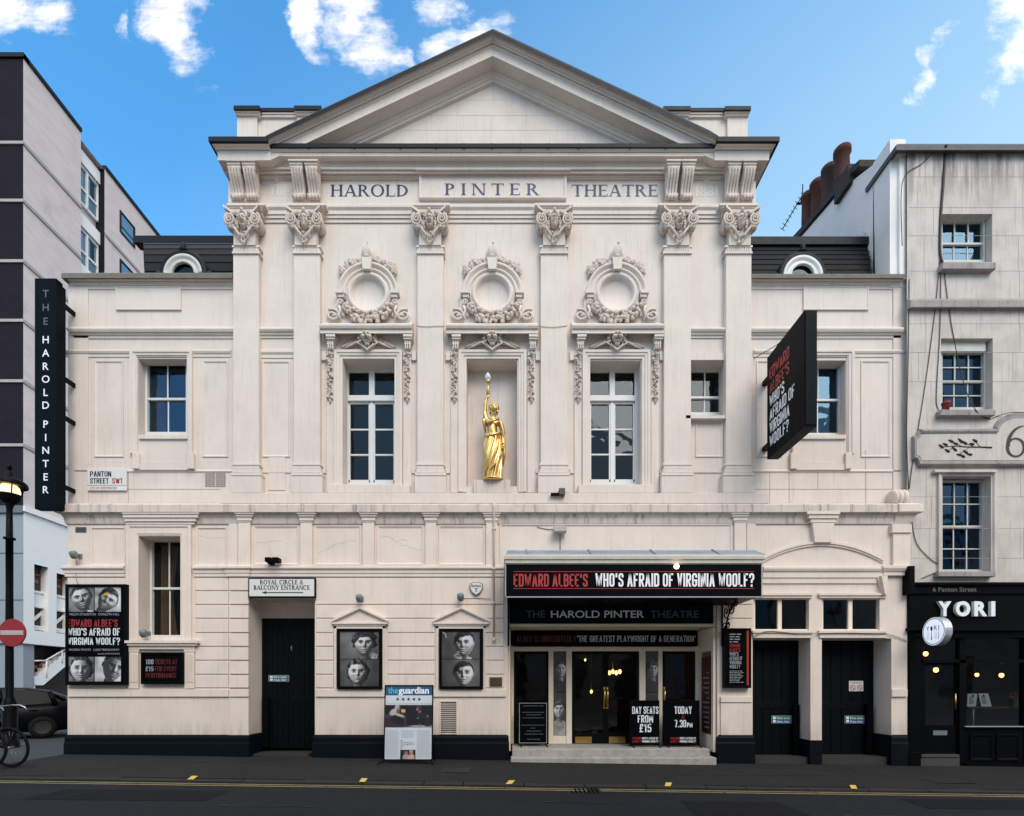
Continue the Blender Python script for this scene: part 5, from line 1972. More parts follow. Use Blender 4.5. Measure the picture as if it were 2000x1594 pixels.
# ---- tall casement windows of the first floor
def casement(px0, px1, py0, py1, y):
    x0, x1, z0, z1 = X(px0, y), X(px1, y), Z(py1, y), Z(py0, y)
    mb = MB()
    fr = .075
    xm = (x0 + x1) / 2
    zt1, zt0 = Z(774, y), Z(784, y)
    mb.box(x0, x0 + fr, y, y + .10, z0, z1); mb.box(x1 - fr, x1, y, y + .10, z0, z1)
    mb.box(x0 + fr, x1 - fr, y, y + .10, z1 - fr, z1); mb.box(x0 + fr, x1 - fr, y, y + .10, z0, z0 + .07)
    mb.box(x0 + fr, x1 - fr, y - .025, y + .10, zt0, zt1)
    mb.box(xm - .055, xm + .055, y + .01, y + .09, zt1, z1 - fr)
    mb.box(xm - .035, xm + .035, y + .01, y + .09, z0 + .07, zt0)
    for s in (-1, 1):
        a, b = (x0 + fr, xm - .035) if s < 0 else (xm + .035, x1 - fr)
        mb.box(a, a + .03, y + .02, y + .08, z0 + .07, zt0); mb.box(b - .03, b, y + .02, y + .08, z0 + .07, zt0)
        mb.box(a, b, y + .02, y + .08, zt0 - .04, zt0); mb.box(a, b, y + .02, y + .08, z0 + .07, z0 + .13)
        for k in (1, 2):
            zz = z0 + .13 + (zt0 - .04 - z0 - .13) * k / 3
            mb.box(a + .03, b - .03, y + .035, y + .07, zz - .017, zz + .017)
        a2, b2 = (x0 + fr, xm - .055) if s < 0 else (xm + .055, x1 - fr)
        mb.box(a2, b2, y + .02, y + .08, zt1, zt1 + .035); mb.box(a2, b2, y + .02, y + .08, z1 - fr - .02, z1 - fr)
    w = mb.build('window', WHITE, T, bevel=0.005)
    g = MB()
    g.quad((x0 + fr, y + .06, z0 + .05), (x1 - fr, y + .06, z0 + .05), (x1 - fr, y + .06, zt0), (x0 + fr, y + .06, zt0))
    g.quad((x0 + fr, y + .062, zt1), (x1 - fr, y + .062, zt1), (x1 - fr, y + .062, z1 - fr), (x0 + fr, y + .062, z1 - fr))
    g.build('pane', GLASS, w)


casement(673, 778, 716, 949, YM + .28)
casement(1145, 1247, 716, 948, YM + .28)
# niche and the statue's pedestal
mb = MB()
yn = YM + .36
mb.quad((X(909, YM), yn, Z(951, YM)), (X(1012, YM), yn, Z(951, YM)), (X(1012, YM), yn, Z(702, YM)), (X(909, YM), yn, Z(702, YM)))
mb.build('niche', STUCCO, T)
mb = MB()
mb.pbox(925, 937, 997, 963, YM - .12, YM + .3)
mb.build('pedestal', STUCCO_WORN, T, bevel=0.01)
# bands behind the pilasters in the two narrow side bays
for a, b in ((505, 573), (1350, 1418)):
    mb = MB()
    mb.sweep(prof(YM, [(0, 661), (.02, 660), (.02, 656), (.05, 653), (.05, 650), (.08, 647), (.10, 643), (.10, 640), (0, 639)]), [(X(a), YM), (X(b), YM)])
    if a < 1000:
        mb.sweep(prof(YM, [(0, 700), (.015, 699), (.015, 693), (.04, 688), (.04, 684), (0, 683)]), [(X(a), YM), (X(b), YM)])
        mb.ploops(513, 706, 567, 893, [(0, YM), (0, YM - .018), (.02, YM - .018), (.05, YM + .008)], False)
        mb.pbox(524, 893, 557, 957, YM - .015, YM)
    else:
        mb.ploops(1358, 822, 1411, 893, [(0, YM), (0, YM - .018), (.02, YM - .018), (.05, YM + .008)], False)
        mb.pbox(1351, 823, 1418, 826, YM - .02, YM)
    mb.pbox(a, 919, b, 923, YM - .02, YM)
    split_build(mb, 'side_bay_moulding', STUCCO, T)

# ---- entrance front, set back behind its steps
YE = .90
mb = MB()
PEACH = mat('entrance_paint', (0.86, 0.74, 0.60), 0.55, var=0.12, vscale=5)
zf = Z(1453, YE)
zh = Z(1176, 0)
for a, b in ((998, 1003.5), (1071.5, 1081), (1106, 1117), (1249, 1261), (1286, 1294), (1359, 1367)):
    mb.pbox(a, 1264, b, 1453, YE - .04, YE + .06)
mb.pbox(998, 1217, 1367, 1231, YE - .05, YE + .06)
mb.pbox(998, 1262, 1367, 1272, YE - .03, YE + .06)
mb.pbox(998, 1165, 1367, 1217, YE - .02, YE + .06)
mb.pbox(1081, 1437, 1106, 1453, YE - .02, YE + .04)
# beam carrying the name board, and the return on the right with its narrow window
mb.pbox(992, 1168, 1401, 1224, .06, .22)
xr_ = X(1400)
for (ya, yb, pa, pb) in ((.05, .16, 1226, 1475), (.72, .9, 1226, 1475)):
    mb.box(xr_ - .05, xr_ + .0, ya, yb, Z(1470, 0), Z(1224, 0))
mb.box(xr_ - .05, xr_, .16, .72, Z(1470), Z(1437)); mb.box(xr_ - .05, xr_, .16, .72, Z(1270), Z(1224))
mb.box(X(992) - .0, X(992) + .05, .22, YE, Z(1470), Z(1224))
mb.box(X(992), xr_, .22, YE, Z(1190), Z(1180))
mb.build('entrance_frame', PEACH, T, bevel=0.006)
mb = MB()
mb.quad((xr_ - .03, .16, Z(1437)), (xr_ - .03, .72, Z(1437)), (xr_ - .03, .72, Z(1270)), (xr_ - .03, .16, Z(1270)))
mb.build('side_pane', SHOPGLASS, T)
mb = MB()
mb.pbox(1003.5, 1231, 1359, 1263, YE - .075, YE - .02)
mb.build('quotation_board', SIGNBLACK, T)
yb = YE - .075
mb = MB(); sans(mb, "ALBEE IS UNDOUBTEDLY", (X(1009, yb), yb, Z(1254, yb)), (1, 0, 0), .135, width=(1126 - 1009) / 100 * 1.08)
mb.build('quotation_lettering', LREDDIM, T)
mb = MB(); sans(mb, "'THE GREATEST PLAYWRIGHT OF A GENERATION'", (X(1127, yb), yb, Z(1254, yb)), (1, 0, 0), .135, width=(1359 - 1127) / 100 * 1.08)
mb.build('quotation_lettering', LMID, T)
mb = MB()
mb.pbox(996, 1181, 1393, 1218, .02, .06)
mb.build('name_board', SIGNNAVY, T)
for txt, a, b, m_ in (('THE', 1028, 1064, LDIM), ('HAROLD PINTER', 1076, 1258, LWHITE), ('THEATRE', 1270, 1365, LDIM)):
    mb = MB(); plain(mb, txt, (X(a, .02), .02, Z(1206.5, .02)), (1, 0, 0), height=.135, width=(b - a) / 100, bold=.012)
    mb.build('name_board_lettering', m_, T)
# doors of the entrance: dark frames with glass
for a, b, label in ((1003.5, 1071.5, None), (1117, 1183, None), (1183, 1249, None), (1294, 1359, None)):
    mb = MB()
    w = 5.5
    y = YE
    mb.pbox(a, 1272, a + w, 1452, y, y + .05); mb.pbox(b - w, 1272, b, 1452, y, y + .05)
    mb.pbox(a + w, 1272, b - w, 1278, y, y + .05); mb.pbox(a + w, 1432, b - w, 1452, y, y + .05)
    d = mb.build('door', DOORM, T, bevel=0.004)
    g = MB(); g.quad((X(a + w, y), y + .025, Z(1432, y)), (X(b - w, y), y + .025, Z(1432, y)), (X(b - w, y), y + .025, Z(1278, y)), (X(a + w, y), y + .025, Z(1278, y)))
    g.build('pane', SHOPGLASS, d)
    if a > 1010:
        hx = X(a + 3 if a in (1183, 1294) else b - 3, y)
        g = MB()
        g.tube([(hx, y, Z(1345, y)), (hx, y - .07, Z(1350, y)), (hx, y - .07, Z(1377, y)), (hx, y, Z(1381, y))], .016, 8)
        g.box(hx - .02, hx + .02, y - .012, y, Z(1384, y), Z(1342, y))
        g.build('handle', BRASS, d)
        g = MB(); g.pbox(a + w + 1, 1439, b - w - 22, 1452, y - .006, y)
        g.build('kick_plate', BRASS, d)
# the foyer behind: dark red walls, floor, and a lit chandelier
mb = MB()
mb.box(X(992), X(1401), 5.2, 5.25, .1, Z(1176)); mb.box(X(992) - .05, X(992), .96, 5.2, .1, Z(1176)); mb.box(X(1401), X(1401) + .05, .96, 5.2, .1, Z(1176))
mb.box(X(992), X(1401), .96, 5.2, Z(1176), Z(1170)); mb.box(X(992), X(1401), .96, 5.2, .1, .26)
mb.build('foyer', FOYER, T)
for k, (px, py, y, s_, lab) in enumerate(((1143, 1289, 2.6, .035, 'warm lamp glowing behind the left middle door'), (1197, 1312, 3.2, .06, 'warm chandelier glowing behind the middle doors'), (1155, 1351, 3.6, .05, 'small pale lamp low behind the left middle door'))):
    x, z = X(px, y), Z(py, y)
    r = thing('foyer_lamp', (x, y, z), lab, 'lamp', 'lamps in the foyer')
    mb = MB()
    for q in range(5 if k == 1 else 1):
        mb.ellipsoid((x + (q - 2 if k == 1 else 0) * .09, y, z - .03 * (q % 2)), (s_ * .7, s_ * .7, s_), 8, 6)
    mb.build('bulb', mat('foyer_bulb', (1, .7, .35), .5, emit=(1, .62, .22), estr=2.2), r)
    mb = MB(); mb.tube([(x, y, z + s_), (x, y, Z(1178))], .006, 5); mb.tube([(x - .2, y, z + .05), (x, y, z + .02), (x + .2, y, z + .05)], .01, 5); mb.build('stem', BRASS, r)
# steps
STEP = mat('step_stone', (0.36, 0.345, 0.32), 0.8, var=0.55, vscale=9, bump=0.4, speck=0.3, stain=0.5, streak_col=(0.12, 0.11, 0.10))
mb = MB()
mb.box(X(1000), X(1388), .03, 1.0, -.3, zf)
mb.box(X(997.5, -.24), X(1400, -.24), -.24, .03, -.3, .135)
mb.build('entrance_steps', STEP, T, bevel=0.02)

# ---- left side door and the exit doors on the right
def fire_door(px0, px1, py0, py1, y, leaves, hinge_bar=True):
    mb = MB()
    x0, x1, z0, z1 = X(px0, y), X(px1, y), Z(py1, y), Z(py0, y)
    mb.box(x0, x1, y, y + .06, z0, z1)
    n = leaves
    for k in range(n):
        a, b = x0 + (x1 - x0) * k / n, x0 + (x1 - x0) * (k + 1) / n
        for q in range(5):
            u = a + (b - a) * (q + .06) / 5
            v = a + (b - a) * (q + .94) / 5
            mb.box(u, v, y - .012, y + .01, z0 + .03, z1 - .03)
        mb.box(a + .004, a + .05, y - .022, y, z0 + .02, z1); mb.box(b - .05, b - .004, y - .022, y, z0 + .02, z1)
        mb.box(a + .05, b - .05, y - .022, y, z1 - .10, z1); mb.box(a + .05, b - .05, y - .022, y, z0 + .95, z0 + 1.07)
    d = mb.build('door', DOORM, T, bevel=0.003)
    return d, (x0, x1, z0, z1)


d, b_ = fire_door(512, 616, 1208, 1462, .56, 2)
mb = MB(); mb.pbox(486, 1168, 614.5, 1209, .55, .64)
mb.build('door_lintel', STUCCO_LOW, T)
mb = MB(); mb.tube([(X(570, .54), .53, Z(1262, .54)), (X(570, .54), .51, Z(1266, .54)), (X(571, .54), .52, Z(1272, .54))], .012, 6)
mb.build('lock', GREYBOX, d)
mb = MB(); mb.box(X(486, .4), X(614, .4), .1, .62, -.3, .16)
mb.build('door_step', mat('dark_step', (0.03, 0.03, 0.031), 0.7, var=0.4, vscale=10), T)
mb = MB(); mb.pbox(512, 1362, 524, 1460, .46, .55)
mb.build('barrier_post', BLACK, T)
d, b_ = fire_door(1470, 1561, 1247, 1475, .44, 1)
mb = MB(); mb.pbox(1551, 1376, 1561.5, 1474, .33, .43); mb.build('barrier_post', BLACK, T)
d, b_ = fire_door(1600, 1704, 1247, 1475, .5, 1)
mb = MB(); mb.pbox(1694, 1376, 1704.5, 1474, .39, .49); mb.build('barrier_post', BLACK, T)
mb = MB(); mb.box(X(1471), X(1741), .06, .6, -.4, Z(1474, .44))
mb.build('door_step', MATS['dark_step'], T)
# transom lights over the exit doors
for a, b, c in ((1472, 1580, 1523), (1605, 1718, 1661)):
    mb = MB()
    mb.pbox(a, 1168, b, 1171, .05, .11); mb.pbox(a, 1229, b, 1233, .03, .11)
    mb.pbox(a, 1171, a + 3, 1229, .05, .11); mb.pbox(b - 3, 1171, b, 1229, .05, .11); mb.pbox(c - 4, 1171, c + 4, 1229, .05, .11)
    w = mb.build('transom_window', PEACH, T, bevel=0.004)
    g = MB(); g.quad((X(a), .09, Z(1230)), (X(b), .09, Z(1230)), (X(b), .09, Z(1170)), (X(a), .09, Z(1170)))
    g.build('pane', GLASS, w)
mb = MB()
for a, b in ((1470, 1588), (1600, 1733)):
    mb.pbox(a, 1158, b, 1163, -.06, .01); mb.pbox(a + 1, 1163, b - 1, 1168, -.035, .01)
    mb.pbox(a, 1231, b, 1236, -.06, .01); mb.pbox(a + 1, 1236, b - 1, 1246, -.03, .01)
split_build(mb, 'transom_moulding', STUCCO_LOW, T, bevel=0.004)
# segmental arch over the exit doors with keystone and impost entablature
mb = MB()
pts = []
for k in range(25):
    t = k / 24
    px = 1487 + (1726 - 1487) * t
    py = 1091 - 34 * (1 - (2 * t - 1) ** 2)
    pts.append((px, py))
for (o, wa, wb) in ((.05, 0, 4.5), (.03, 5, 9)):
    for (p, q) in zip(pts[:-1], pts[1:]):
        mb.pprism([(p[0], p[1] + wb), (q[0], q[1] + wb), (q[0], q[1] + wa), (p[0], p[1] + wa)], -o, .01)
kz = [(1592, 1059), (1625, 1059), (1630, 1020), (1587, 1020)]
mb.pprism(kz, -.09, .01)
mb.pbox(1584, 1012, 1633, 1020, -.10, .01); mb.pbox(1580, 1004, 1638, 1012, -.125, .01); mb.pbox(1577, 998, 1641, 1004, -.15, .01)
mb.sweep(prof(0, [(0, 1141), (.03, 1139), (.03, 1130), (.05, 1128), (.05, 1118), (.075, 1115), (.09, 1111), (.09, 1108), (0, 1107)]), [(X(1488), 0), (X(1727), 0)])
mb.sweep(prof(0, [(0, 1126), (.05, 1124), (.05, 1118), (.07, 1116), (.10, 1110), (.10, 1105), (0, 1104)]), [(X(1727), .05), (X(1727), -.02), (X(1774), -.02)])
mb.pprism([(1722, 1124), (1729, 1160), (1733, 1160), (1734, 1124)], -.12, .01)
mb.pprism([(1716, 1124), (1722, 1142), (1729, 1160), (1722, 1150), (1714, 1130)], -.06, .01)
mb.build('arch', STUCCO_LOW, T)
mb = MB()
mb.ploops(1476, 1028, 1584, 1056, [(0, 0), (0, -.015), (.015, -.015), (.025, 0)], False)
mb.build('spandrel_panel', STUCCO_LOW, T) if False else None
# ------------------------------------------------------------------ canopy over the entrance
yc = -1.0
cv = thing('entrance_canopy', (X(1237, yc), 0, Z(1166, yc)), 'black entrance canopy with red and white lettering and a lead-covered top', 'canopy')
mb = MB()
x0, x1 = X(990, yc), X(1485, yc)
mb.box(x0, x1, yc + .03, -.002, Z(1165, yc), Z(1097, yc))
CANW = mat('canopy_white', (0.50, 0.46, 0.41), 0.6, var=0.25, vscale=7, streak=.3)
can = mb.build('body', BLACK, cv)
mb = MB()
mb.sweep(prof(yc, [(-.05, 1100), (.03, 1100), (.03, 1094), (.05, 1092), (.05, 1086), (.03, 1084), (-.05, 1083)]), [(x0, 0), (x0, yc), (x1, yc), (x1, 0)])
mb.box(x0 + .04, x1 - .04, yc + .05, -.002, Z(1101, yc), Z(1084, yc))
mb.build('cornice', CANW, cv)
mb = MB()
a, b = X(991, -.62), X(1478, -.62)
za, zb = Z(1083, yc), Z(1075, -.62)
mb.add([(a - .03, yc + .04, za), (b + .03, yc + .04, za), (b, -.55, zb + .02), (a, -.55, zb + .02), (a, -.0, zb + .03), (b, 0, zb + .03)], [(0, 1, 2, 3), (3, 2, 5, 4)])
for k in range(4):
    xx = a + (b - a) * (k + .0) / 4 + .35
    mb.tube([(xx, yc + .05, za + .012), (xx, -.55, zb + .03)], .016, 6)
mb.build('roof', LEAD_PALE, cv)
mb = MB()
mb.pbox(988, 1101, 1487.5, 1166, yc - .005, yc + .03)
fb = mb.build('fascia', SIGNBLACK, cv)
ys = yc - .005
mb = MB()
for q in ((987, 1100.3, 1488.5, 1102), (987, 1165, 1488.5, 1167), (986.6, 1100.3, 988.4, 1167), (1487.2, 1100.3, 1489, 1167)):
    mb.pbox(*q, ys - .012, ys + .02)
mb.build('trim', mat('trim_grey', (.35, .36, .37), .5), fb)
mb = MB()
mb.pbox(1003, 1116, 1473, 1117, ys - .002, ys); mb.pbox(1003, 1149, 1473, 1150, ys - .002, ys)
sans(mb, "EDWARD ALBEE'S", (X(1003, ys), ys, Z(1146, ys)), (1, 0, 0), .225, width=X(1148, ys) - X(1003, ys), st=.14)
mb.build('red_lettering', LRED, fb)
mb = MB()
sans(mb, "WHO'S AFRAID OF VIRGINIA WOOLF?", (X(1163, ys), ys, Z(1146, ys)), (1, 0, 0), .236, width=X(1473, ys) - X(1163, ys), st=.145)
mb.build('white_lettering', LWHITE, fb)
# scrolled iron brackets each side, and a run of scrollwork under the front edge
def spiral(cx, cy, r, turns, a0, d=1, n=26):
    return [(cx + r * (1 - .85 * k / n) * math.cos(a0 + d * turns * 2 * math.pi * k / n), cy + r * (1 - .85 * k / n) * math.sin(a0 + d * turns * 2 * math.pi * k / n)) for k in range(n + 1)]


def bracket(xb):
    mb = MB()
    zt = Z(1168, -.5)
    zb_ = Z(1262, 0)
    mb.tube([(xb, -.015, zt), (xb, -.015, zb_)], .018, 6)
    mb.tube([(xb, -.02, zt - .02), (xb, -.9, zt - .02)], .016, 6)
    main = []
    for k in range(24):
        t = k / 23
        main.append((xb, -.05 - .62 * t ** 1.6 - .03 * math.sin(t * 6.28), zb_ + .05 + (zt - zb_ - .08) * (t ** .8)))
    mb.tube(main, .016, 6)
    for (cy, cz, r, tn, a0, d) in ((-.20, zt - .22, .16, 1.6, 1.2, 1), (-.46, zt - .17, .13, 1.5, 0, -1), (-.14, zt - .52, .11, 1.5, .6, 1), (-.30, zt - .46, .09, 1.4, 2.0, -1), (-.62, zt - .11, .09, 1.4, 1, 1), (-.10, zt - .76, .07, 1.3, .5, 1)):
        mb.tube([(xb, p, q) for p, q in spiral(cy, cz, r, tn, a0, d)], .011, 5)
        mb.ellipsoid((xb, cy, cz), (.014, .018, .018), 6, 4)
    mb.build('bracket', BLACKMETAL, cv)


bracket(X(1410)); bracket(X(993))
mb = MB()
zt = Z(1166, -.55)
for k, px in enumerate((1148, 1180, 1212, 1245, 1290, 1325)):
    c = X(px, -.55)
    mb.tube([(p, -.55, q) for p, q in spiral(c, zt - .07, .062, 1.4, math.pi * .5, 1 if k % 2 else -1)], .008, 5)
    mb.tube([(c + .06, -.55, zt - .03), (c + .15, -.55, zt - .10), (c + .22, -.55, zt - .04)], .007, 5)
mb.build('scrollwork', BLACKMETAL, cv)
# bulb burning on the canopy's fascia
mb = MB()
bx, bz = X(1321, yc - .05), Z(1106.5, yc - .05)
mb.ellipsoid((bx, yc - .06, bz), (.045, .045, .045), 12, 8)
lampo = thing('bulb_lamp', (bx, yc - .06, bz), 'small round lit bulb on the upper edge of the canopy fascia', 'lamp')
mb.build('bulb', mat('warm_bulb', (1, .9, .6), .4, emit=(1, .86, .48), estr=3.0), lampo)
mb = MB(); mb.lathe([(.001, 0), (.03, 0), (.03, .04), (.001, .04)], (bx, yc - .0, bz), 'y', 12); mb.build('socket', BRASS, lampo)

# ------------------------------------------------------------------ gilded statue
def skin_mesh(name, verts, edges, radii, root, parent, m, sub=2, org=(0, 0, 0)):
    me = bpy.data.meshes.new(name)
    me.from_pydata(verts, edges, [])
    o = bpy.data.objects.new(name, me)
    COL.objects.link(o)
    sk = o.modifiers.new('skin', 'SKIN')
    sk.use_smooth_shade = True
    for i, r in enumerate(radii):
        me.skin_vertices[0].data[i].radius = r if isinstance(r, tuple) else (r, r)
        me.skin_vertices[0].data[i].use_root = (i == root)
    ss = o.modifiers.new('sub', 'SUBSURF'); ss.levels = sub; ss.render_levels = sub
    dg = bpy.context.evaluated_depsgraph_get()
    fin = bpy.data.meshes.new_from_object(o.evaluated_get(dg))
    bpy.data.objects.remove(o); bpy.data.meshes.remove(me)
    fin.materials.clear(); fin.materials.append(m)
    for p in fin.polygons:
        p.use_smooth = True
    q = bpy.data.objects.new(name, fin)
    COL.objects.link(q)
    if parent is not None:
        q.parent = parent
    q.location = org
    return q


SX, SY, SZ = X(963, .12), .12, Z(937, 0.0)
st = thing('statue', (SX, SY, SZ), 'gilded statue of a draped woman raising a torch in the central niche', 'statue')
# local frame: x right, y away from the street, z up; the figure is 1.55 m tall; she raises her own right arm (picture left)
V_ = [(.0, .0, .82), (-.005, .0, .93), (-.01, -.005, 1.04), (-.005, .0, 1.15), (.0, .0, 1.235), (.01, -.015, 1.30), (.015, -.02, 1.385), (.015, -.02, 1.475),
      (-.13, .0, 1.19), (-.165, .01, 1.36), (-.155, -.015, 1.53), (-.115, -.03, 1.68), (-.105, -.035, 1.735),
      (.135, .0, 1.17), (.185, .02, .99), (.20, -.01, .80), (.20, -.02, .73),
      (-.075, .0, .74), (.085, -.01, .74), (-.07, -.01, .42), (.07, -.04, .42), (-.07, .0, .08), (.06, -.01, .08), (-.085, -.09, .03), (.065, -.10, .03),
      (-.055, -.055, 1.12), (.055, -.055, 1.12)]
E_ = [(0, 1), (1, 2), (2, 3), (3, 4), (4, 5), (5, 6), (6, 7), (3, 8), (8, 9), (9, 10), (10, 11), (11, 12), (3, 13), (13, 14), (14, 15), (15, 16),
      (0, 17), (0, 18), (17, 19), (18, 20), (19, 21), (20, 22), (21, 23), (22, 24), (2, 25), (2, 26)]
RAD = [(.125, .10), (.105, .085), (.105, .08), (.115, .075), (.055, .05), (.042, .042), (.070, .078), (.050, .060),
       (.055, .055), (.046, .046), (.037, .037), (.026, .026), (.026, .030), (.056, .056), (.044, .044), (.032, .032), (.030, .034),
       (.095, .09), (.095, .09), (.07, .07), (.07, .07), (.05, .05), (.05, .05), (.03, .03), (.03, .03), (.055, .04), (.055, .04)]
skin_mesh('body', V_, E_, RAD, 0, st, GOLD)
# face and hair
mb = MB()
relief_face(mb, .015, 1.435, -.062, .062, .088, .048, 0.0, 20)
fo = mb.build('face', GOLD, st, at=(0, 0, 0)); fo.location = (0, 0, 0)
mb = MB()
rng = random.Random(2)
for k in range(11):
    a = R(-22 + 224 * k / 10)
    mb.tube([(.015 + .060 * math.cos(a), -.065, 1.452 + .062 * math.sin(a)), (.015 + .085 * math.cos(a), -.02, 1.455 + .082 * math.sin(a)), (.015 + .07 * math.cos(a), .055, 1.45 + .065 * math.sin(a))], [.018, .026, .02], 6)
mb.ellipsoid((.015, .06, 1.44), (.06, .05, .06)); mb.ellipsoid((.015, -.005, 1.47), (.072, .07, .07), 12, 8)
for s in (-1, 1):
    mb.tube([(.015 + s * .07, -.03, 1.42), (.015 + s * .075, -.02, 1.37), (.015 + s * .06, .02, 1.33)], [.02, .018, .012], 6)
h = mb.build('hair', GOLD, st, at=(0, 0, 0)); h.location = (0, 0, 0)
# hand on the torch: palm, four fingers closed round the shaft, thumb
mb = MB()
hx, hy, hz = -.100, -.045, 1.745
for k in range(4):
    zz = hz + .030 - .019 * k
    mb.tube([(hx - .022, hy + .012, zz), (hx - .016, hy - .022, zz), (hx + .010, hy - .030, zz - .002), (hx + .026, hy - .010, zz - .003), (hx + .020, hy + .010, zz - .003)], [.0105, .0105, .010, .0095, .008], 6)
mb.tube([(hx - .012, hy + .012, hz - .03), (hx + .012, hy - .006, hz + .01), (hx + .018, hy - .026, hz + .032)], [.012, .011, .008], 6)
mb.ellipsoid((hx - .008, hy + .016, hz), (.024, .018, .042), 8, 6)
o_ = mb.build('hand', GOLD, st, at=(0, 0, 0)); o_.location = (0, 0, 0)
mb = MB()
lx, ly, lz = .20, -.025, .70
mb.ellipsoid((lx, ly, lz), (.022, .03, .04), 8, 6)
for k in range(4):
    yy = ly - .024 + .015 * k
    mb.tube([(lx, yy, lz - .02), (lx - .004, yy - .006, lz - .055), (lx - .016, yy, lz - .078 + .006 * abs(k - 1))], [.010, .009, .007], 6)
mb.tube([(lx - .015, ly - .02, lz), (lx - .028, ly - .03, lz - .03), (lx - .026, ly - .03, lz - .055)], [.011, .009, .007], 6)
o_ = mb.build('hand', GOLD, st, at=(0, 0, 0)); o_.location = (0, 0, 0)
# drapery: a skirt slung from hip to hip, its overfold falling to the left foot
mb = MB()


def skirt(i, j):
    a = 2 * math.pi * i
    z = .035 + .875 * j
    hem = 1 - j
    rx = .135 + .010 * math.sin(j * 3) + .028 * hem + .03 * math.exp(-((j - .72) / .2) ** 2)
    ry = .105 + .04 * hem + .03 * math.exp(-((j - .45) / .25) ** 2) * (1 if math.sin(a) < 0 else 0)
    tw = a - 1.25 * j
    fold = .020 * math.sin(tw * 8 + 1.2 * math.sin(j * 3)) + .009 * math.sin(tw * 17 + 1.5 * math.sin(j * 5))
    f = fold * (.45 + .9 * hem)
    cx = .012 * math.sin(j * 3.0) - .01
    return (cx + (rx + f) * math.cos(a), -.01 + (ry + f) * math.sin(a), z + .05 * math.cos(a) * j * -.6)


mb.grid(120, 44, skirt)
# rolled waist of the cloth and the diagonal overfold
wr = [(-.155, -.02, .885), (-.10, -.10, .865), (0.0, -.125, .875), (.09, -.105, .915), (.150, -.02, .955), (.10, .09, .93), (0, .12, .90), (-.11, .09, .89)]
mb.tube(wr, [.026, .024, .022, .024, .026, .022, .02, .02], 8, closed=True)
for k in range(3):
    t = k / 2
    top = (.13 - .05 * t, -.095 - .02 * t, .90 - .03 * t)
    end = (-.155 + .10 * t, -.135 - .03 * math.sin(t * 3), .12 + .17 * t)
    mid = (top[0] * .5 + end[0] * .5 + .05, -.155, (top[2] + end[2]) / 2 - .02)
    mb.tube([top, ((top[0] + mid[0]) / 2 + .01, -.145, (top[2] + mid[2]) / 2), mid, ((end[0] + mid[0]) / 2, -.165, (end[2] + mid[2]) / 2), end], [.012, .017, .018, .016, .010], 6)
mb.tube([(-.16, -.06, .10), (-.02, -.165, .22), (.10, -.16, .36), (.165, -.08, .50)], [.014, .016, .016, .012], 6)
dr = mb.build('drapery', GOLD, st, at=(0, 0, 0)); dr.location = (0, 0, 0)
mb = MB()
for k in range(5):
    t = k / 4
    mb.tube([(.10 + .03 * t, -.06 + .05 * t, 1.235 - .03 * t), (.165 + .02 * t, -.055 + .03 * t, 1.12), (.20 + .015 * t, -.04 + .03 * t, .98), (.225 - .01 * t, -.02 + .03 * t, .84), (.215 + .012 * math.sin(k * 2), 0 + .02 * t, .60 - .12 * t), (.20 + .015 * math.sin(k * 3), .01, .36 + .05 * math.sin(k * 5))], [.020, .026, .026, .024, .022, .010], 7)
mb.tube([(.10, -.085, 1.21), (.0, -.10, 1.16), (-.09, -.085, 1.135), (-.13, -.02, 1.15)], [.016, .02, .022, .016], 7)
mb.tube([(-.16, -.015, 1.27), (-.185, -.02, 1.19), (-.165, .01, 1.10), (-.15, .03, .98)], [.03, .036, .03, .012], 7)
o_ = mb.build('shawl', GOLD, st, at=(0, 0, 0)); o_.location = (0, 0, 0)
mb = MB()
mb.lathe([(.001, -.0), (.22, 0), (.22, .02), (.19, .035), (.001, .035)], (0, -.02, 0), 'z', 24)
o_ = mb.build('base', GOLD, st, at=(0, 0, 0)); o_.location = (0, 0, 0)
mb = MB()
mb.lathe([(.001, -.13), (.010, -.12), (.020, -.09), (.013, -.06), (.013, .05), (.018, .09), (.012, .12), (.016, .16), (.045, .20), (.05, .225), (.02, .235), (.001, .235)], (hx + .004, hy - .006, hz), 'z', 14)
o_ = mb.build('torch', GOLD, st, at=(0, 0, 0)); o_.location = (0, 0, 0)
mb = MB()
fx, fy, fz = hx + .004, hy - .006, hz + .225


def flame(i, j):
    a = 2 * math.pi * i
    r = .062 * math.sin(math.pi * min(1, .12 + j * .88)) ** .8 * (1 - .25 * j) * (1 + .12 * math.sin(a * 5 + j * 7))
    return (fx + r * math.cos(a) - .008 * j, fy + r * math.sin(a), fz + .175 * j)


mb.grid(24, 14, flame)
o_ = mb.build('flame_globe', mat('frosted_glass', (.62, .64, .66), .25, spec=.6, var=.25, vscale=40), st, at=(0, 0, 0)); o_.location = (0, 0, 0)

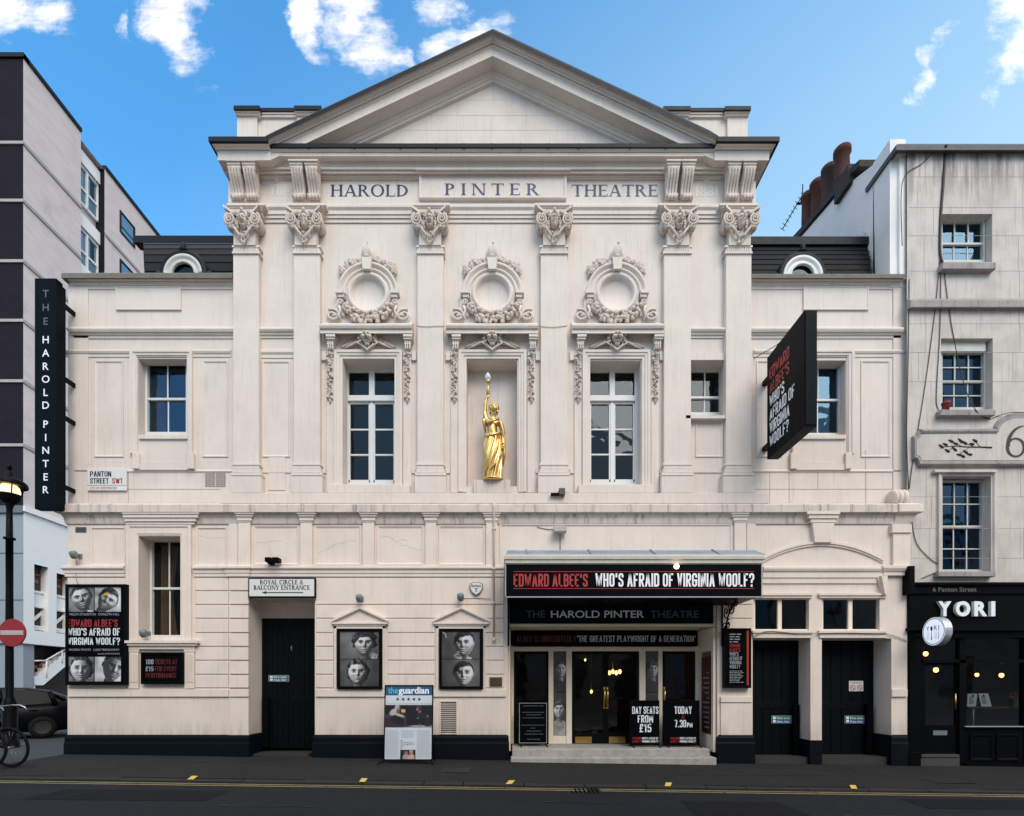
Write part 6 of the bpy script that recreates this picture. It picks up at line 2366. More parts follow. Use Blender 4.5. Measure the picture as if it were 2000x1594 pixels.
# ------------------------------------------------------------------ signs fixed to the theatre
# projecting box sign on the right wing
xf = 4.90
z0, z1 = 5.85, 7.80
sg = thing('projecting_sign', (xf + .11, -.2, z0), 'black box sign with slanting red and white title standing out over the street', 'sign')
mb = MB(); mb.box(xf, xf + .215, -1.42, -.16, z0, z1); mb.build('cabinet', SIGNBLACK, sg, bevel=0.008)
mb = MB(); mb.box(xf + .02, xf + .195, -1.43, -1.42, z0 + .03, z1 - .03); mb.build('end_plate', SIGNNAVY, sg)
rows = [("EDWARD", 1, 7.25), ("ALBEE'S", 1, 6.98), ("WHO'S", 0, 6.73), ("AFRAID OF", 0, 6.475), ("VIRGINIA", 0, 6.22), ("WOOLF?", 0, 5.965)]
for red in (0, 1):
    mb = MB()
    for t, r_, z in rows:
        if r_ == red:
            sans(mb, t, (xf, -.27, z + .06), (0, -1, 0), .215, nrm=(-1, 0, 0), lift=.004, w=.45, st=.14)
    mb.build('lettering', LRED if red else LWHITE, sg)
mb = MB()
for z in (6.2, 7.5):
    mb.box(xf + .07, xf + .16, -.17, YW, z - .04, z + .04)
mb.box(xf + .03, xf + .2, -.2, -.15, z0 + .1, z1 - .1)
mb.tube([(xf + .1, -1.1, z1), (xf + .02, -.5, z1 + .03), (xf - .08, YW, z1 + .22)], .007, 5)
mb.build('bracket', BLACKMETAL, sg)
# tall blade sign at the left corner
yb = -.34
sg = thing('blade_sign', (X(90, yb), -.2, Z(992, yb)), 'tall narrow black sign with white letters stacked one below the other', 'sign')
mb = MB()
xa, xb = X(67.5, yb), X(110, yb)
mb.box(xa, xb, yb, -.20, Z(994, yb), Z(543.5, yb))
mb.box(xb - .10, xb - .01, -.20, -.12, Z(990, yb), Z(548, yb))
mb.build('cabinet', SIGNNAVY, sg, bevel=0.006)
mb = MB(); mb2 = MB()
ly_ = {'THE': [574, 601, 628], 'HAROLD': [664, 690, 716, 741, 767, 792], 'PINTER': [829, 855, 880, 906, 932, 957]}
for wd, ys_ in ly_.items():
    for ch, yy in zip(wd, ys_):
        plain(mb if wd != 'THE' else mb2, ch, (X(89.5, yb), yb, Z(yy + 6.5, yb)), (1, 0, 0), height=.132, align='c', bold=.012)
mb.build('lettering', LWHITE, sg); mb2.build('dim_lettering', LDIM, sg)
mb = MB()
for py in (595, 738, 814, 950):
    mb.box(xb - .06, XL + .02, -.17, -.12, Z(py + 3, -.1), Z(py - 3, -.1)); mb.box(XL - .03, XL + .02, -.18, YW if py < 985 else 0, Z(py + 4, -.1), Z(py - 4, -.1))
split_build(mb, 'bracket', BLACKMETAL, sg, tol=.08)
# street name plate
y = YW - .045
sg = thing('street_name_plate', (X(208, y), y, Z(958, y)), 'white street name plate with black and red lettering below the left wing window', 'sign')
mb = MB(); mb.pbox(170, 915, 246.5, 958, y, YW - .01); mb.build('plate', WHITE, sg, bevel=0.01)
mb = MB()
sans(mb, 'PANTON', (X(176, y), y, Z(931, y)), (1, 0, 0), .105, w=.5, st=.15, width=.42); sans(mb, 'STREET', (X(176, y), y, Z(944.5, y)), (1, 0, 0), .105, w=.5, st=.15, width=.37)
mb.pbox(170, 947.6, 246.5, 948.2, y - .002, y)
mb.build('black_lettering', LBLACK, sg)
mb = MB(); sans(mb, 'SW1', (X(219, y), y, Z(944.5, y)), (1, 0, 0), .105, w=.5, st=.15, width=.205)
plain(mb, 'CITY OF WESTMINSTER', (X(176, y), y, Z(955.6, y)), (1, 0, 0), height=.045, width=.53)
mb.build('red_lettering', mat('plate_red', (.42, .02, .04), .5), sg)
# entrance sign over the side door
y = -.09
sg = thing('entrance_sign', (X(549.5, y), y, Z(1167, y)), 'white framed sign with an arrow over the side door', 'sign')
mb = MB(); mb.pbox(485, 1129, 615.5, 1166.5, y, .0); mb.build('frame', BLACK, sg)
mb = MB(); mb.pbox(487, 1131, 613.5, 1164.5, y - .004, y); mb.build('panel', WHITE, sg)
mb = MB()
y -= .004
WEIGHT[:] = [1.5, 1.8]
roman(mb, 'ROYAL CIRCLE &', (X(550.5, y), y, Z(1141.5, y)), (1, 0, 0), .085, width=.85, align='c'); roman(mb, 'BALCONY ENTRANCE', (X(550.5, y), y, Z(1152, y)), (1, 0, 0), .085, width=1.09, align='c')
WEIGHT[:] = [1.0, 1.0]
mb.pbox(518, 1156.6, 592, 1158.2, y - .004, y - .002)
mb.pprism([(511, 1157.4), (520, 1160.2), (520, 1154.6)], y - .004, y - .001)
mb.build('lettering', LBLACK, sg)
# alarm box shield
y = -.07
sg = thing('alarm_box', (X(930, y), y, Z(1163, y)), 'small pale shield-shaped alarm box high on the wall', 'alarm')
mb = MB()
sh = [(917, 1140), (923, 1137), (930, 1136.5), (937, 1137), (943, 1140), (942.5, 1150), (938, 1158), (930, 1163.5), (922, 1158), (917.5, 1150)]
mb.pprism(sh[::-1], y, 0)
mb.build('cover', GREYBOX, sg, bevel=0.01)
mb = MB(); mb.pprism([((px - 930) * .86 + 930, (py - 1149) * .86 + 1149) for px, py in sh[::-1]], y - .004, y); mb.build('face_plate', WHITE, sg)
mb = MB(); y -= .004
plain(mb, 'Banham', (X(930, y), y, Z(1146.5, y)), (1, 0, 0), height=.05, width=.19, align='c', bold=.02)
mb.pbox(927, 1149, 933, 1150.5, y - .002, y); mb.pbox(929, 1150.5, 931, 1156, y - .002, y)
mb.build('lettering', mat('dark_green', (.02, .10, .08), .5), sg)

# ------------------------------------------------------------------ posters and notices
def case(name, px0, py0, px1, py1, y, depth, label, cat, fr=5, inner=SIGNBLACK, group=None, outer=None):
    r = thing(name, (X((px0 + px1) / 2, y), y + depth, Z(py1, y)), label, cat, group)
    mb = MB()
    mb.pbox(px0, py0, px1, py0 + fr, y, y + depth); mb.pbox(px0, py1 - fr, px1, py1, y, y + depth)
    mb.pbox(px0, py0 + fr, px0 + fr, py1 - fr, y, y + depth); mb.pbox(px1 - fr, py0 + fr, px1, py1 - fr, y, y + depth)
    mb.build('frame', outer or BLACK, r, bevel=0.004)
    mb = MB(); mb.pbox(px0 + fr, py0 + fr, px1 - fr, py1 - fr, y + .03, y + depth)
    mb.build('panel', inner, r)
    return r


def pic(parent, img, px0, py0, px1, py1, y, name='photograph', label=None):
    return picture(name, img, (X(px0, y), y, Z(py0, y)), (1, 0, 0), (0, 0, 1), X(px1, y) - X(px0, y), Z(py0, y) - Z(py1, y), parent, label)


def glaze(parent, px0, py0, px1, py1, y):
    g = MB(); g.quad((X(px0, y), y, Z(py1, y)), (X(px1, y), y, Z(py1, y)), (X(px1, y), y, Z(py0, y)), (X(px0, y), y, Z(py0, y)))
    g.build('glazing', glass_mat('case_glass', (.92, .93, .94), .0, .03), parent)


y = -.12
r = case('poster_case', 127, 1141, 246.5, 1338, y, .115, 'large framed black poster with four faces and a red and white title', 'poster', 5)
yi = y + .03
CT = lambda q: np.clip(1.6 * q ** 1.35, .004, .8)
pic(r, CT(portrait(64, 68, 3, .05, .10, .78, 'short', (-.5, .6, .6), .22, clothes=.02, collar=True, tilt=.25)), 132, 1147, 183.5, 1195, yi - .004)
im = CT(portrait(64, 70, 5, -.02, -.05, .74, 'side', (.7, .4, .5), .42, clothes=.03, tilt=-.6, turn=-.2))
im3 = np.stack([im, im * .97, im * .96], -1); blob(im3, .42, .28, .12, .05, (.65, .33, .06), .5, -.5)
pic(r, im3, 185, 1147, 236, 1195, yi - .004)
pic(r, CT(portrait(64, 68, 9, .0, -.02, .80, 'long', (-.7, .3, .5), .20, turn=.1)), 132, 1283, 183, 1331, yi - .004)
pic(r, CT(portrait(64, 70, 12, .42, .10, .84, 'short', (.9, .2, .35), .5, turn=.35, tilt=-.35)), 185, 1283, 236, 1331, yi - .004)
mb = MB()
sans(mb, "WHO'S AFRAID OF", (X(133, yi), yi, Z(1241.5, yi)), (1, 0, 0), .145, width=X(234.5, yi) - X(133, yi), st=.14)
sans(mb, "VIRGINIA WOOLF?", (X(133, yi), yi, Z(1259.5, yi)), (1, 0, 0), .140, width=X(234.5, yi) - X(133, yi), st=.14)
mb.build('white_lettering', LWHITE, r)
mb = MB(); sans(mb, "EDWARD ALBEE'S", (X(133, yi), yi, Z(1224.5, yi)), (1, 0, 0), .145, width=X(230, yi) - X(133, yi), st=.14); mb.build('red_lettering', LRED, r)
mb = MB(); y2 = yi
plain(mb, 'IMELDA STAUNTON', (X(134, y2), y2, Z(1202, y2)), (1, 0, 0), height=.042, width=.53, bold=.01); plain(mb, 'CONLETH HILL', (X(192, y2), y2, Z(1202, y2)), (1, 0, 0), height=.042, width=.41, bold=.01)
plain(mb, 'IMOGEN POOTS', (X(134, y2), y2, Z(1271, y2)), (1, 0, 0), height=.038, width=.43, bold=.01); plain(mb, 'LUKE TREADAWAY', (X(183, y2), y2, Z(1271, y2)), (1, 0, 0), height=.038, width=.50, bold=.01)
plain(mb, 'directed by JAMES MACDONALD', (X(191, y2), y2, Z(1278.5, y2)), (1, 0, 0), height=.032, width=.43)
mb.build('small_lettering', LGREY, r)
glaze(r, 132, 1146, 241.5, 1333, y + .012)
mb = MB()
for k in range(6):
    mb.pbox(243, 1153 + k * 33, 249, 1156 + k * 33, y + .04, y + .09)
split_build(mb, 'hinge', BLACKMETAL, r)

y = -.10
r = case('ticket_notice', 274.5, 1274, 357, 1336.5, y, .095, 'small framed black notice with red lettering under the ground floor window', 'notice', 4)
yi = y + .03
mb = MB(); sans(mb, '100', (X(284.5, yi), yi, Z(1297.5, yi)), (1, 0, 0), .095, width=.155, st=.15); sans(mb, '\u00a315', (X(284.5, yi), yi, Z(1311, yi)), (1, 0, 0), .095, width=.155, st=.15)
mb.build('white_lettering', LGREY, r)
mb = MB(); sans(mb, 'TICKETS AT', (X(303, yi), yi, Z(1297.5, yi)), (1, 0, 0), .095, width=.43); sans(mb, 'FOR EVERY', (X(303, yi), yi, Z(1311, yi)), (1, 0, 0), .095, width=.42); sans(mb, 'PERFORMANCE', (X(284.5, yi), yi, Z(1324, yi)), (1, 0, 0), .095, width=.60)
mb.build('red_lettering', LREDDIM, r)
glaze(r, 278, 1278, 353, 1333, y + .012)

# two portrait cases in little pedimented surrounds
for k, (a, b) in enumerate(((658, 746), (857.5, 943))):
    c = (a + b) / 2
    mb = MB()
    for q in (a - 6, b + 1):
        mb.pbox(q, 1222, q + 5, 1346, -.04, .005)
    mb.pbox(a - 6, 1222, b + 6, 1228, -.04, .005)
    mb.pprism([(c - 52, 1217), (c + 53, 1217), (c + .5, 1187.5)], -.04, .005)
    for (o, va, vb) in ((.10, 0, 5), (.07, 5, 8)):
        mb.pprism([(c - 55, 1210 + vb), (c + .5, 1184 + vb), (c + .5, 1184 + va), (c - 55, 1210 + va)], -o, .005); mb.pprism([(c + .5, 1184 + vb), (c + 56, 1210 + vb), (c + 56, 1210 + va), (c + .5, 1184 + va)], -o, .005)
    mb.pbox(c - 54, 1215, c + 55, 1219, -.08, .005); mb.pbox(c - 50, 1219, c + 51, 1222, -.06, .005)
    mb.build('poster_surround', STUCCO_LOW, T, bevel=0.004)
    y = -.085
    r = case('poster_case', a, 1228, b, 1346, y, .08, ('framed black and white poster of two women, one with a raised hand' if k == 0 else 'framed black and white poster of two men, the upper one smoking'), 'poster', 5)
    yi = y + .03
    if k == 0:
        p1 = portrait(66, 92, 21, .24, .08, .50, 'curly', (-.4, .5, .7), .15, clothes=.012, extra='hand', turn=.1)
        p2 = portrait(66, 92, 24, -.08, .02, .50, 'long', (-.5, .35, .7), .11, clothes=.30, turn=.0)
    else:
        p1 = portrait(66, 92, 33, .18, .08, .52, 'side', (.5, .4, .6), .12, clothes=.012, collar=True, turn=-.35, extra='smoke')
        p2 = portrait(66, 92, 38, .15, -.05, .52, 'side', (.6, .25, .6), .13, clothes=.10, turn=-.1)
    p1, p2 = np.clip(1.75 * p1 ** 1.45, .004, .8), np.clip(1.75 * p2 ** 1.45, .004, .8)
    pic(r, p1, a + 5.5, 1233.5, b - 6, 1287, yi - .004); pic(r, p2, a + 5.5, 1288, b - 6, 1340.5, yi - .004)
    glaze(r, a + 5, 1233, b - 5, 1341, y + .012)

# free-standing newspaper review board on the pavement
yA = -.62
gx = X(797, yA)
gb = thing('review_board', (gx, yA, ground(gx, yA)), 'free-standing white newspaper review board with a blue heading and five stars on the pavement', 'pavement board')
lean = .10
uzA = Vector((0, lean / 1.3, 1)).normalized()
pA = lambda px, py: Vector((X(px, yA), yA + lean * (1485 - py) / 150, Z(py, yA)))
W_, H_ = X(845, yA) - X(749, yA), Z(1338, yA) - Z(1485, yA)
tl = pA(749, 1338)
ux = Vector((1, 0, 0)); uz = (pA(749, 1338) - pA(749, 1485)).normalized(); nA = ux.cross(uz); nA = -nA if nA.y > 0 else nA
Hn = (pA(749, 1338) - pA(749, 1485)).length


def bq(mb, u0, v0, u1, v1, lift, thick=0.0):
    """rectangle on the board in fractions from its top-left corner"""
    c = [tl + ux * (W_ * u) - uz * (Hn * v) + nA * lift for u, v in ((u0, v1), (u1, v1), (u1, v0), (u0, v0))]
    if not thick:
        mb.add(c, [(0, 1, 2, 3)])
    else:
        d = [p - nA * thick for p in c]
        mb.add(c + d, [(0, 1, 2, 3), (7, 6, 5, 4), (0, 4, 5, 1), (1, 5, 6, 2), (2, 6, 7, 3), (3, 7, 4, 0)])


mb = MB()
bq(mb, 0, 0, 1, .014, .012, .03); bq(mb, 0, .986, 1, 1, .012, .03); bq(mb, 0, .014, .022, .986, .012, .03); bq(mb, .978, .014, 1, .986, .012, .03)
mb.build('frame', BLACK, gb)
mb = MB(); bq(mb, .022, .014, .978, .986, 0, .015); mb.build('sheet', mat('paper', (.58, .63, .68), .5, var=.05), gb)
mb = MB()
for u in (.03, .97):
    p = tl + ux * (W_ * u) - uz * (Hn * .6)
    q = tl + ux * (W_ * u) - uz * Hn
    mb.tube([q + Vector((0, -.0, 0)), (q.x - (.10 if u < .5 else -.06), yA - .14, ground(q.x, yA) + .012)], .012, 6)
    mb.tube([p - nA * .02, (p.x, yA + .42, ground(p.x, yA) + .01)], .012, 6)
split_build(mb, 'leg', BLACKMETAL, gb)
mb = MB(); bq(mb, .022, .014, .978, .138, .002); mb.build('heading_band', mat('heading_blue', (.006, .085, .20), .5), gb)
bp = lambda u, v: tl + ux * (W_ * u) - uz * (Hn * v)
mb = MB(); plain(mb, 'the', bp(.07, .113), ux, height=.115, width=W_ * .205, bold=.02, nrm=nA, lift=.005, uz=uz); mb.build('pale_lettering', mat('pale_blue', (.10, .42, .58), .5), gb)
mb = MB(); plain(mb, 'guardian', bp(.285, .113), ux, height=.115, width=W_ * .625, bold=.028, nrm=nA, lift=.005, uz=uz); mb.build('white_lettering', LWHITE, gb)
mb = MB()
for k in range(5):
    c = bp(.27 + .111 * k, .19)
    ps = []
    for q in range(10):
        rr = .037 if q % 2 == 0 else .015
        a = math.pi / 2 + q * math.pi / 5
        ps.append(c + ux * (rr * math.cos(a)) + uz * (rr * math.sin(a)) + nA * .003)
    mb.add([c + nA * .003] + ps, [(0, 1 + q, 1 + (q + 1) % 10) for q in range(10)])
split_build(mb, 'star', LBLACK, gb, tol=.001)
mb = MB()
plain(mb, 'A first-rate revival of an astonishing play. The Guardian', bp(.04, .258), ux, height=.03, width=W_ * .92, nrm=nA, lift=.003, uz=uz, shear=.2)
mb.build('caption', LGREY, gb)
im = canvas(58, 110, (.012, .012, .016))
rect(im, 0, .90, 1, 1, (.30, .29, .31)); rect(im, 0, .86, .45, .92, (.06, .02, .03))
blob(im, .22, .93, .35, .06, (.05, .02, .03)); rect(im, 0.0, .42, .13, .80, (.06, .03, .09)); rect(im, .36, .44, .46, .9, (.07, .02, .05)); rect(im, 0, .62, .2, .9, (.05, .015, .03))
blob(im, .19, .30, .085, .17, (.42, .41, .38), .2, .35); blob(im, .27, .30, .035, .14, (.16, .09, .08)); blob(im, .30, .45, .13, .05, (.40, .39, .37), .2, .65); blob(im, .25, .08, .05, .10, (.38, .38, .42)); blob(im, .285, .15, .03, .06, (.30, .17, .13))
blob(im, .22, .62, .11, .11, (.015, .016, .02)); blob(im, .33, .70, .06, .20, (.014, .015, .02), .2, -.3); rect(im, .29, .82, .35, .97, (.02, .02, .03))
rect(im, .345, .20, .43, .34, (.60, .36, .12)); rect(im, .38, .34, .395, .42, (.2, .1, .05))
blob(im, .72, .14, .055, .12, (.05, .035, .03)); blob(im, .685, .18, .025, .07, (.30, .12, .10)); blob(im, .74, .32, .035, .07, (.32, .10, .09)); blob(im, .78, .52, .12, .20, (.014, .022, .026)); blob(im, .76, .72, .13, .12, (.012, .014, .016)); rect(im, .72, .86, .76, .98, (.26, .12, .11)); blob(im, .91, .50, .02, .06, (.16, .14, .12)); blob(im, .70, .58, .02, .03, (.2, .18, .15))
rect(im, .85, .62, .99, .95, (.02, .018, .022))
picture('stage_photograph', im, bp(.024, .268) + nA * .003, ux, uz, W_ * .952, Hn * .30, gb)
im = canvas(24, 36, (.02, .012, .03))
for cx_, hc in ((.38, (.28, .13, .10)), (.72, (.40, .20, .14))):
    blob(im, cx_, .80, .22, .36, (.36, .30, .30) if cx_ < .5 else (.55, .36, .30)); blob(im, cx_, .28, .13, .20, hc); blob(im, cx_, .12, .13, .09, (.06, .05, .05) if cx_ < .5 else (.4, .33, .2))
blob(im, .62, .50, .06, .10, (.35, .03, .02))
picture('small_photograph', im, bp(.34, .862) + nA * .003, ux, uz, W_ * .31, Hn * .122, gb)
mb = MB()
rng = random.Random(6)
for (u0, v0, u1, v1, n) in ((.04, .60, .32, .965, 30), (.35, .60, .63, .71, 9), (.67, .60, .965, .965, 30)):
    for k in range(n):
        v = v0 + (v1 - v0) * (k + .3) / n
        bq(mb, u0, v, u1 - rng.uniform(0, .04), v + .0035, .002)
mb.build('newspaper_columns', mat('newsprint_grey', (.36, .41, .46), .6), gb)
mb = MB()
plain(mb, 'Staunton is at', bp(.345, .77), ux, height=.028, width=W_ * .25, nrm=nA, lift=.003, uz=uz); plain(mb, 'her magnificent', bp(.345, .795), ux, height=.028, width=W_ * .28, nrm=nA, lift=.003, uz=uz); plain(mb, 'best', bp(.345, .82), ux, height=.028, nrm=nA, lift=.003, uz=uz)
bq(mb, .345, .735, .375, .745, .003); bq(mb, .345, .835, .375, .845, .003)
mb.build('quotation', mat('text_grey', (.12, .13, .15), .6), gb)


# black boards standing on the entrance steps
def step_board(px0, py0, px1, py1, y, name, label):
    zf_ = Z(1453, YE)
    r = thing(name, (X((px0 + px1) / 2, y), y, zf_), label, 'board')
    x0, x1, zt = X(px0, y), X(px1, y), Z(py0, y)
    zb = zf_ + .035
    mb = MB()
    mb.box(x0, x1, y, y + .03, zb, zt); mb.build('panel', SIGNBLACK, r, bevel=0.004)
    mb = MB()
    for xx in (x0 + .04, x1 - .04):
        mb.tube([(xx, y + .015, zb), (xx + .03, y - .16, zf_ + .008)], .011, 6); mb.tube([(xx, y + .015, zb + .02), (xx, y + .22, zf_ + .01)], .011, 6)
    split_build(mb, 'foot', BLACKMETAL, r)
    return r, x0, x1, zb, zt


for (px0, px1, tl_, lab) in ((1229, 1288, [('DAY SEATS', .53, .70, .15), ('FROM', .31, .505, .15), ('\u00a315', .24, .29, .17)], 'black board on the steps announcing day seats'),
                             (1296, 1366.5, [('TODAY', .35, .70, .15)], 'black board on the steps giving the starting time')):
    y = .34
    r, x0, x1, zb, zt = step_board(px0, 1368, px1, 1458, y, 'notice_board', lab)
    h_ = zt - zb
    mb = MB()
    xc = (x0 + x1) / 2 + (.02 if px0 < 1290 else .03)
    for t, wd, v, ht in tl_:
        sans(mb, t, (xc, y, zb + h_ * v), (1, 0, 0), ht, width=wd, align='c', st=.14)
    if px0 > 1290:
        sans(mb, '7.30', (xc - .17, y, zb + h_ * .40), (1, 0, 0), .15, width=.23, st=.14); sans(mb, 'PM', (xc + .075, y, zb + h_ * .40), (1, 0, 0), .095, width=.115, st=.16)
    sans(mb, "WHO'S AFRAID OF", (xc - .07, y, zb + h_ * .13), (1, 0, 0), .045, width=.33); sans(mb, 'VIRGINIA WOOLF?', (xc - .07, y, zb + h_ * .06), (1, 0, 0), .045, width=.33)
    mb.build('white_lettering', LWHITE, r)
    mb = MB()
    sans(mb, 'EDWARD', (xc - .26, y, zb + h_ * .13), (1, 0, 0), .045, width=.17); sans(mb, "ALBEE'S", (xc - .26, y, zb + h_ * .06), (1, 0, 0), .045, width=.17)
    if px0 > 1290:
        sans(mb, 'AT', (xc, y, zb + h_ * .59), (1, 0, 0), .065, align='c')
    mb.build('red_lettering', LRED, r)
y = .45
r, x0, x1, zb, zt = step_board(1012, 1371, 1070, 1457, y, 'information_board', 'dark information board with a thin pale border on the entrance steps')
mb = MB()
for (a, b, c, d) in ((x0 + .02, x1 - .02, zb + .03, zb + .04), (x0 + .02, x1 - .02, zt - .03, zt - .02), (x0 + .02, x0 + .03, zb + .04, zt - .03), (x1 - .03, x1 - .02, zb + .04, zt - .03)):
    mb.box(a, b, y - .004, y, c, d)
mb.build('border', LGREY, r)
mb = MB(); rng = random.Random(9)
for (v, wd) in ((.90, .40), (.75, .44), (.69, .26), (.62, .42), (.45, .46), (.38, .1), (.31, .26), (.24, .34), (.12, .24)):
    z = zb + (zt - zb) * v
    xx = (x0 + x1) / 2 - wd / 2
    while xx < (x0 + x1) / 2 + wd / 2:
        w = rng.uniform(.02, .05)
        mb.quad((xx, y - .003, z), (xx + w, y - .003, z), (xx + w, y - .003, z + .012), (xx, y - .003, z + .012)); xx += w + .008
mb.build('small_print', mat('print_dim', (.10, .105, .11), .6), r)

# framed programme poster with a red stripe on the pier right of the entrance
y = -.12
r = case('programme_case', 1415, 1227, 1467.5, 1344, y, .115, 'narrow black poster case with a vertical red stripe on the pier', 'poster', 3)
yi = y + .03
mb = MB(); mb.pbox(1458.5, 1230, 1464, 1339, yi - .005, yi); mb.build('stripe', mat('stripe_red', (.42, .035, .012), .5), r)
mb = MB()
for k, t in enumerate(("WHO'S", 'AFRAID OF', 'VIRGINIA', 'WOOLF?')):
    sans(mb, t, (X(1425, yi), yi, Z(1281 + k * 8.3, yi)), (1, 0, 0), .07, width=[.17, .25, .23, .20][k])
rng = random.Random(4); tiny_lines(mb, X(1425, yi), X(1452, yi), Z(1334, yi), Z(1309, yi), 8, yi - .003, rng, .9); tiny_lines(mb, X(1425, yi), X(1450, yi), Z(1256, yi), Z(1236, yi), 4, yi - .003, rng, .9)
mb.build('white_lettering', LGREY, r)
mb = MB(); sans(mb, 'EDWARD', (X(1425, yi), yi, Z(1264.5, yi)), (1, 0, 0), .07, width=.2); sans(mb, "ALBEE'S", (X(1425, yi), yi, Z(1273, yi)), (1, 0, 0), .07, width=.2); mb.build('red_lettering', LRED, r)
glaze(r, 1418, 1230, 1464.5, 1341, y + .012)
# tall photograph strips beside the doors, seen through the glass
y = YE - .015
for k, (a, b, sd, hr) in enumerate(((1082, 1105, 41, ('short', 'curly')), (1262, 1285, 47, ('curly', 'side')))):
    r = thing('photograph_strip', (X((a + b) / 2, y), y, Z(1436, y)), ('tall black and white strip of two faces between the left and middle entrance doors' if k == 0 else 'tall black and white strip of faces between the middle and right entrance doors'), 'poster')
    pic(r, portrait(86, 28, sd, .1, .35, .95, hr[0], (.7, .3, .5), .06, turn=.2, clothes=.03) * 1.3, a, 1273, b, 1352, y); pic(r, portrait(86, 28, sd + 2, -.1, .6, 1.0, hr[1], (-.5, .4, .6), .06, clothes=.25) * 1.3, a, 1353, b, 1436, y)
# red and white poster on the return beside the right door
r = thing('side_poster', (xr_ - .06, .44, Z(1430)), 'narrow dark red poster in the side window of the entrance', 'poster')
mb = MB(); mb.box(xr_ - .045, xr_ - .035, .2, .68, Z(1432), Z(1280)); mb.build('sheet', mat('dark_red_print', (.07, .012, .012), .5, var=.5, vscale=6), r)
mb = MB()
rng = random.Random(5)
for k in range(12):
    z = Z(1425) + .1 * k
    w_ = rng.uniform(.1, .34)
    mb.quad((xr_ - .0475, .28, z), (xr_ - .0475, .28 + w_, z), (xr_ - .0475, .28 + w_, z + .03), (xr_ - .0475, .28, z + .03))
mb.build('small_print', LGREY, r)

# notices on the doors
GREEN, BLUE = mat('notice_green', (.02, .16, .10), .5), mat('notice_blue', (.02, .10, .26), .5)
for k, (a, b, c, d, y, lab) in enumerate(((524.5, 564.5, 1319, 1331.5, .535, 'green and blue fire exit notice on the left side door'), (1507, 1548.5, 1398, 1413, .415, 'green and blue fire exit notice on the left exit door'), (1650, 1692, 1398, 1413, .475, 'green and blue fire exit notice on the door with the white notice'))):
    r = thing('fire_exit_notice', (X((a + b) / 2, y), y, Z(d, y)), lab, 'notice')
    m_ = (c + d) / 2
    mb = MB(); mb.pbox(a, c, b, d, y, y + .01); mb.build('border', LGREY, r)
    mb = MB(); mb.pbox(a + .8, c + .8, b - .8, m_, y - .004, y); mb.build('green_field', GREEN, r)
    mb = MB(); mb.pbox(a + .8, m_, b - .8, d - .8, y - .004, y); mb.build('blue_field', BLUE, r)
    mb = MB(); q = y - .004
    plain(mb, 'Fire exit', (X(a + 10.5, q), q, Z(m_ - 1, q)), (1, 0, 0), height=.040, width=.26, bold=.01); plain(mb, 'Keep clear', (X(a + 10.5, q), q, Z(d - 1.8, q)), (1, 0, 0), height=.040, width=.26, bold=.01)
    mb.pbox(a + 3, c + 2, a + 8, m_ - .8, q - .003, q); mb.pbox(a + 3, m_ + .8, a + 8, d - 2, q - .003, q)
    mb.build('lettering', LWHITE, r)
y = .47
r = thing('warning_notice', (X(1672, y), y, Z(1350, y)), 'small white no parking notice with red marks on the right exit door', 'notice')
mb = MB(); mb.pbox(1658.5, 1330, 1686, 1350, y, y + .01); mb.build('sheet', WHITE, r)
mb = MB()
for px in (1665.5, 1679):
    cx_, cz_ = X(px, y), Z(1343.5, y)
    mb.lathe([(.042, .003), (.055, .003)], (cx_, y, cz_), 'y', 18); mb.quad((cx_ - .04, y - .0035, cz_ + .03), (cx_ - .03, y - .0035, cz_ + .04), (cx_ + .04, y - .0035, cz_ - .03), (cx_ + .03, y - .0035, cz_ - .04))
plain(mb, 'NO PARKING', (X(1672, y), y, Z(1335, y)), (1, 0, 0), height=.03, width=.2, align='c')
mb.build('red_mark', LRED, r)
r = thing('brass_plaque', (X(968.5, -.02), -.03, Z(1340)), 'small brass plaque on the wall left of the entrance', 'plaque')
mb = MB(); mb.pbox(957, 1323.5, 980, 1340, -.045, -.02); mb.build('plate', mat('dull_bronze', (.10, .075, .045), .45, metal=.7, var=.4, vscale=20), r, bevel=.004)
mb = MB(); mb.pbox(956, 1322.5, 981, 1341, -.035, -.02); mb.build('rim', BRASS, r)

# ------------------------------------------------------------------ small fittings on the wall
def spot(px, py, y0, label, s=1.0):
    r = thing('spot_lamp', (X(px, -.1), y0, Z(py + 10)), label, 'spotlight')
    x, z = X(px, -.12), Z(py, -.12)
    mb = MB()
    mb.lathe([(.001, -.06), (.055, -.06), (.068, -.02), (.068, .05), (.05, .075), (.001, .075)], (0, 0, 0), 'z', 12)
    ct, s_ = math.cos(.5), math.sin(.5)
    mb.v = [(x + a, y0 - .15 + b * ct - c * s_, z + b * s_ + c * ct) for a, b, c in mb.v]
    mb.build('housing', GREYBOX, r)
    mb = MB(); mb.tube([(x, y0, z + .02), (x, y0 - .08, z + .03), (x, y0 - .14, z)], .014, 6); mb.box(x - .04, x + .04, y0 - .02, y0, z - .03, z + .06); mb.build('bracket', GREYBOX, r)


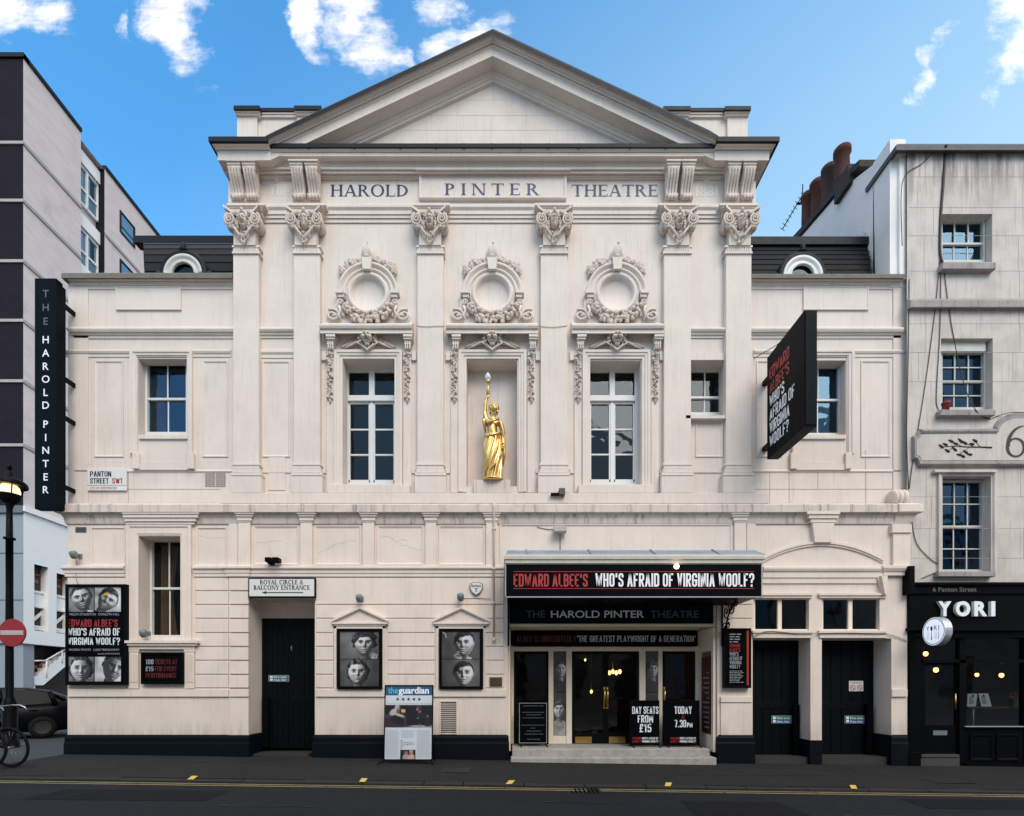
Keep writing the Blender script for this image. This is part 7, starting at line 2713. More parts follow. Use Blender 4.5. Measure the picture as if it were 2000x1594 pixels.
spot(703.5, 1170, -.02, 'small grey spotlight over the poster of two women')
spot(900, 1167.5, -.02, 'small grey spotlight over the poster of two men')
spot(147, 1085, -.0, 'small grey spotlight over the large corner poster')
spot(281, 1238, .02, 'small grey spotlight at the foot of the ground floor window')
r = thing('twin_floodlight', (X(533, -.1), 0, Z(1104)), 'black twin floodlight on the ledge over the side door sign', 'floodlight')
mb = MB()
for s, an in ((-1, -.25), (1, .35)):
    c = X(533 + s * 7, -.15)
    mb.box(c - .065, c + .065, -.22, -.06, Z(1099, -.15), Z(1089.5, -.15))
mb.build('lamp_head', BLACK, r, bevel=.02)
mb = MB(); mb.box(X(528), X(538), -.12, 0, Z(1104), Z(1098)); mb.build('bracket', BLACKMETAL, r)
r = thing('wall_light', (X(1094, -.2), 0, Z(1042)), 'pale rectangular wall light above the canopy', 'wall light')
mb = MB(); mb.pbox(1082, 1026.5, 1107, 1038, -.2, -.04); mb.build('housing', mat('pale_grey', (.42, .40, .37), .5, var=.3), r, bevel=.01)
mb = MB(); mb.box(X(1092), X(1096), -.06, 0, Z(1040), Z(1034)); mb.tube([(X(1094), -.01, Z(1038)), (X(1094), -.008, Z(1074))], .008, 5); mb.tube([(X(1082), -.02, Z(1034)), (X(1068), -.01, Z(1034)), (X(1050), -.01, Z(1030)), (X(1049), -.01, Z(1018))], .008, 5); mb.build('cable', mat('cable_grey', (.25, .22, .2), .6), r)
r = thing('floodlight_box', (X(1098, -.2), -.1, Z(964, -.1)), 'small black box on the ledge right of the niche', 'floodlight')
mb = MB(); mb.pbox(1092, 953, 1104, 965.5, -.16, -.02); mb.build('housing', mat('dark_grey_box', (.05, .045, .045), .5), r, bevel=.006)
mb = MB(); mb.pbox(1076, 962.5, 1092, 966, -.14, -.06); mb.build('base', BLACK, r)
# rainwater pipe left of the canopy
r = thing('rainwater_pipe', (X(965, -.06), -.06, Z(1253)), 'thin cream pipe running down the wall left of the canopy', 'pipe')
mb = MB(); mb.tube([(X(965), -.16, Z(986)), (X(965), -.16, Z(999)), (X(965), -.075, Z(1016)), (X(965), -.075, Z(1250))], .020, 8); pipe = mb.build('pipe', STUCCO_WORN, r)
mb = MB()
for py in (1030, 1108, 1175, 1245):
    mb.pbox(962, py, 968.5, py + 3, -.10, 0)
mb.ellipsoid((X(965), -.08, Z(1251)), (.035, .035, .03)); mb.build('clip', STUCCO_WORN, r)
# vents and air bricks
r = thing('wall_vent', (X(876), -.02, Z(1433)), 'tall slatted vent low on the wall near the review board', 'vent')
mb = MB(); mb.ploops(859, 1369, 893, 1434, [(0, 0), (0, -.02), (.015, -.02), (.015, -.002)], True); mb.build('frame', STUCCO_LOW, r)
mb = MB()
for k in range(15):
    q = 1372 + k * 4.1
    mb.pbox(861, q, 891, q + 1.6, -.012, -.003)
mb.build('slot', mat('slot_dark', (.05, .043, .04), .8), r)
r = thing('air_brick', (X(157), 0, Z(1040)), 'small dark metal air vent near the left corner', 'vent')
mb = MB(); mb.pbox(147, 1029.5, 168, 1039.5, -.012, .004); mb.build('plate', mat('vent_metal', (.12, .11, .11), .6, var=.4, vscale=40), r)
mb = MB()
for k in range(5):
    mb.pbox(149, 1030.8 + k * 1.7, 166, 1031.4 + k * 1.7, -.016, -.012)
mb.build('slot', MATS['slot_dark'], r)
r = thing('air_brick', (X(420, YW), YW, Z(950, YW)), 'pale perforated air brick under the left wing window', 'vent')
mb = MB()
for i in range(2):
    mb.pbox(400 + i * 21, 923, 419 + i * 21, 950, YW - .012, YW + .002)
mb.build('plate', mat('air_brick_clay', (.44, .38, .35), .8, var=.3, vscale=30), r)
mb = MB()
for i in range(8):
    for j in range(6):
        mb.pbox(402 + i * 4.6 + (2.5 if i > 3 else 0), 925 + j * 4.2, 404.6 + i * 4.6 + (2.5 if i > 3 else 0), 926.8 + j * 4.2, YW - .014, YW - .011)
mb.build('hole', MATS['slot_dark'], r)
# cables sagging over the wall
CABLE = mat('black_cable', (.02, .018, .018), .6)


def cable(label, pts, r=.008, m=None, name='wall_cable'):
    mb = MB()
    P_ = [Vector(p) for p in pts]
    out = []
    for a in range(len(P_) - 1):
        p0, p1, p2, p3 = P_[max(a - 1, 0)], P_[a], P_[a + 1], P_[min(a + 2, len(P_) - 1)]
        for k in range(6):
            t = k / 6
            out.append(.5 * ((2 * p1) + (p2 - p0) * t + (2 * p0 - 5 * p1 + 4 * p2 - p3) * t * t + (3 * p1 - p0 - 3 * p2 + p3) * t ** 3))
    out.append(P_[-1])
    mb.tube(out, r, 5)
    return mb.build(name, m or CABLE, label=label, cat='cable')


pw = lambda px, py, y=-.02: (X(px, y), y, Z(py, y))
cable('thin cable from the spotlight down behind the large corner poster', [pw(147, 1090), pw(150, 1105), pw(148, 1125, -.05), pw(152, 1141, -.05)], .006, mat('cable_pale', (.3, .27, .25), .6))
cable('thin cable crossing from the spotlight to the pipe left of the canopy', [pw(905, 1169, -.03), pw(930, 1168.5, -.03), pw(960, 1169, -.05)], .006, MATS['cable_pale'])
cable('thin cable across two pilasters level with the hoods', [pw(813, 636, -.01), pw(830, 638, -.012), pw(850, 637, -.012), pw(870, 637, -.01)], .005, MATS['cable_pale'])
cable('thin cable across the pilaster right of the niche level with the hoods', [pw(1050, 637, -.01), pw(1080, 639, -.012), pw(1108, 636, -.01)], .005, MATS['cable_pale'])
cable('pale cables slung under the transom windows of the exit doors', [pw(1472, 1243, -.05), pw(1500, 1233, -.07), pw(1560, 1237, -.06), pw(1640, 1236, -.06), pw(1712, 1237, -.06), pw(1740, 1240, -.03), pw(1773, 1252, -.02)], .008, MATS['cable_pale'])
# ------------------------------------------------------------------ the stained townhouse with the restaurant on the right
TOWN = mat('town_stucco', (0.58, 0.525, 0.48), 0.85, var=0.4, vscale=2.2, bump=0.35, bscale=50, streak=0.6, streak_col=(0.24, 0.205, 0.19), stain=0.5, soot=(10.6, 12.1, (.10, .095, .098)))
TOWNCLEAN = mat('town_flank', (0.82, 0.78, 0.765), 0.85, var=0.25, vscale=1.4, bump=0.25, stain=0.2, streak_col=(.36, .33, .31))
TOWNDIRT = mat('town_dirty', (0.34, 0.31, 0.30), 0.9, var=0.5, vscale=4, bump=0.4, streak=0.75, streak_col=(0.09, 0.085, 0.085))
YT = 0.05
H0, H1 = X(1775), X(2330)
th = thing('townhouse', (H0 + 2.5, YT, 0), 'grey stained stuccoed townhouse with a black shopfront and clay chimney pots', 'house')
ZTT = Z(292, YT)
mb = MB()
wall_sheet(mb, H0, H1, Z(1140, YT), ZTT, YT, [hole(1838, 418, 1938, 512, YT, .16), hole(1838, 661, 1939, 800, YT, .17), hole(1838, 930, 1934, 1119, YT, .17),
                                              hole(2070, 418, 2165, 512, YT, .16), hole(2070, 661, 2165, 800, YT, .16), hole(2070, 930, 2165, 1119, YT, .16)])
mb.quad((H1, YT, -.4), (H1, 10, -.4), (H1, 10, ZTT), (H1, YT, ZTT))
mb.quad((H0, YT, ZTT), (H1, YT, ZTT), (H1, 10, ZTT), (H0, 10, ZTT)); mb.quad((H0, 10, -.4), (H1, 10, -.4), (H1, 10, ZTT), (H0, 10, ZTT))
mb.quad((H0 + .02, YT + .3, -.4), (H0 + .02, 10, -.4), (H0 + .02, 10, ZTT), (H0 + .02, YT + .3, ZTT))
mb.build('wall', TOWN, th)
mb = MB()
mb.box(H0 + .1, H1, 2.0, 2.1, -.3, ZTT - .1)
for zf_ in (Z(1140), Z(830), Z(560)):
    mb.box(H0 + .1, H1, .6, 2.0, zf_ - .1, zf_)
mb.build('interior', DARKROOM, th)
mb = MB()
mb.sweep(prof(YT, [(0, 604), (.04, 603), (.10, 600), (.10, 586), (.0, 583)]), [(H0, YT), (H1, YT)])
mb.build('string_course', TOWNDIRT, th, bevel=.01)
mb = MB()
for py in (345, 405, 460, 529, 632, 688, 745, 970, 1032, 1090):
    mb.pbox(1776, py, 2330, py + .7, YT - .002, YT + .002)
rng = random.Random(14)
for (a, b) in ((292, 345), (345, 405), (405, 460), (460, 529), (529, 585), (604, 632), (632, 688), (688, 745), (745, 803), (905, 970), (970, 1032), (1032, 1090)):
    for px in range(1790 + rng.randrange(40), 2320, 92):
        if not (1828 < px < 1948) and not (2062 < px < 2170):
            mb.pbox(px, a, px + .7, b, YT - .002, YT + .002)
mb.build('ashlar_joint', mat('town_joint', (.34, .30, .28), .9, var=.5, vscale=12), th)
# party wall rising on the left, with its stack of chimney pots
xfk = X(1738, .15)
mb = MB()
mb.box(xfk, X(1769, .15), .15, .62, Z(560, .15), Z(272, .15))
mb.box(X(1757, .1), H0 + .02, .10, .16, Z(545, .1), Z(290, .1))
fl = [(.55, Z(560, .15)), (5.5, Z(560, .15)), (5.5, 12.2), (3.6, 13.25), (3.1, 13.1), (1.55, 12.75), (.62, Z(272, .15) - .03)]
mb.side_prism(fl, xfk, xfk + .35)
mb.build('party_wall', TOWNCLEAN, th)
mb = MB()
cop = [(3.62, 13.28), (3.1, 13.14), (1.2, 12.72), (.95, 12.62)]
for (p, q) in zip(cop[:-1], cop[1:]):
    mb.add([(xfk - .06, p[0], p[1]), (xfk + .4, p[0], p[1]), (xfk + .4, q[0], q[1]), (xfk - .06, q[0], q[1]),
            (xfk - .06, p[0], p[1] + .14), (xfk + .4, p[0], p[1] + .14), (xfk + .4, q[0], q[1] + .14), (xfk - .06, q[0], q[1] + .14)],
           [(0, 1, 2, 3), (7, 6, 5, 4), (0, 4, 5, 1), (2, 6, 7, 3), (0, 3, 7, 4), (1, 5, 6, 2)])
mb.box(xfk - .10, xfk + .5, 1.25, 1.75, 12.55, 12.98)
mb.build('stack', mat('sooty_brick', (.035, .03, .028), .9, var=.5, vscale=9, bump=.4), th)
POT = mat('chimney_clay', (.075, .022, .014), .85, var=.5, vscale=7, stain=.6, streak_col=(.02, .015, .014))
for px, top, bot, dark in ((1645, 291, 345, 0), (1620, 327, 385, 1), (1597, 356, 410, 0), (1579, 380, 432, 0)):
    D_ = (xfk + .17) * 1000 / (px - 1000)
    y = D_ - 10
    zt = CZ + (HZ - top) / 100 * D_ / 10
    zb = CZ + (HZ - bot) / 100 * D_ / 10 - .3
    mb = MB()
    h_ = zt - zb
    mb.lathe([(.001, 0), (.17, 0), (.16, h_ * .3), (.145, h_ - .16), (.185, h_ - .13), (.185, h_ - .03), (.16, h_), (.12, h_), (.12, h_ - .2), (.001, h_ - .2)], (xfk + .17, y, zb), 'z', 18)
    mb.build('chimney_pot', mat('chimney_soot', (.05, .03, .027), .9, var=.4, vscale=8) if dark else POT, th)
mb = MB()
P_ = prof(YT, [(0, 300), (.03, 299), (.10, 294), (.12, 293), (.12, 283), (0, 281)])
mb.sweep(P_, [(X(1757), .8), (X(1757), YT), (H1, YT)])
mb.build('gutter', mat('gutter_grey', (.055, .062, .065), .6, var=.4, vscale=6), th)


def bar_sash(px0, py0, px1, py1, y, cols, rt, rb, meet, sill, box=0):
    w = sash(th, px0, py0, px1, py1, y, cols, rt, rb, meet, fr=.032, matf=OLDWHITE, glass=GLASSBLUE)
    s = MB(); s.pbox(sill[0], sill[1], sill[2], sill[3], YT - .12, YT + .1); s.build('sill', TOWNDIRT, w, bevel=.01)
    if box:
        s = MB(); s.pbox(px0, py0 - box, px1, py0, y - .06, y + .06); s.build('blind_box', OLDWHITE, w)
    return w


for dx in (0, 230):
    bar_sash(1838 + dx, 429, 1924 + dx, 512, YT + .14, 3, 1, 1, 474, (1841 + dx, 512, 1946 + dx, 525))
    bar_sash(1838 + dx, 686, 1925 + dx, 800, YT + .15, 3, 2, 2, 744, (1837 + dx, 800, 1945 + dx, 811), 20)
    bar_sash(1838 + dx, 938, 1922 + dx, 1117, YT + .15, 3, 2, 2, 1028, (1833 + dx, 1116, 1945 + dx, 1126))
mb = MB()
mb.architrave(X(1830, YT), X(1943, YT), Z(1120, YT), Z(922, YT), [(0, YT), (0, YT - .05), (.05, YT - .05), (.07, YT - .02), (.09, YT - .02), (.09, YT + .02)])
mb.pbox(1826, 917, 1947, 922, YT - .09, YT)
mb.build('window_surround', TOWN, th)
# carved tablet with a twig and the house number
mb = MB()


def tablet(o0, k):
    a, b = 1784 + k, 2196 - k
    t, u = 841 + k, 906 - k
    c = 10
    pts = [(a + c, u), (b - c, u), (b - c * .6, u - c * .8), (b, u - c), (b, t + c), (b - c * .6, t + c * .8), (b - c, t)]
    for q in range(13):
        an = math.pi * q / 12
        pts.append((1990 + (46 - k) * math.cos(an), t - 4 - (31 - k * .6) * math.sin(an)))
    pts += [(a + c, t), (a + c * .6, t + c * .8), (a, t + c), (a, u - c), (a + c * .6, u - c * .8)]
    mb.pprism(pts, YT - o0, YT + .01)


tablet(.05, 0); tablet(.075, 3)
mb.mi = 1
inner_k = 7
tablet(.08, 7)
mb.mi = 0
mb.sweep(prof(YT, [(0, 911), (.06, 910), (.09, 906), (.09, 903), (0, 902)]), [(X(1794), YT), (X(2186), YT)])
mb.sweep(prof(YT, [(0, 847), (.09, 846), (.11, 842), (.11, 839), (0, 838)]), [(X(1797), YT), (X(1944), YT)])
tb = mb.build('tablet', [TOWNDIRT, TOWN], th)
mb = MB()
y = YT - .085
tw = [(1937, 874), (1915, 873), (1890, 873), (1865, 871), (1840, 873)]
mb.tube([(X(a, y), y, Z(b, y)) for a, b in tw], [.014, .011, .009, .007, .004], 6)
for (p, q) in (((1905, 873), (1880, 864)), ((1895, 873), (1875, 886)), ((1880, 872), (1855, 862)), ((1865, 872), (1848, 882)), ((1915, 873), (1905, 862))):
    mb.tube([(X(p[0], y), y, Z(p[1], y)), (X(q[0], y), y, Z(q[1], y))], .004, 5)
rng = random.Random(3)
for (px, py) in ((1838, 873), (1846, 868), (1850, 881), (1857, 861), (1866, 866), (1864, 879), (1876, 863), (1873, 887), (1884, 866), (1886, 884), (1894, 886), (1904, 861), (1898, 866), (1880, 891)):
    mb.leaf((X(px + 5, y), Z(py + 2, y)), (X(px - 5, y), Z(py - 3 + rng.uniform(-4, 4), y)), .025, .02, y)
mb.build('twig_carving', LBLACK, tb)
mb = MB()
for q in ring_poly(X(1984, y), Z(874, y), .19, .19, .055, .03, 0, 360, 30):
    mb.add([(p[0], y - .004, p[1]) for p in q], [(0, 1, 2, 3)])
arc = []
for k in range(16):
    t = k / 15
    an = R(180 - 125 * t)
    arc.append((X(1984, y) + .19 + .0 + .34 * math.cos(an) * (.54 + .46 * 1) - .035, Z(874, y) + .04 + .42 * math.sin(an) * .92))
for k in range(15):
    t = .055 * (1 - k / 15) + .018
    (a, b), (c, d) = arc[k], arc[k + 1]
    mb.add([(a, y - .005, b), (a + t, y - .005, b - t * .3), (c + t * .9, y - .005, d - t * .5), (c, y - .005, d)], [(0, 1, 2, 3)])
mb.build('house_number', LBLACK, tb)

# black shopfront
ys = -.06
mb = MB()
mb.pbox(1776, 1137, 2330, 1142, ys - .10, YT); mb.pbox(1776, 1142, 2330, 1160, ys - .04, YT); mb.pbox(1776, 1160, 2330, 1226, ys, YT)
mb.pbox(1776, 1226, 2330, 1232, ys - .04, YT); mb.pbox(1776, 1232, 2330, 1246, ys + .05, YT)
mb.pbox(1776, 1105, 1787, 1160, ys - .12, YT + .0); mb.pbox(1776, 1160, 1798, 1498, ys + .03, YT)
mb.pbox(1776, 1470, 1799, 1500, ys, YT)
mb.build('shopfront', BLACK, th, bevel=.006)
mb = MB()
yg = .10
fr = YT + .0
for a, b in ((1798, 1803), (1874, 1887), (2000, 2006), (2110, 2116)):
    mb.pbox(a, 1246, b, 1492, fr, yg + .06)
mb.pbox(1798, 1288, 2330, 1295, fr, yg + .06); mb.pbox(1798, 1240, 2330, 1247, fr, yg + .06)
mb.pbox(1887, 1421, 2330, 1500, fr + .01, yg + .1)
for a in (1893, 1945, 2012, 2060):
    mb.ploops(a, 1434, a + 45, 1486, [(0, fr + .01), (0, fr - .01), (.03, fr - .01), (.05, fr + .006)], True)
mb.pbox(1887, 1419, 2330, 1422.5, fr - .05, yg)
mb.build('shop_frame', BLACK, th, bevel=.004)
mb = MB(); mb.pbox(1887, 1418.4, 2000, 1420, fr - .053, fr); mb.build('sill_edge', LGREY, th)
mb = MB()
y = yg
mb.quad((X(1887, y), y, Z(1422, y)), (X(2330, y), y, Z(1422, y)), (X(2330, y), y, Z(1295, y)), (X(1887, y), y, Z(1295, y)))
mb.quad((X(1803, y), y, Z(1289, y)), (X(2330, y), y, Z(1289, y)), (X(2330, y), y, Z(1246, y)), (X(1803, y), y, Z(1246, y)))
mb.build('shop_window', SHOPGLASS, th)
mb = MB()
y = yg
mb.pbox(1803, 1295, 1808, 1480, y, y + .05); mb.pbox(1867, 1295, 1874, 1480, y, y + .05); mb.pbox(1808, 1295, 1867, 1300, y, y + .05); mb.pbox(1808, 1416, 1867, 1480, y, y + .05)
dd = mb.build('door', BLACK, th, bevel=.004)
mb = MB(); mb.quad((X(1808, y), y + .02, Z(1417, y)), (X(1867, y), y + .02, Z(1417, y)), (X(1867, y), y + .02, Z(1299, y)), (X(1808, y), y + .02, Z(1299, y))); mb.build('pane', SHOPGLASS, dd)
mb = MB(); mb.pbox(1823, 1427, 1850, 1436, y - .012, y); mb.build('letter_box', GREYBOX, dd)
mb = MB(); mb.tube([(X(1862, y), y - .05, Z(1355, y)), (X(1862, y), y - .05, Z(1385, y))], .013, 6); mb.build('handle', BRASS, dd)
mb = MB(); mb.pbox(1800, 1474, 1874, 1479, .0, y + .02); mb.box(X(1798), X(1876), .02, .5, -.5, Z(1480)); mb.build('threshold', mat('threshold_dark', (.05, .05, .05), .7), th)
# dim dining room
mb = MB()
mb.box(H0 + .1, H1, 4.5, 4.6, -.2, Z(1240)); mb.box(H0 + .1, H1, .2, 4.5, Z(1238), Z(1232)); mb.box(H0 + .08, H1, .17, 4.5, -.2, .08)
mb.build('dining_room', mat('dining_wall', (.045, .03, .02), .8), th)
mb = MB()
for txt, px, wd in (('Y', 1830, .27), ('O', 1864, .30), ('R', 1900, .27), ('I', 1933, .085)):
    plain(mb, txt, (X(px + 3, ys - .07), ys - .07, Z(1202, ys - .07)), (1, 0, 0), height=.255, width=wd * .93, bold=.045, lift=.0, depth=.065)
lw = mb.build('raised_lettering', LWHITE, th)
mb = MB(); y = ys - .04
plain(mb, '6 Panton Street', (X(1822, y), y, Z(1155.5, y)), (1, 0, 0), height=.085, width=.84, bold=.0)
mb.build('faint_lettering', mat('gilt_faint', (.16, .15, .12), .6), th)
# round hanging sign
rs = thing('round_sign', (7.86, -.3, Z(1262, -.52)), 'round white illuminated sign with cutlery standing out beside the restaurant', 'sign')
cx_, cy_, cz_ = 7.80, -.53, Z(1233.5, -.53)
mb = MB()
n = 36
rr = .265


def disc(mb, x, r, flip=1):
    mb.add([(x, cy_ + r * math.cos(2 * math.pi * k / n), cz_ + r * math.sin(2 * math.pi * k / n)) for k in range(n)], [tuple(range(n))[::flip]])


pr = [(x, r) for x, r in ((0.0, rr - .012), (0.0, rr - .004), (.012, rr), (.125, rr), (.135, rr - .01))]
for (x, r), (x2, r2) in zip(pr[:-1], pr[1:]):
    for k in range(n):
        a, b = 2 * math.pi * k / n, 2 * math.pi * (k + 1) / n
        mb.quad((cx_ + x, cy_ + r * math.cos(a), cz_ + r * math.sin(a)), (cx_ + x, cy_ + r * math.cos(b), cz_ + r * math.sin(b)), (cx_ + x2, cy_ + r2 * math.cos(b), cz_ + r2 * math.sin(b)), (cx_ + x2, cy_ + r2 * math.cos(a), cz_ + r2 * math.sin(a)))
disc(mb, cx_ + .135, rr - .01)
mb.build('drum', mat('drum_silver', (.55, .58, .63), .3, metal=.6), rs)
mb = MB(); disc(mb, cx_ - .001, rr - .010, -1); mb.build('face', mat('lit_face', (.75, .80, .88), .4, emit=(.70, .80, 1.0), estr=.30), rs)
mb = MB()
for k in range(n):
    a, b = 2 * math.pi * k / n, 2 * math.pi * (k + 1) / n
    f = lambda r, t: (cx_ - .004, cy_ + r * math.cos(t), cz_ + r * math.sin(t))
    mb.quad(f(rr - .035, a), f(rr - .022, a), f(rr - .022, b), f(rr - .035, b))
for txt, off in (('Y', -.13), ('R', .045), ('I', .115)):
    plain(mb, txt, (cx_ - .001, cy_ - off, cz_ + .02), (0, -1, 0), height=.085, nrm=(-1, 0, 0), lift=.004, align='c', bold=.0)
for k in range(9):
    t = k / 8
mb.add([(cx_ - .005, cy_ + .045 + .026 * math.cos(2 * math.pi * k / 14), cz_ + .06 + .045 * math.sin(2 * math.pi * k / 14)) for k in range(14)], [tuple(range(14))])
def bar(u, v0, v1, w):
    mb.quad((cx_ - .005, cy_ - u + w, cz_ + v0), (cx_ - .005, cy_ - u - w, cz_ + v0), (cx_ - .005, cy_ - u - w * .6, cz_ + v1), (cx_ - .005, cy_ - u + w * .6, cz_ + v1))
bar(-.045, -.10, .02, .007); bar(-.045, -.15, -.09, .013); bar(.115, -.15, .01, .006)
for u in (-.15, -.13, -.11, .03, .05, .07):
    bar(u, -.14, .0, .002)
mb.build('lettering', mat('sign_ink', (.01, .014, .05), .5), rs)
mb = MB(); mb.box(cx_ + .05, cx_ + .08, cy_ + rr - .02, YT, cz_ + .05, cz_ + .08); mb.box(cx_ + .05, cx_ + .08, cy_ + rr - .02, YT, cz_ - .08, cz_ - .05); mb.build('arm', BLACKMETAL, rs)
# pendant lamps in the dining room
WARM = mat('warm_filament', (1, .7, .3), .5, emit=(1, .60, .18), estr=2.6)
for k, (px, py, y, s, lab) in enumerate(((1808, 1277, .7, .045, 'warm pendant lamp seen through the pane over the restaurant door'), (1828, 1308.5, 1.5, .05, 'warm pendant lamp inside the restaurant door'),
                                    (1908, 1318, 1.2, .038, 'warm pendant lamp above the menu cards'), (1956, 1319, 1.2, .045, 'warm pendant lamp in the middle of the restaurant window'), (1855, 1297, 2.2, .04, 'orange lamp glow at the top of the restaurant door'))):
    x, z = X(px, y), Z(py, y)
    r = thing('pendant_lamp', (x, y, z), lab, 'lamp', 'lamps in the restaurant')
    mb = MB(); mb.ellipsoid((x, y, z), (s, s, s * 1.15), 10, 8)
    mb.build('bulb', WARM, r)
    mb = MB(); mb.tube([(x, y, z + s), (x, y, Z(1241))], .005, 5); mb.lathe([(.02, 0), (.03, .05), (.012, .08)], (x, y, z + s * .8), 'z', 10); mb.build('cord', BLACKMETAL, r)
# menu cards on a stand in the window
y = .2
for k, (q, lab) in enumerate((([(1889, 1380), (1906, 1380), (1909, 1355), (1890, 1355)], 'pale menu card leaning left in the restaurant window'), ([(1917, 1380), (1937, 1380), (1930, 1354.5), (1911, 1354.5)], 'pale menu card leaning right in the restaurant window'))):
    r = thing('menu_card', (X(q[0][0] + 9, y), y, Z(1380, y)), lab, 'menu')
    mb = MB(); mb.prism([(X(a, y), Z(b, y)) for a, b in q], y, y + .008); mb.build('card', mat('menu_paper', (.42, .48, .50), .5), r)
    mb = MB(); rng = random.Random(k)
    cxm = sum(a for a, b in q) / 4
    for j in range(7):
        t = .75 - .09 * j
        sx = (q[3][0] - q[0][0]) * t
        xx = X(q[0][0] + sx + 3, y)
        mb.quad((xx, y - .003, Z(1380 - 25 * t, y)), (xx + rng.uniform(.06, .12), y - .003, Z(1380 - 25 * t, y)), (xx + rng.uniform(.06, .12), y - .003, Z(1379.2 - 25 * t, y)), (xx, y - .003, Z(1379.2 - 25 * t, y)))
    mb.lathe([(.001, .003), (.022, .003)], (X(q[3][0] + 10, y), y, Z(1359, y)), 'y', 12)
    mb.build('printing', LBLACK, r)
r = thing('menu_stand', (X(1901, .25), .25, Z(1418, .25)), 'slim metal stand carrying the menu cards in the restaurant window', 'stand')
mb = MB(); mb.tube([(X(1901, .25), .25, Z(1418, .25)), (X(1901, .25), .25, Z(1382, .25))], .012, 8); mb.lathe([(.001, 0), (.09, 0), (.09, .012), (.012, .02)], (X(1901, .25), .25, Z(1420, .25)), 'z', 16); mb.build('post', LGREY, r)
mb = MB(); mb.box(X(1888, .25), X(1990, .25), .22, .50, Z(1384, .25), Z(1381, .25)); mb.build('tray', mat('dark_wood', (.06, .03, .018), .5), r)
# planter of small flowers at the right
r = thing('flower_trough', (X(1988, .4), .4, Z(1381, .4)), 'dark trough of small pink flowers in the restaurant window', 'planter')
mb = MB(); mb.box(X(1974, .4), X(2040, .4), .34, .46, Z(1381, .4), Z(1364, .4)); mb.build('trough', mat('trough_green', (.02, .03, .015), .7), r)
mb = MB(); rng = random.Random(2)
for k in range(40):
    mb.ellipsoid((X(rng.uniform(1973, 2040), .4), rng.uniform(.34, .46), Z(rng.uniform(1352, 1364), .4)), (.016, .016, .012), 5, 4)
mb.build('flowers', mat('flower_pink', (.35, .10, .08), .7), r)
# potted plant on a sill
r = thing('flower_pot', (X(1850, YT), YT - .02, Z(800, YT)), 'small red pot at the corner of the middle window sill of the townhouse', 'pot')
mb = MB(); mb.lathe([(.001, 0), (.055, 0), (.068, .12), (.078, .125), (.078, .15), (.06, .15), (.055, .12), (.001, .12)], (X(1850, YT), YT + .03, Z(800, YT)), 'z', 16); mb.build('pot', mat('pot_red', (.30, .03, .02), .6), r)
# cables of the townhouse
pt = lambda px, py, y=YT - .015: (X(px, y), y, Z(py, y))
cable('thick black cable running down the townhouse beside its top window', [pt(1848, 284, YT - .14), pt(1846, 300), pt(1842, 360), pt(1837, 430), pt(1836, 490), pt(1840, 512)], .024)
for lab, pts in (('slack black cable slanting down the townhouse to the theatre ledge', [pt(1836, 505), pt(1826, 610), pt(1806, 760), pt(1784, 895), pt(1776, 955)]),
                 ('slack black cable hanging to the sill of the middle window', [pt(1838, 505), pt(1836, 640), pt(1829, 770), pt(1832, 798), pt(1840, 802, YT - .13)]),
                 ('thin cable slanting across the middle window of the townhouse', [pt(1842, 510), pt(1856, 620), pt(1880, 740), pt(1905, 800, YT - .13), pt(1930, 818), pt(1950, 812), pt(1975, 806, YT - .09), pt(2010, 806, YT - .09)]),
                 ('black cable following the joint between the theatre and the townhouse', [pt(1776, 545), pt(1774, 700), pt(1771, 850), pt(1775, 955)]),
                 ('thin cable drooping over the upper wall of the townhouse', [pt(1830, 290), pt(1800, 320), pt(1770, 340), pt(1760, 380), pt(1762, 480)]),
                 ('looping cable beside the first floor window of the townhouse', [pt(1780, 1010), pt(1790, 1060), pt(1815, 1090), pt(1838, 1110), pt(1800, 1130)])):
    cable(lab, pts, .0075)
# television aerial behind the chimney pots
r = thing('aerial', (X(1568, 3.6), 3.6, 13.0), 'black television aerial fixed beside the chimney pots', 'aerial')
y = 3.6
mb = MB()
p0, p1 = (X(1568, y), y, Z(380, y)), (X(1528, y), y, Z(448, y))
mb.tube([(X(1568, y), y, Z(360, y)), (X(1566, y), y, Z(440, y))], .014, 5)
mb.build('mast', BLACKMETAL, r)
mb = MB()
mb.tube([p0, p1], .014, 5)
for k in range(9):
    t = k / 8
    c = Vector(p0) * (1 - t) + Vector(p1) * t
    d = Vector((.5, .5, .28)).normalized() * (.16 + .04 * math.sin(k))
    mb.tube([c - d, c + d], .008, 4)
mb.tube([(X(1556, y), y, Z(398, y)), (X(1578, y), y, Z(396, y))], .03, 5)
mb.build('boom', BLACKMETAL, r)

# ------------------------------------------------------------------ the office block across the side street, left
BRICK = mat('pale_brick', (.70, .61, .60), .85, var=.25, vscale=1.2, bump=.3, bscale=30, stain=.35, streak_col=(.33, .28, .30), stretch=(1, 1, 2.5))
DARKBRICK = mat('dark_brick', (.018, .0155, .023), .85, spec=.1, var=.35, vscale=3, bump=.3)
BANDM = mat('band_concrete', (.40, .375, .36), .8, var=.2)
PANELW = mat('white_render', (.88, .88, .88), .7, var=.04)
PANELG = mat('grey_panel', (.26, .30, .33), .6, var=.1)
XB, YB, YE2 = -21.0, 12.0, 34.0
ob = thing('office_block', (-28, 20, 0), 'tall office block with a dark front and a pale brick side across the side street', 'building')
ztop = Z(113, YB)
zb0 = Z(995, YB)
mb = MB()
mb.quad((XB, YB, zb0), (XB, 14.94, zb0), (XB, 14.94, ztop), (XB, YB, ztop))
mb.quad((XB, 16.4, zb0), (XB, YE2, zb0), (XB, YE2, ztop - .3), (XB, 16.4, ztop - .3))
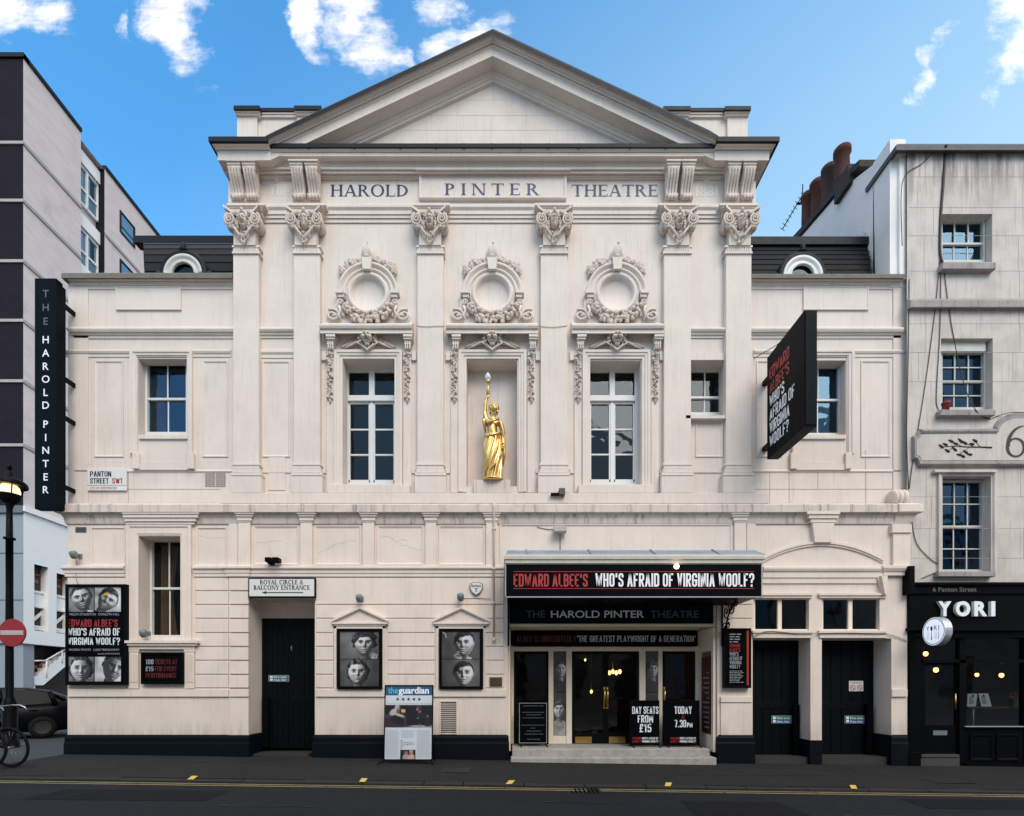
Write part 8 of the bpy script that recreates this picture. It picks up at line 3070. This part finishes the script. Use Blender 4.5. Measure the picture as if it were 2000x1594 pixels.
mb.quad((XB - .45, 14.94, zb0), (XB - .45, 16.4, zb0), (XB - .45, 16.4, ztop - .6), (XB - .45, 14.94, ztop - .6))
mb.quad((XB, 14.94, zb0), (XB - .45, 14.94, zb0), (XB - .45, 14.94, ztop), (XB, 14.94, ztop)); mb.quad((XB, 16.4, zb0), (XB - .45, 16.4, zb0), (XB - .45, 16.4, ztop - .3), (XB, 16.4, ztop - .3))
mb.quad((-45, YE2, 0), (XB, YE2, 0), (XB, YE2, ztop), (-45, YE2, ztop)); mb.quad((-45, YB + .2, ztop - .35), (XB - .02, YB + .2, ztop - .35), (XB - .02, YE2, ztop - .35), (-45, YE2, ztop - .35))
mb.build('side_wall', BRICK, ob)
mb = MB()
mb.quad((-45, YB, zb0), (XB, YB, zb0), (XB, YB, ztop), (-45, YB, ztop)); mb.quad((XB + .002, YB - .0, ztop - .0), (XB + .002, YB, ztop), (XB + .002, YB, ztop), (XB + .002, YB, ztop)) if False else None
mb.quad((XB, 16.38, zb0), (XB - .45, 16.38, zb0), (XB - .45, 16.38, ztop - .3), (XB, 16.38, ztop - .3))
mb.build('front_wall', DARKBRICK, ob)
mb = MB()
for (a, b, z) in ((YB - .05, 14.94, ztop), (16.4, YE2, ztop - .3)):
    mb.box(XB - .3, XB + .07, a, b, z - .02, z + .16)
mb.box(-45, XB + .07, YB - .07, YB + .2, ztop - .02, ztop + .16)
mb.box(XB - .42, XB - .36, 14.94, 16.4, ztop - .25, ztop - .2)
mb.build('parapet_capping', LEAD, ob)
mb = MB()
bands = [Z(p, YB) for p in (280, 393, 511, 627, 745, 870)]
for z in bands:
    mb.box(-45, XB + .05, YB - .05, YB + .01, z - .06, z + .06)
    mb.box(XB - .01, XB + .05, YB + .01, 14.94, z - .075, z + .075); mb.box(XB - .01, XB + .05, 16.4, YE2, z - .075, z + .075)
mb.build('band', BANDM, ob)
SKYGLASS = mat('office_glass', (.16, .27, .36), .06, metal=.75)  # blue metallic base stands in for the mirrored sky
BLUEP = mat('blue_panel', (.10, .21, .29), .3)
for i, z in enumerate([ztop - .55] + [b + .0 for b in bands[:4]]):
    fl = 2.55
    w = MB()
    w.box(XB - .46, XB - .20, 14.97, 16.36, z - .62, z)
    for zz in (z - .70, z - 1.75, z - 2.5):
        w.box(XB - .42, XB - .30, 14.97, 16.36, zz - .05, zz + .05)
    for yy in (14.98, 15.62, 16.30):
        w.box(XB - .42, XB - .28, yy, yy + (.10 if yy > 15 and yy < 16 else .05), z - 2.5, z - .65)
    wi = w.build('window', PANELW, ob)
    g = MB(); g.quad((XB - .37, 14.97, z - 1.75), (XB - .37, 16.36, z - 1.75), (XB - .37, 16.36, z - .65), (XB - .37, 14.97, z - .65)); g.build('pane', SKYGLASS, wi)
    g = MB(); g.quad((XB - .36, 14.97, z - 2.5), (XB - .36, 16.36, z - 2.5), (XB - .36, 16.36, z - 1.75), (XB - .36, 14.97, z - 1.75)); g.build('panel', BLUEP, wi)
for z0_, z1_ in ((25.85, 27.0), (23.25, 24.4), (20.7, 21.85)):
    w = MB()
    for q in ((17.4, 17.48, z0_, z1_), (18.4, 18.48, z0_, z1_), (17.48, 18.4, z1_ - .08, z1_), (17.48, 18.4, z0_, z0_ + .08)):
        w.box(XB - .03, XB + .05, *q)
    w.box(XB - .03, XB + .03, 17.48, 18.4, z0_ + .35, z0_ + .40)
    wi = w.build('window', LEAD, ob)
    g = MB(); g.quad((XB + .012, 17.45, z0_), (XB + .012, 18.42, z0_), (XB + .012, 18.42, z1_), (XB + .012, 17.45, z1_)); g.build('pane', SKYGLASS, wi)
# white lower storeys over an open stair
zw = 3.34
xw = XB + .10
mb = MB()
holes = [(12.4, 13.08, 3.95, 6.85), (13.5, 14.2, 3.95, 6.7), (14.7, 15.5, 3.95, 6.7)]
ysp = sorted({11.9, 20.0} | {h[0] for h in holes} | {h[1] for h in holes})
for a, b in zip(ysp[:-1], ysp[1:]):
    hh = [h for h in holes if h[0] <= a and b <= h[1]]
    if hh:
        mb.quad((xw, a, zw), (xw, b, zw), (xw, b, hh[0][2]), (xw, a, hh[0][2])); mb.quad((xw, a, hh[0][3]), (xw, b, hh[0][3]), (xw, b, zb0), (xw, a, zb0))
        mb.quad((xw, b, hh[0][2]), (xw - .35, b, hh[0][2]), (xw - .35, b, hh[0][3]), (xw, b, hh[0][3]))
    else:
        mb.quad((xw, a, zw), (xw, b, zw), (xw, b, zb0), (xw, a, zb0))
mb.box(-44, xw, 11.95, 20, zb0, zb0 + .02)
mb.box(xw - .02, xw + .10, 11.85, 20, zb0 - .12, zb0 + .10)
mb.quad((-44, 12, zw), (xw, 12, zw), (xw, 20, zw), (-44, 20, zw))
base = mb.build('white_storey', PANELW, ob)
mb = MB()
mb.quad((-44, 11.9, zw), (xw, 11.9, zw), (xw, 11.9, zb0), (-44, 11.9, zb0))
mb.quad((-44, 12.0, -.3), (xw - .1, 12.0, -.3), (xw - .1, 12.0, zw), (-44, 12.0, zw)); mb.quad((xw - .1, 12.0, -.3), (xw - .1, 12.5, -.3), (xw - .1, 12.5, zw), (xw - .1, 12.0, zw))
mb.build('grey_front', PANELG, ob)
mb = MB()
for z in (5.2, 7.2):
    mb.box(-44, xw, 11.88, 11.9, z - .015, z + .015)
mb.box(-44, xw + .03, 11.8, 11.9, zb0 - .2, zb0 + .1)
mb.build('panel_joint', mat('joint_grey', (.12, .14, .16), .6), ob)
mb = MB()
mb.box(xw - 3, xw - .36, 12.2, 16, zw, zb0 - .5)
mb.box(xw - 4, xw - .9, 12.5, 19, -.3, zw)
mb.build('stair_well', DARKROOM, ob)
mb = MB()
for h in holes:
    for z in (5.7, 5.05):
        mb.box(xw - .34, xw - .2, h[0], h[1], z - .05, z + .05)
    mb.box(xw - .33, xw - .25, h[0], h[1], 5.05, 5.65)
    mb.box(xw - .3, xw - .2, h[0], h[1], 4.0, 4.2)
    mb.add([(xw - .3, h[0], 4.3), (xw - .3, h[1], 4.9), (xw - .3, h[1], 4.7), (xw - .3, h[0], 4.1)], [(0, 1, 2, 3)])
split_build(mb, 'landing', PANELW, ob, tol=.25)
mb = MB()
for h in holes:
    mb.box(xw - .35, xw - .31, h[0], h[1] - .15, 6.1, 6.25)
    mb.box(xw - .352, xw - .312, h[0] + .1, h[1], 6.45, 6.5)
split_build(mb, 'red_rail', mat('orange_red', (.35, .07, .03), .6), ob, tol=.5)
mb = MB()
st_ = []
for k in range(9):
    y0, z0_ = 12.85 + k * .24, 1.95 + k * .19
    st_ += [(y0, z0_), (y0, z0_ + .19)]
st_ += [(12.85 + 9 * .24, 1.95 + 9 * .19)]
poly = st_ + [(15.1, 3.2), (13.0, 1.55), (12.5, 1.55), (12.5, 1.95)]
mb.side_prism(poly, xw - .5, xw - .15)
mb.box(xw - .5, xw - .15, 12.5, 12.6, .0, 1.6)
for (a, b, c, d) in ((12.5, 2.62, 13.1, 2.66), (13.1, 2.66, 14.3, 3.35)):
    mb.tube([(xw - .15, a, b), (xw - .15, c, d)], .035, 6)
for (yy, za_, zb_) in ((13.15, 1.9, 2.7), (13.95, 2.6, 3.2)):
    mb.tube([(xw - .15, yy, za_), (xw - .15, yy, zb_)], .035, 6)
mb.build('staircase', PANELW, ob)
mb = MB()
mb.add([(xw - .52, 12.6, 2.3), (xw - .52, 13.1, 2.3), (xw - .52, 13.1, 2.45), (xw - .52, 12.6, 2.45), (xw - .52, 13.2, 2.35), (xw - .52, 14.2, 2.95), (xw - .52, 14.2, 3.1), (xw - .52, 13.2, 2.5), (xw - .6, 12.65, 1.5), (xw - .6, 13.1, 1.0), (xw - .6, 13.3, 1.0), (xw - .6, 12.9, 1.5)], [(0, 1, 2, 3), (4, 5, 6, 7), (8, 9, 10, 11)])
mb.build('orange_panel', MATS['orange_red'], ob)

# ------------------------------------------------------------------ houses on the near side, seen in the window panes
op = thing('opposite_terrace', (0, -16, 0), 'plain pale terrace facing the theatre, seen only as reflections in its panes', 'building')
mb = MB()
OPB = mat('opposite_render', (.58, .53, .48), .85, var=.3, vscale=1.5)
yo, zo = -15.0, 9.6
hs = [(i * 3.1 - .65, i * 3.1 + .65, z, z + 2.1, .0) for i in range(-7, 8) for z in (.9, 4.4, 7.0)]
wall_sheet(mb, -26, 26, -.4, zo, yo, hs)
mb.quad((-26, yo, zo), (26, yo, zo), (26, -24, zo), (-26, -24, zo)); mb.quad((-26, -24, -.4), (26, -24, -.4), (26, -24, zo), (-26, -24, zo))
for s in (-26, 26):
    mb.quad((s, yo, -.4), (s, -24, -.4), (s, -24, zo), (s, yo, zo))
mb.build('wall', OPB, op)
mb = MB()
mb.box(-26, 26, yo, yo + .25, zo - .3, zo + .1)
mb.build('cornice', BANDM, op)
mb = MB()
for (a, b, c, d, e) in hs:
    mb.quad((a, yo - .2, c), (b, yo - .2, c), (b, yo - .2, d), (a, yo - .2, d))
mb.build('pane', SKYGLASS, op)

# ------------------------------------------------------------------ street furniture and vehicles on the left
yl = .8
lp = thing('street_lamp', (X(18.5, yl), yl, ground(-10.5, yl)), 'black lamp post with a lit lantern, carrying a round road sign', 'lamp post')
lx, ly, lz = lp.location
mb = MB()
H_ = Z(985, yl) - lz
mb.lathe([(.001, 0), (.16, 0), (.16, .12), (.13, .18), (.13, .9), (.10, 1.0), (.072, 1.08), (.068, 2.4), (.062, 3.3), (.062, Z(1052, yl) - lz - .03), (.10, Z(1052, yl) - lz - .02), (.10, Z(1052, yl) - lz + .02), (.058, Z(1052, yl) - lz + .03), (.052, H_ - .1), (.075, H_ - .02), (.085, H_ + .02), (.001, H_ + .03)], (lx, ly, lz), 'z', 16)
mb.build('post', BLACKMETAL, lp)
zt = Z(985, yl)
mb = MB()
mb.lathe([(.08, 0.0), (.17, .08), (.20, .17), (.21, .20)], (lx, ly, zt), 'z', 18)
for k in range(6):
    a = k * math.pi / 3 + .4
    mb.tube([(lx + .20 * math.cos(a), ly + .20 * math.sin(a), zt + .18), (lx + .25 * math.cos(a), ly + .25 * math.sin(a), zt + .42)], .012, 5)
mb.lathe([(.30, .38), (.305, .42), (.28, .47), (.20, .53), (.10, .56), (.07, .60), (.06, .66), (.035, .68), (.03, .74), (.05, .75), (.05, .82), (.02, .84), (.001, .90)], (lx, ly, zt), 'z', 20)
mb.lathe([(.001, .41), (.29, .40)], (lx, ly, zt), 'z', 20)
mb.build('lantern', BLACKMETAL, lp)
mb = MB()
mb.lathe([(.06, .06), (.12, .10), (.165, .18), (.18, .26), (.16, .36), (.13, .395)], (lx, ly, zt), 'z', 18)
mb.build('globe', mat('lamp_globe', (.9, .8, .6), .4, emit=(1, .74, .40), estr=.75), lp)
mb = MB(); mb.ellipsoid((lx, ly - .10, zt + .27), (.09, .09, .09), 10, 8); mb.build('bulb', mat('lamp_bulb', (1, .9, .6), .4, emit=(1, .85, .5), estr=2.0), lp)
# no entry sign
ysn = yl - .10
xs, zs = X(24, ysn), Z(1236, ysn)
r = thing('no_entry_sign', (xs, ysn, zs - .29), 'round red no entry sign with a white bar on the black lamp post', 'road sign')
mb = MB(); mb.lathe([(.001, .012), (.285, .012), (.29, .006), (.29, -.01), (.001, -.01)], (xs, ysn, zs), 'y', 40, smooth=False); mb.build('disc', mat('sign_red', (.25, .006, .012), .45, var=.2, vscale=8), r)
mb = MB(); mb.loops(xs - .24, xs + .24, zs - .048, zs + .048, [(0, ysn - .012), (.004, ysn - .016)], True); mb.build('bar', mat('bar_white', (.40, .37, .38), .5), r)
mb = MB(); mb.box(xs - .10, xs + .06, ysn + .01, ysn + .05, zs - .04, zs + .04); mb.build('clamp', GREYBOX, r)

# car: built about its own origin (heading -x), then placed
PAINT = mat('car_paint', (.0012, .0016, .0028), .28, spec=.05, coat=.03)
CARGLASS = mat('car_glass', (.003, .005, .006), .12, spec=.06)
TYRE = mat('tyre_rubber', (.005, .005, .005), .8, spec=.2)
RIM = mat('alloy', (.035, .035, .037), .5, metal=.3, spec=.2)
TAIL = mat('tail_lamp_red', (.10, .002, .008), .25, spec=.4)
car = thing('parked_car', (0, 0, 0), 'black car turning in the side street, its rear hidden by the corner of the theatre', 'car')
mb = MB()


def section(x, wl, zl, wm, zm, wt, zt):
    """half-width and height at sill, waist and top"""
    return [(x, -wl, zl), (x, -wm, zm), (x, -wt, zt), (x, wt, zt), (x, wm, zm), (x, wl, zl)]


secs = [section(-2.15, .62, .38, .70, .52, .55, .62), section(-2.05, .74, .25, .80, .55, .66, .74), section(-1.7, .83, .20, .88, .62, .74, .86), section(-1.0, .86, .19, .90, .72, .78, .98), section(-.2, .87, .19, .91, .78, .80, .95),
        section(.8, .87, .19, .91, .82, .80, .98), section(1.5, .86, .19, .91, .86, .80, 1.02), section(1.95, .82, .24, .87, .86, .74, 1.04), section(2.12, .70, .34, .80, .80, .62, .98)]
vs = [p for s in secs for p in s]
fs = []
for i in range(len(secs) - 1):
    for j in range(5):
        a = i * 6 + j
        fs.append((a, a + 1, a + 7, a + 6))
fs.append(tuple(range(6))); fs.append(tuple(range(len(vs) - 6, len(vs))))
mb.sm = True
mb.add(vs, fs)
# roof shell and pillars
rl = [(-.95, .95, .80), (-.55, 1.20, .70), (-.15, 1.39, .64), (.3, 1.455, .62), (.9, 1.45, .62), (1.4, 1.36, .62), (1.75, 1.20, .66), (2.0, 1.0, .72)]
vs = []
for (x, z, w) in rl:
    vs += [(x, -w - .03, z - .02), (x, -w + .06, z + .015), (x, 0, z + .03), (x, w - .06, z + .015), (x, w + .03, z - .02)]
fs = [(i * 5 + j, i * 5 + j + 1, i * 5 + j + 6, i * 5 + j + 5) for i in range(len(rl) - 1) for j in range(4)]
mb.add(vs[10:], [tuple(k - 10 for k in f) for f in fs if min(f) >= 10])
for s in (-1, 1):
    for (x, z, x2, z2, w) in ((-.95, .95, -.15, 1.39, .05), (.42, .96, .36, 1.44, .05), (1.55, 1.0, 1.42, 1.34, .10)):
        mb.tube([(x, s * .84, z), ((x + x2) / 2, s * .76, (z + z2) / 2 + .02), (x2, s * .67, z2)], w * .7, 6)
mb.sm = False
mb.build('body', PAINT, car, at=(0, 0, 0))
mb = MB()
for s in (-1, 1):
    pts = [(-.95, .96), (-.15, 1.37), (.3, 1.425), (.9, 1.42), (1.35, 1.34), (1.75, 1.04), (.8, .97)]
    fw = lambda z: .835 - (z - .96) * .40
    mb.add([(x, s * fw(z), z) for x, z in pts], [tuple(range(len(pts)))[::s]])
mb.add([(-.95, -.78, .97), (-.95, .78, .97), (-.17, .62, 1.40), (-.17, -.62, 1.40)], [(0, 1, 2, 3)])
mb.add([(2.0, -.70, 1.02), (2.0, .70, 1.02), (1.38, .60, 1.36), (1.38, -.60, 1.36)], [(0, 1, 2, 3)])
mb.build('window', CARGLASS, car, at=(0, 0, 0))
for (x, s) in ((-1.32, -1), (-1.32, 1), (1.28, -1), (1.28, 1)):
    mb = MB()
    mb.lathe([(.20, -.10), (.30, -.11), (.325, -.06), (.325, .06), (.30, .11), (.20, .10)], (x, s * .80, .325), 'y', 24)
    w = mb.build('wheel', TYRE, car, at=(0, 0, 0))
    mb = MB(); mb.lathe([(.001, .09), (.06, .10), (.19, .085), (.215, .10), (.215, -.1)], (x, s * .80 + (0 if s < 0 else .0), .325), 'y', 20); mb.build('rim', RIM, w, at=(0, 0, 0))
mb = MB()
for s in (-1, 1):
    mb.ellipsoid((-.62, s * .98, 1.0), (.11, .10, .075), 10, 7); mb.tube([(-.62, s * .84, .97), (-.62, s * .96, .98)], .03, 6)
split_build(mb, 'mirror', PAINT, car, at=(0, 0, 0))
for s in (-1, 1):
    mb = MB(); mb.grid(4, 4, lambda i, j: (1.90 + .2 * i - .05 * j, s * (.905 - .14 * i * i - .05 * j), .66 + .30 * j)); mb.build('tail_lamp', TAIL, car, at=(0, 0, 0))
    mb = MB(); mb.ellipsoid((-1.98, s * .58, .66), (.16, .14, .07), 10, 6); mb.build('headlamp', mat('lamp_clear', (.5, .52, .55), .1), car, at=(0, 0, 0))
mb = MB()
for x in (.05, 1.0):
    mb.box(x, x + .18, -.925, -.90, .80, .83)
split_build(mb, 'door_handle', PAINT, car, at=(0, 0, 0))
for o_ in car.children_recursive:
    o_.location = (0, 0, 0)
car.location = (-15.3, 4.9, -0.02)
car.rotation_euler = (0, 0, R(38))
copy_thing(car, (-19.2, 7.4, .02), 'second dark car behind the lamp post, only its roof and screen showing', R(20))

# bicycles
bk = thing('bicycle', (0, 0, 0), 'black bicycle with silver handlebar ends parked by the kerb at the left edge', 'bicycle', 'bicycles parked at the left edge')
RW = .315
SPOKE = mat('spoke_steel', (.30, .31, .33), .35, metal=.9)
for x in (0, -1.0):
    mb = MB()
    mb.tube([(x + RW * math.cos(2 * math.pi * k / 40), 0, RW + RW * math.sin(2 * math.pi * k / 40)) for k in range(40)], .019, 8, closed=True)
    w = mb.build('wheel', TYRE, bk, at=(0, 0, 0))
    mb = MB()
    mb.tube([(x + (RW - .025) * math.cos(2 * math.pi * k / 40), 0, RW + (RW - .025) * math.sin(2 * math.pi * k / 40)) for k in range(40)], .009, 6, closed=True)
    mb.build('rim', BLACKMETAL, w, at=(0, 0, 0))
    mb = MB()
    for k in range(24):
        a = 2 * math.pi * k / 24
        mb.tube([(x + .02 * math.cos(a + .9), .02 * (-1) ** k, RW + .02 * math.sin(a + .9)), (x + (RW - .03) * math.cos(a), 0, RW + (RW - .03) * math.sin(a))], .0014, 4)
    mb.tube([(x, -.05, RW), (x, .05, RW)], .02, 8)
    mb.build('spokes', SPOKE, w, at=(0, 0, 0))
mb = MB()
hd, hb = (-.20, 0, .86), (-.145, 0, .68)
mb.tube([hb, hd], .02, 8)
mb.tube([hb, (-.62, 0, .30)], .019, 8); mb.tube([hd, (-.76, 0, .80)], .017, 8); mb.tube([(-.62, 0, .30), (-.80, 0, .86)], .017, 8)
for s in (-.05, .05):
    mb.tube([(-.62, s * .6, .30), (-1.0, s, RW)], .010, 6); mb.tube([(-.77, s * .3, .78), (-1.0, s, RW)], .009, 6)
    mb.tube([(hb[0], s * .8, hb[2]), (-.06, s, .45), (0, s, RW)], .013, 6)
mb.build('frame', BLACKMETAL, bk, at=(0, 0, 0))
mb = MB(); mb.tube([(-.21, 0, .86), (-.23, 0, .97), (-.15, 0, .99)], .014, 6); mb.tube([(-.16, -.22, 1.00), (-.15, -.10, 1.0), (-.15, .10, 1.0), (-.16, .22, 1.0)], .013, 6)
for s in (-1, 1):
    mb.tube([(-.15, s * .20, 1.0), (-.03, s * .22, 1.0), (.06, s * .22, .965), (.08, s * .22, .92)], .015, 6)
mb.build('handlebar', mat('handlebar_silver', (.42, .43, .44), .35, metal=.7), bk, at=(0, 0, 0))
mb = MB(); mb.ellipsoid((-.83, 0, .92), (.13, .06, .03), 10, 6); mb.tube([(-.80, 0, .84), (-.82, 0, .91)], .013, 6); mb.build('saddle', BLACK, bk, at=(0, 0, 0))
mb = MB(); mb.lathe([(.08, .03), (.10, .03), (.10, .036), (.08, .036)], (-.62, 0, .30), 'y', 24); mb.tube([(-.62, -.06, .30), (-.55, -.07, .16)], .010, 6); mb.box(-.60, -.50, -.14, -.06, .15, .17); mb.tube([(-.62, .06, .30), (-.69, .07, .44)], .010, 6); mb.box(-.74, -.64, .06, .14, .43, .45); mb.build('crankset', GREYBOX, bk, at=(0, 0, 0))
for o_ in bk.children_recursive:
    o_.location = (0, 0, 0)
bk.location = (X(22, -1.5), -1.5, ground(-8.3, -1.5) + .018)
bk.rotation_euler = (R(3), 0, R(-3))
copy_thing(bk, (X(-28, -1.72), -1.72, ground(-8.6, -1.72) + .018), 'second black bicycle nearer the kerb, only its front wheel showing', R(4))
bpy.data.objects['bicycle.001'].pop('group', None) if False else None
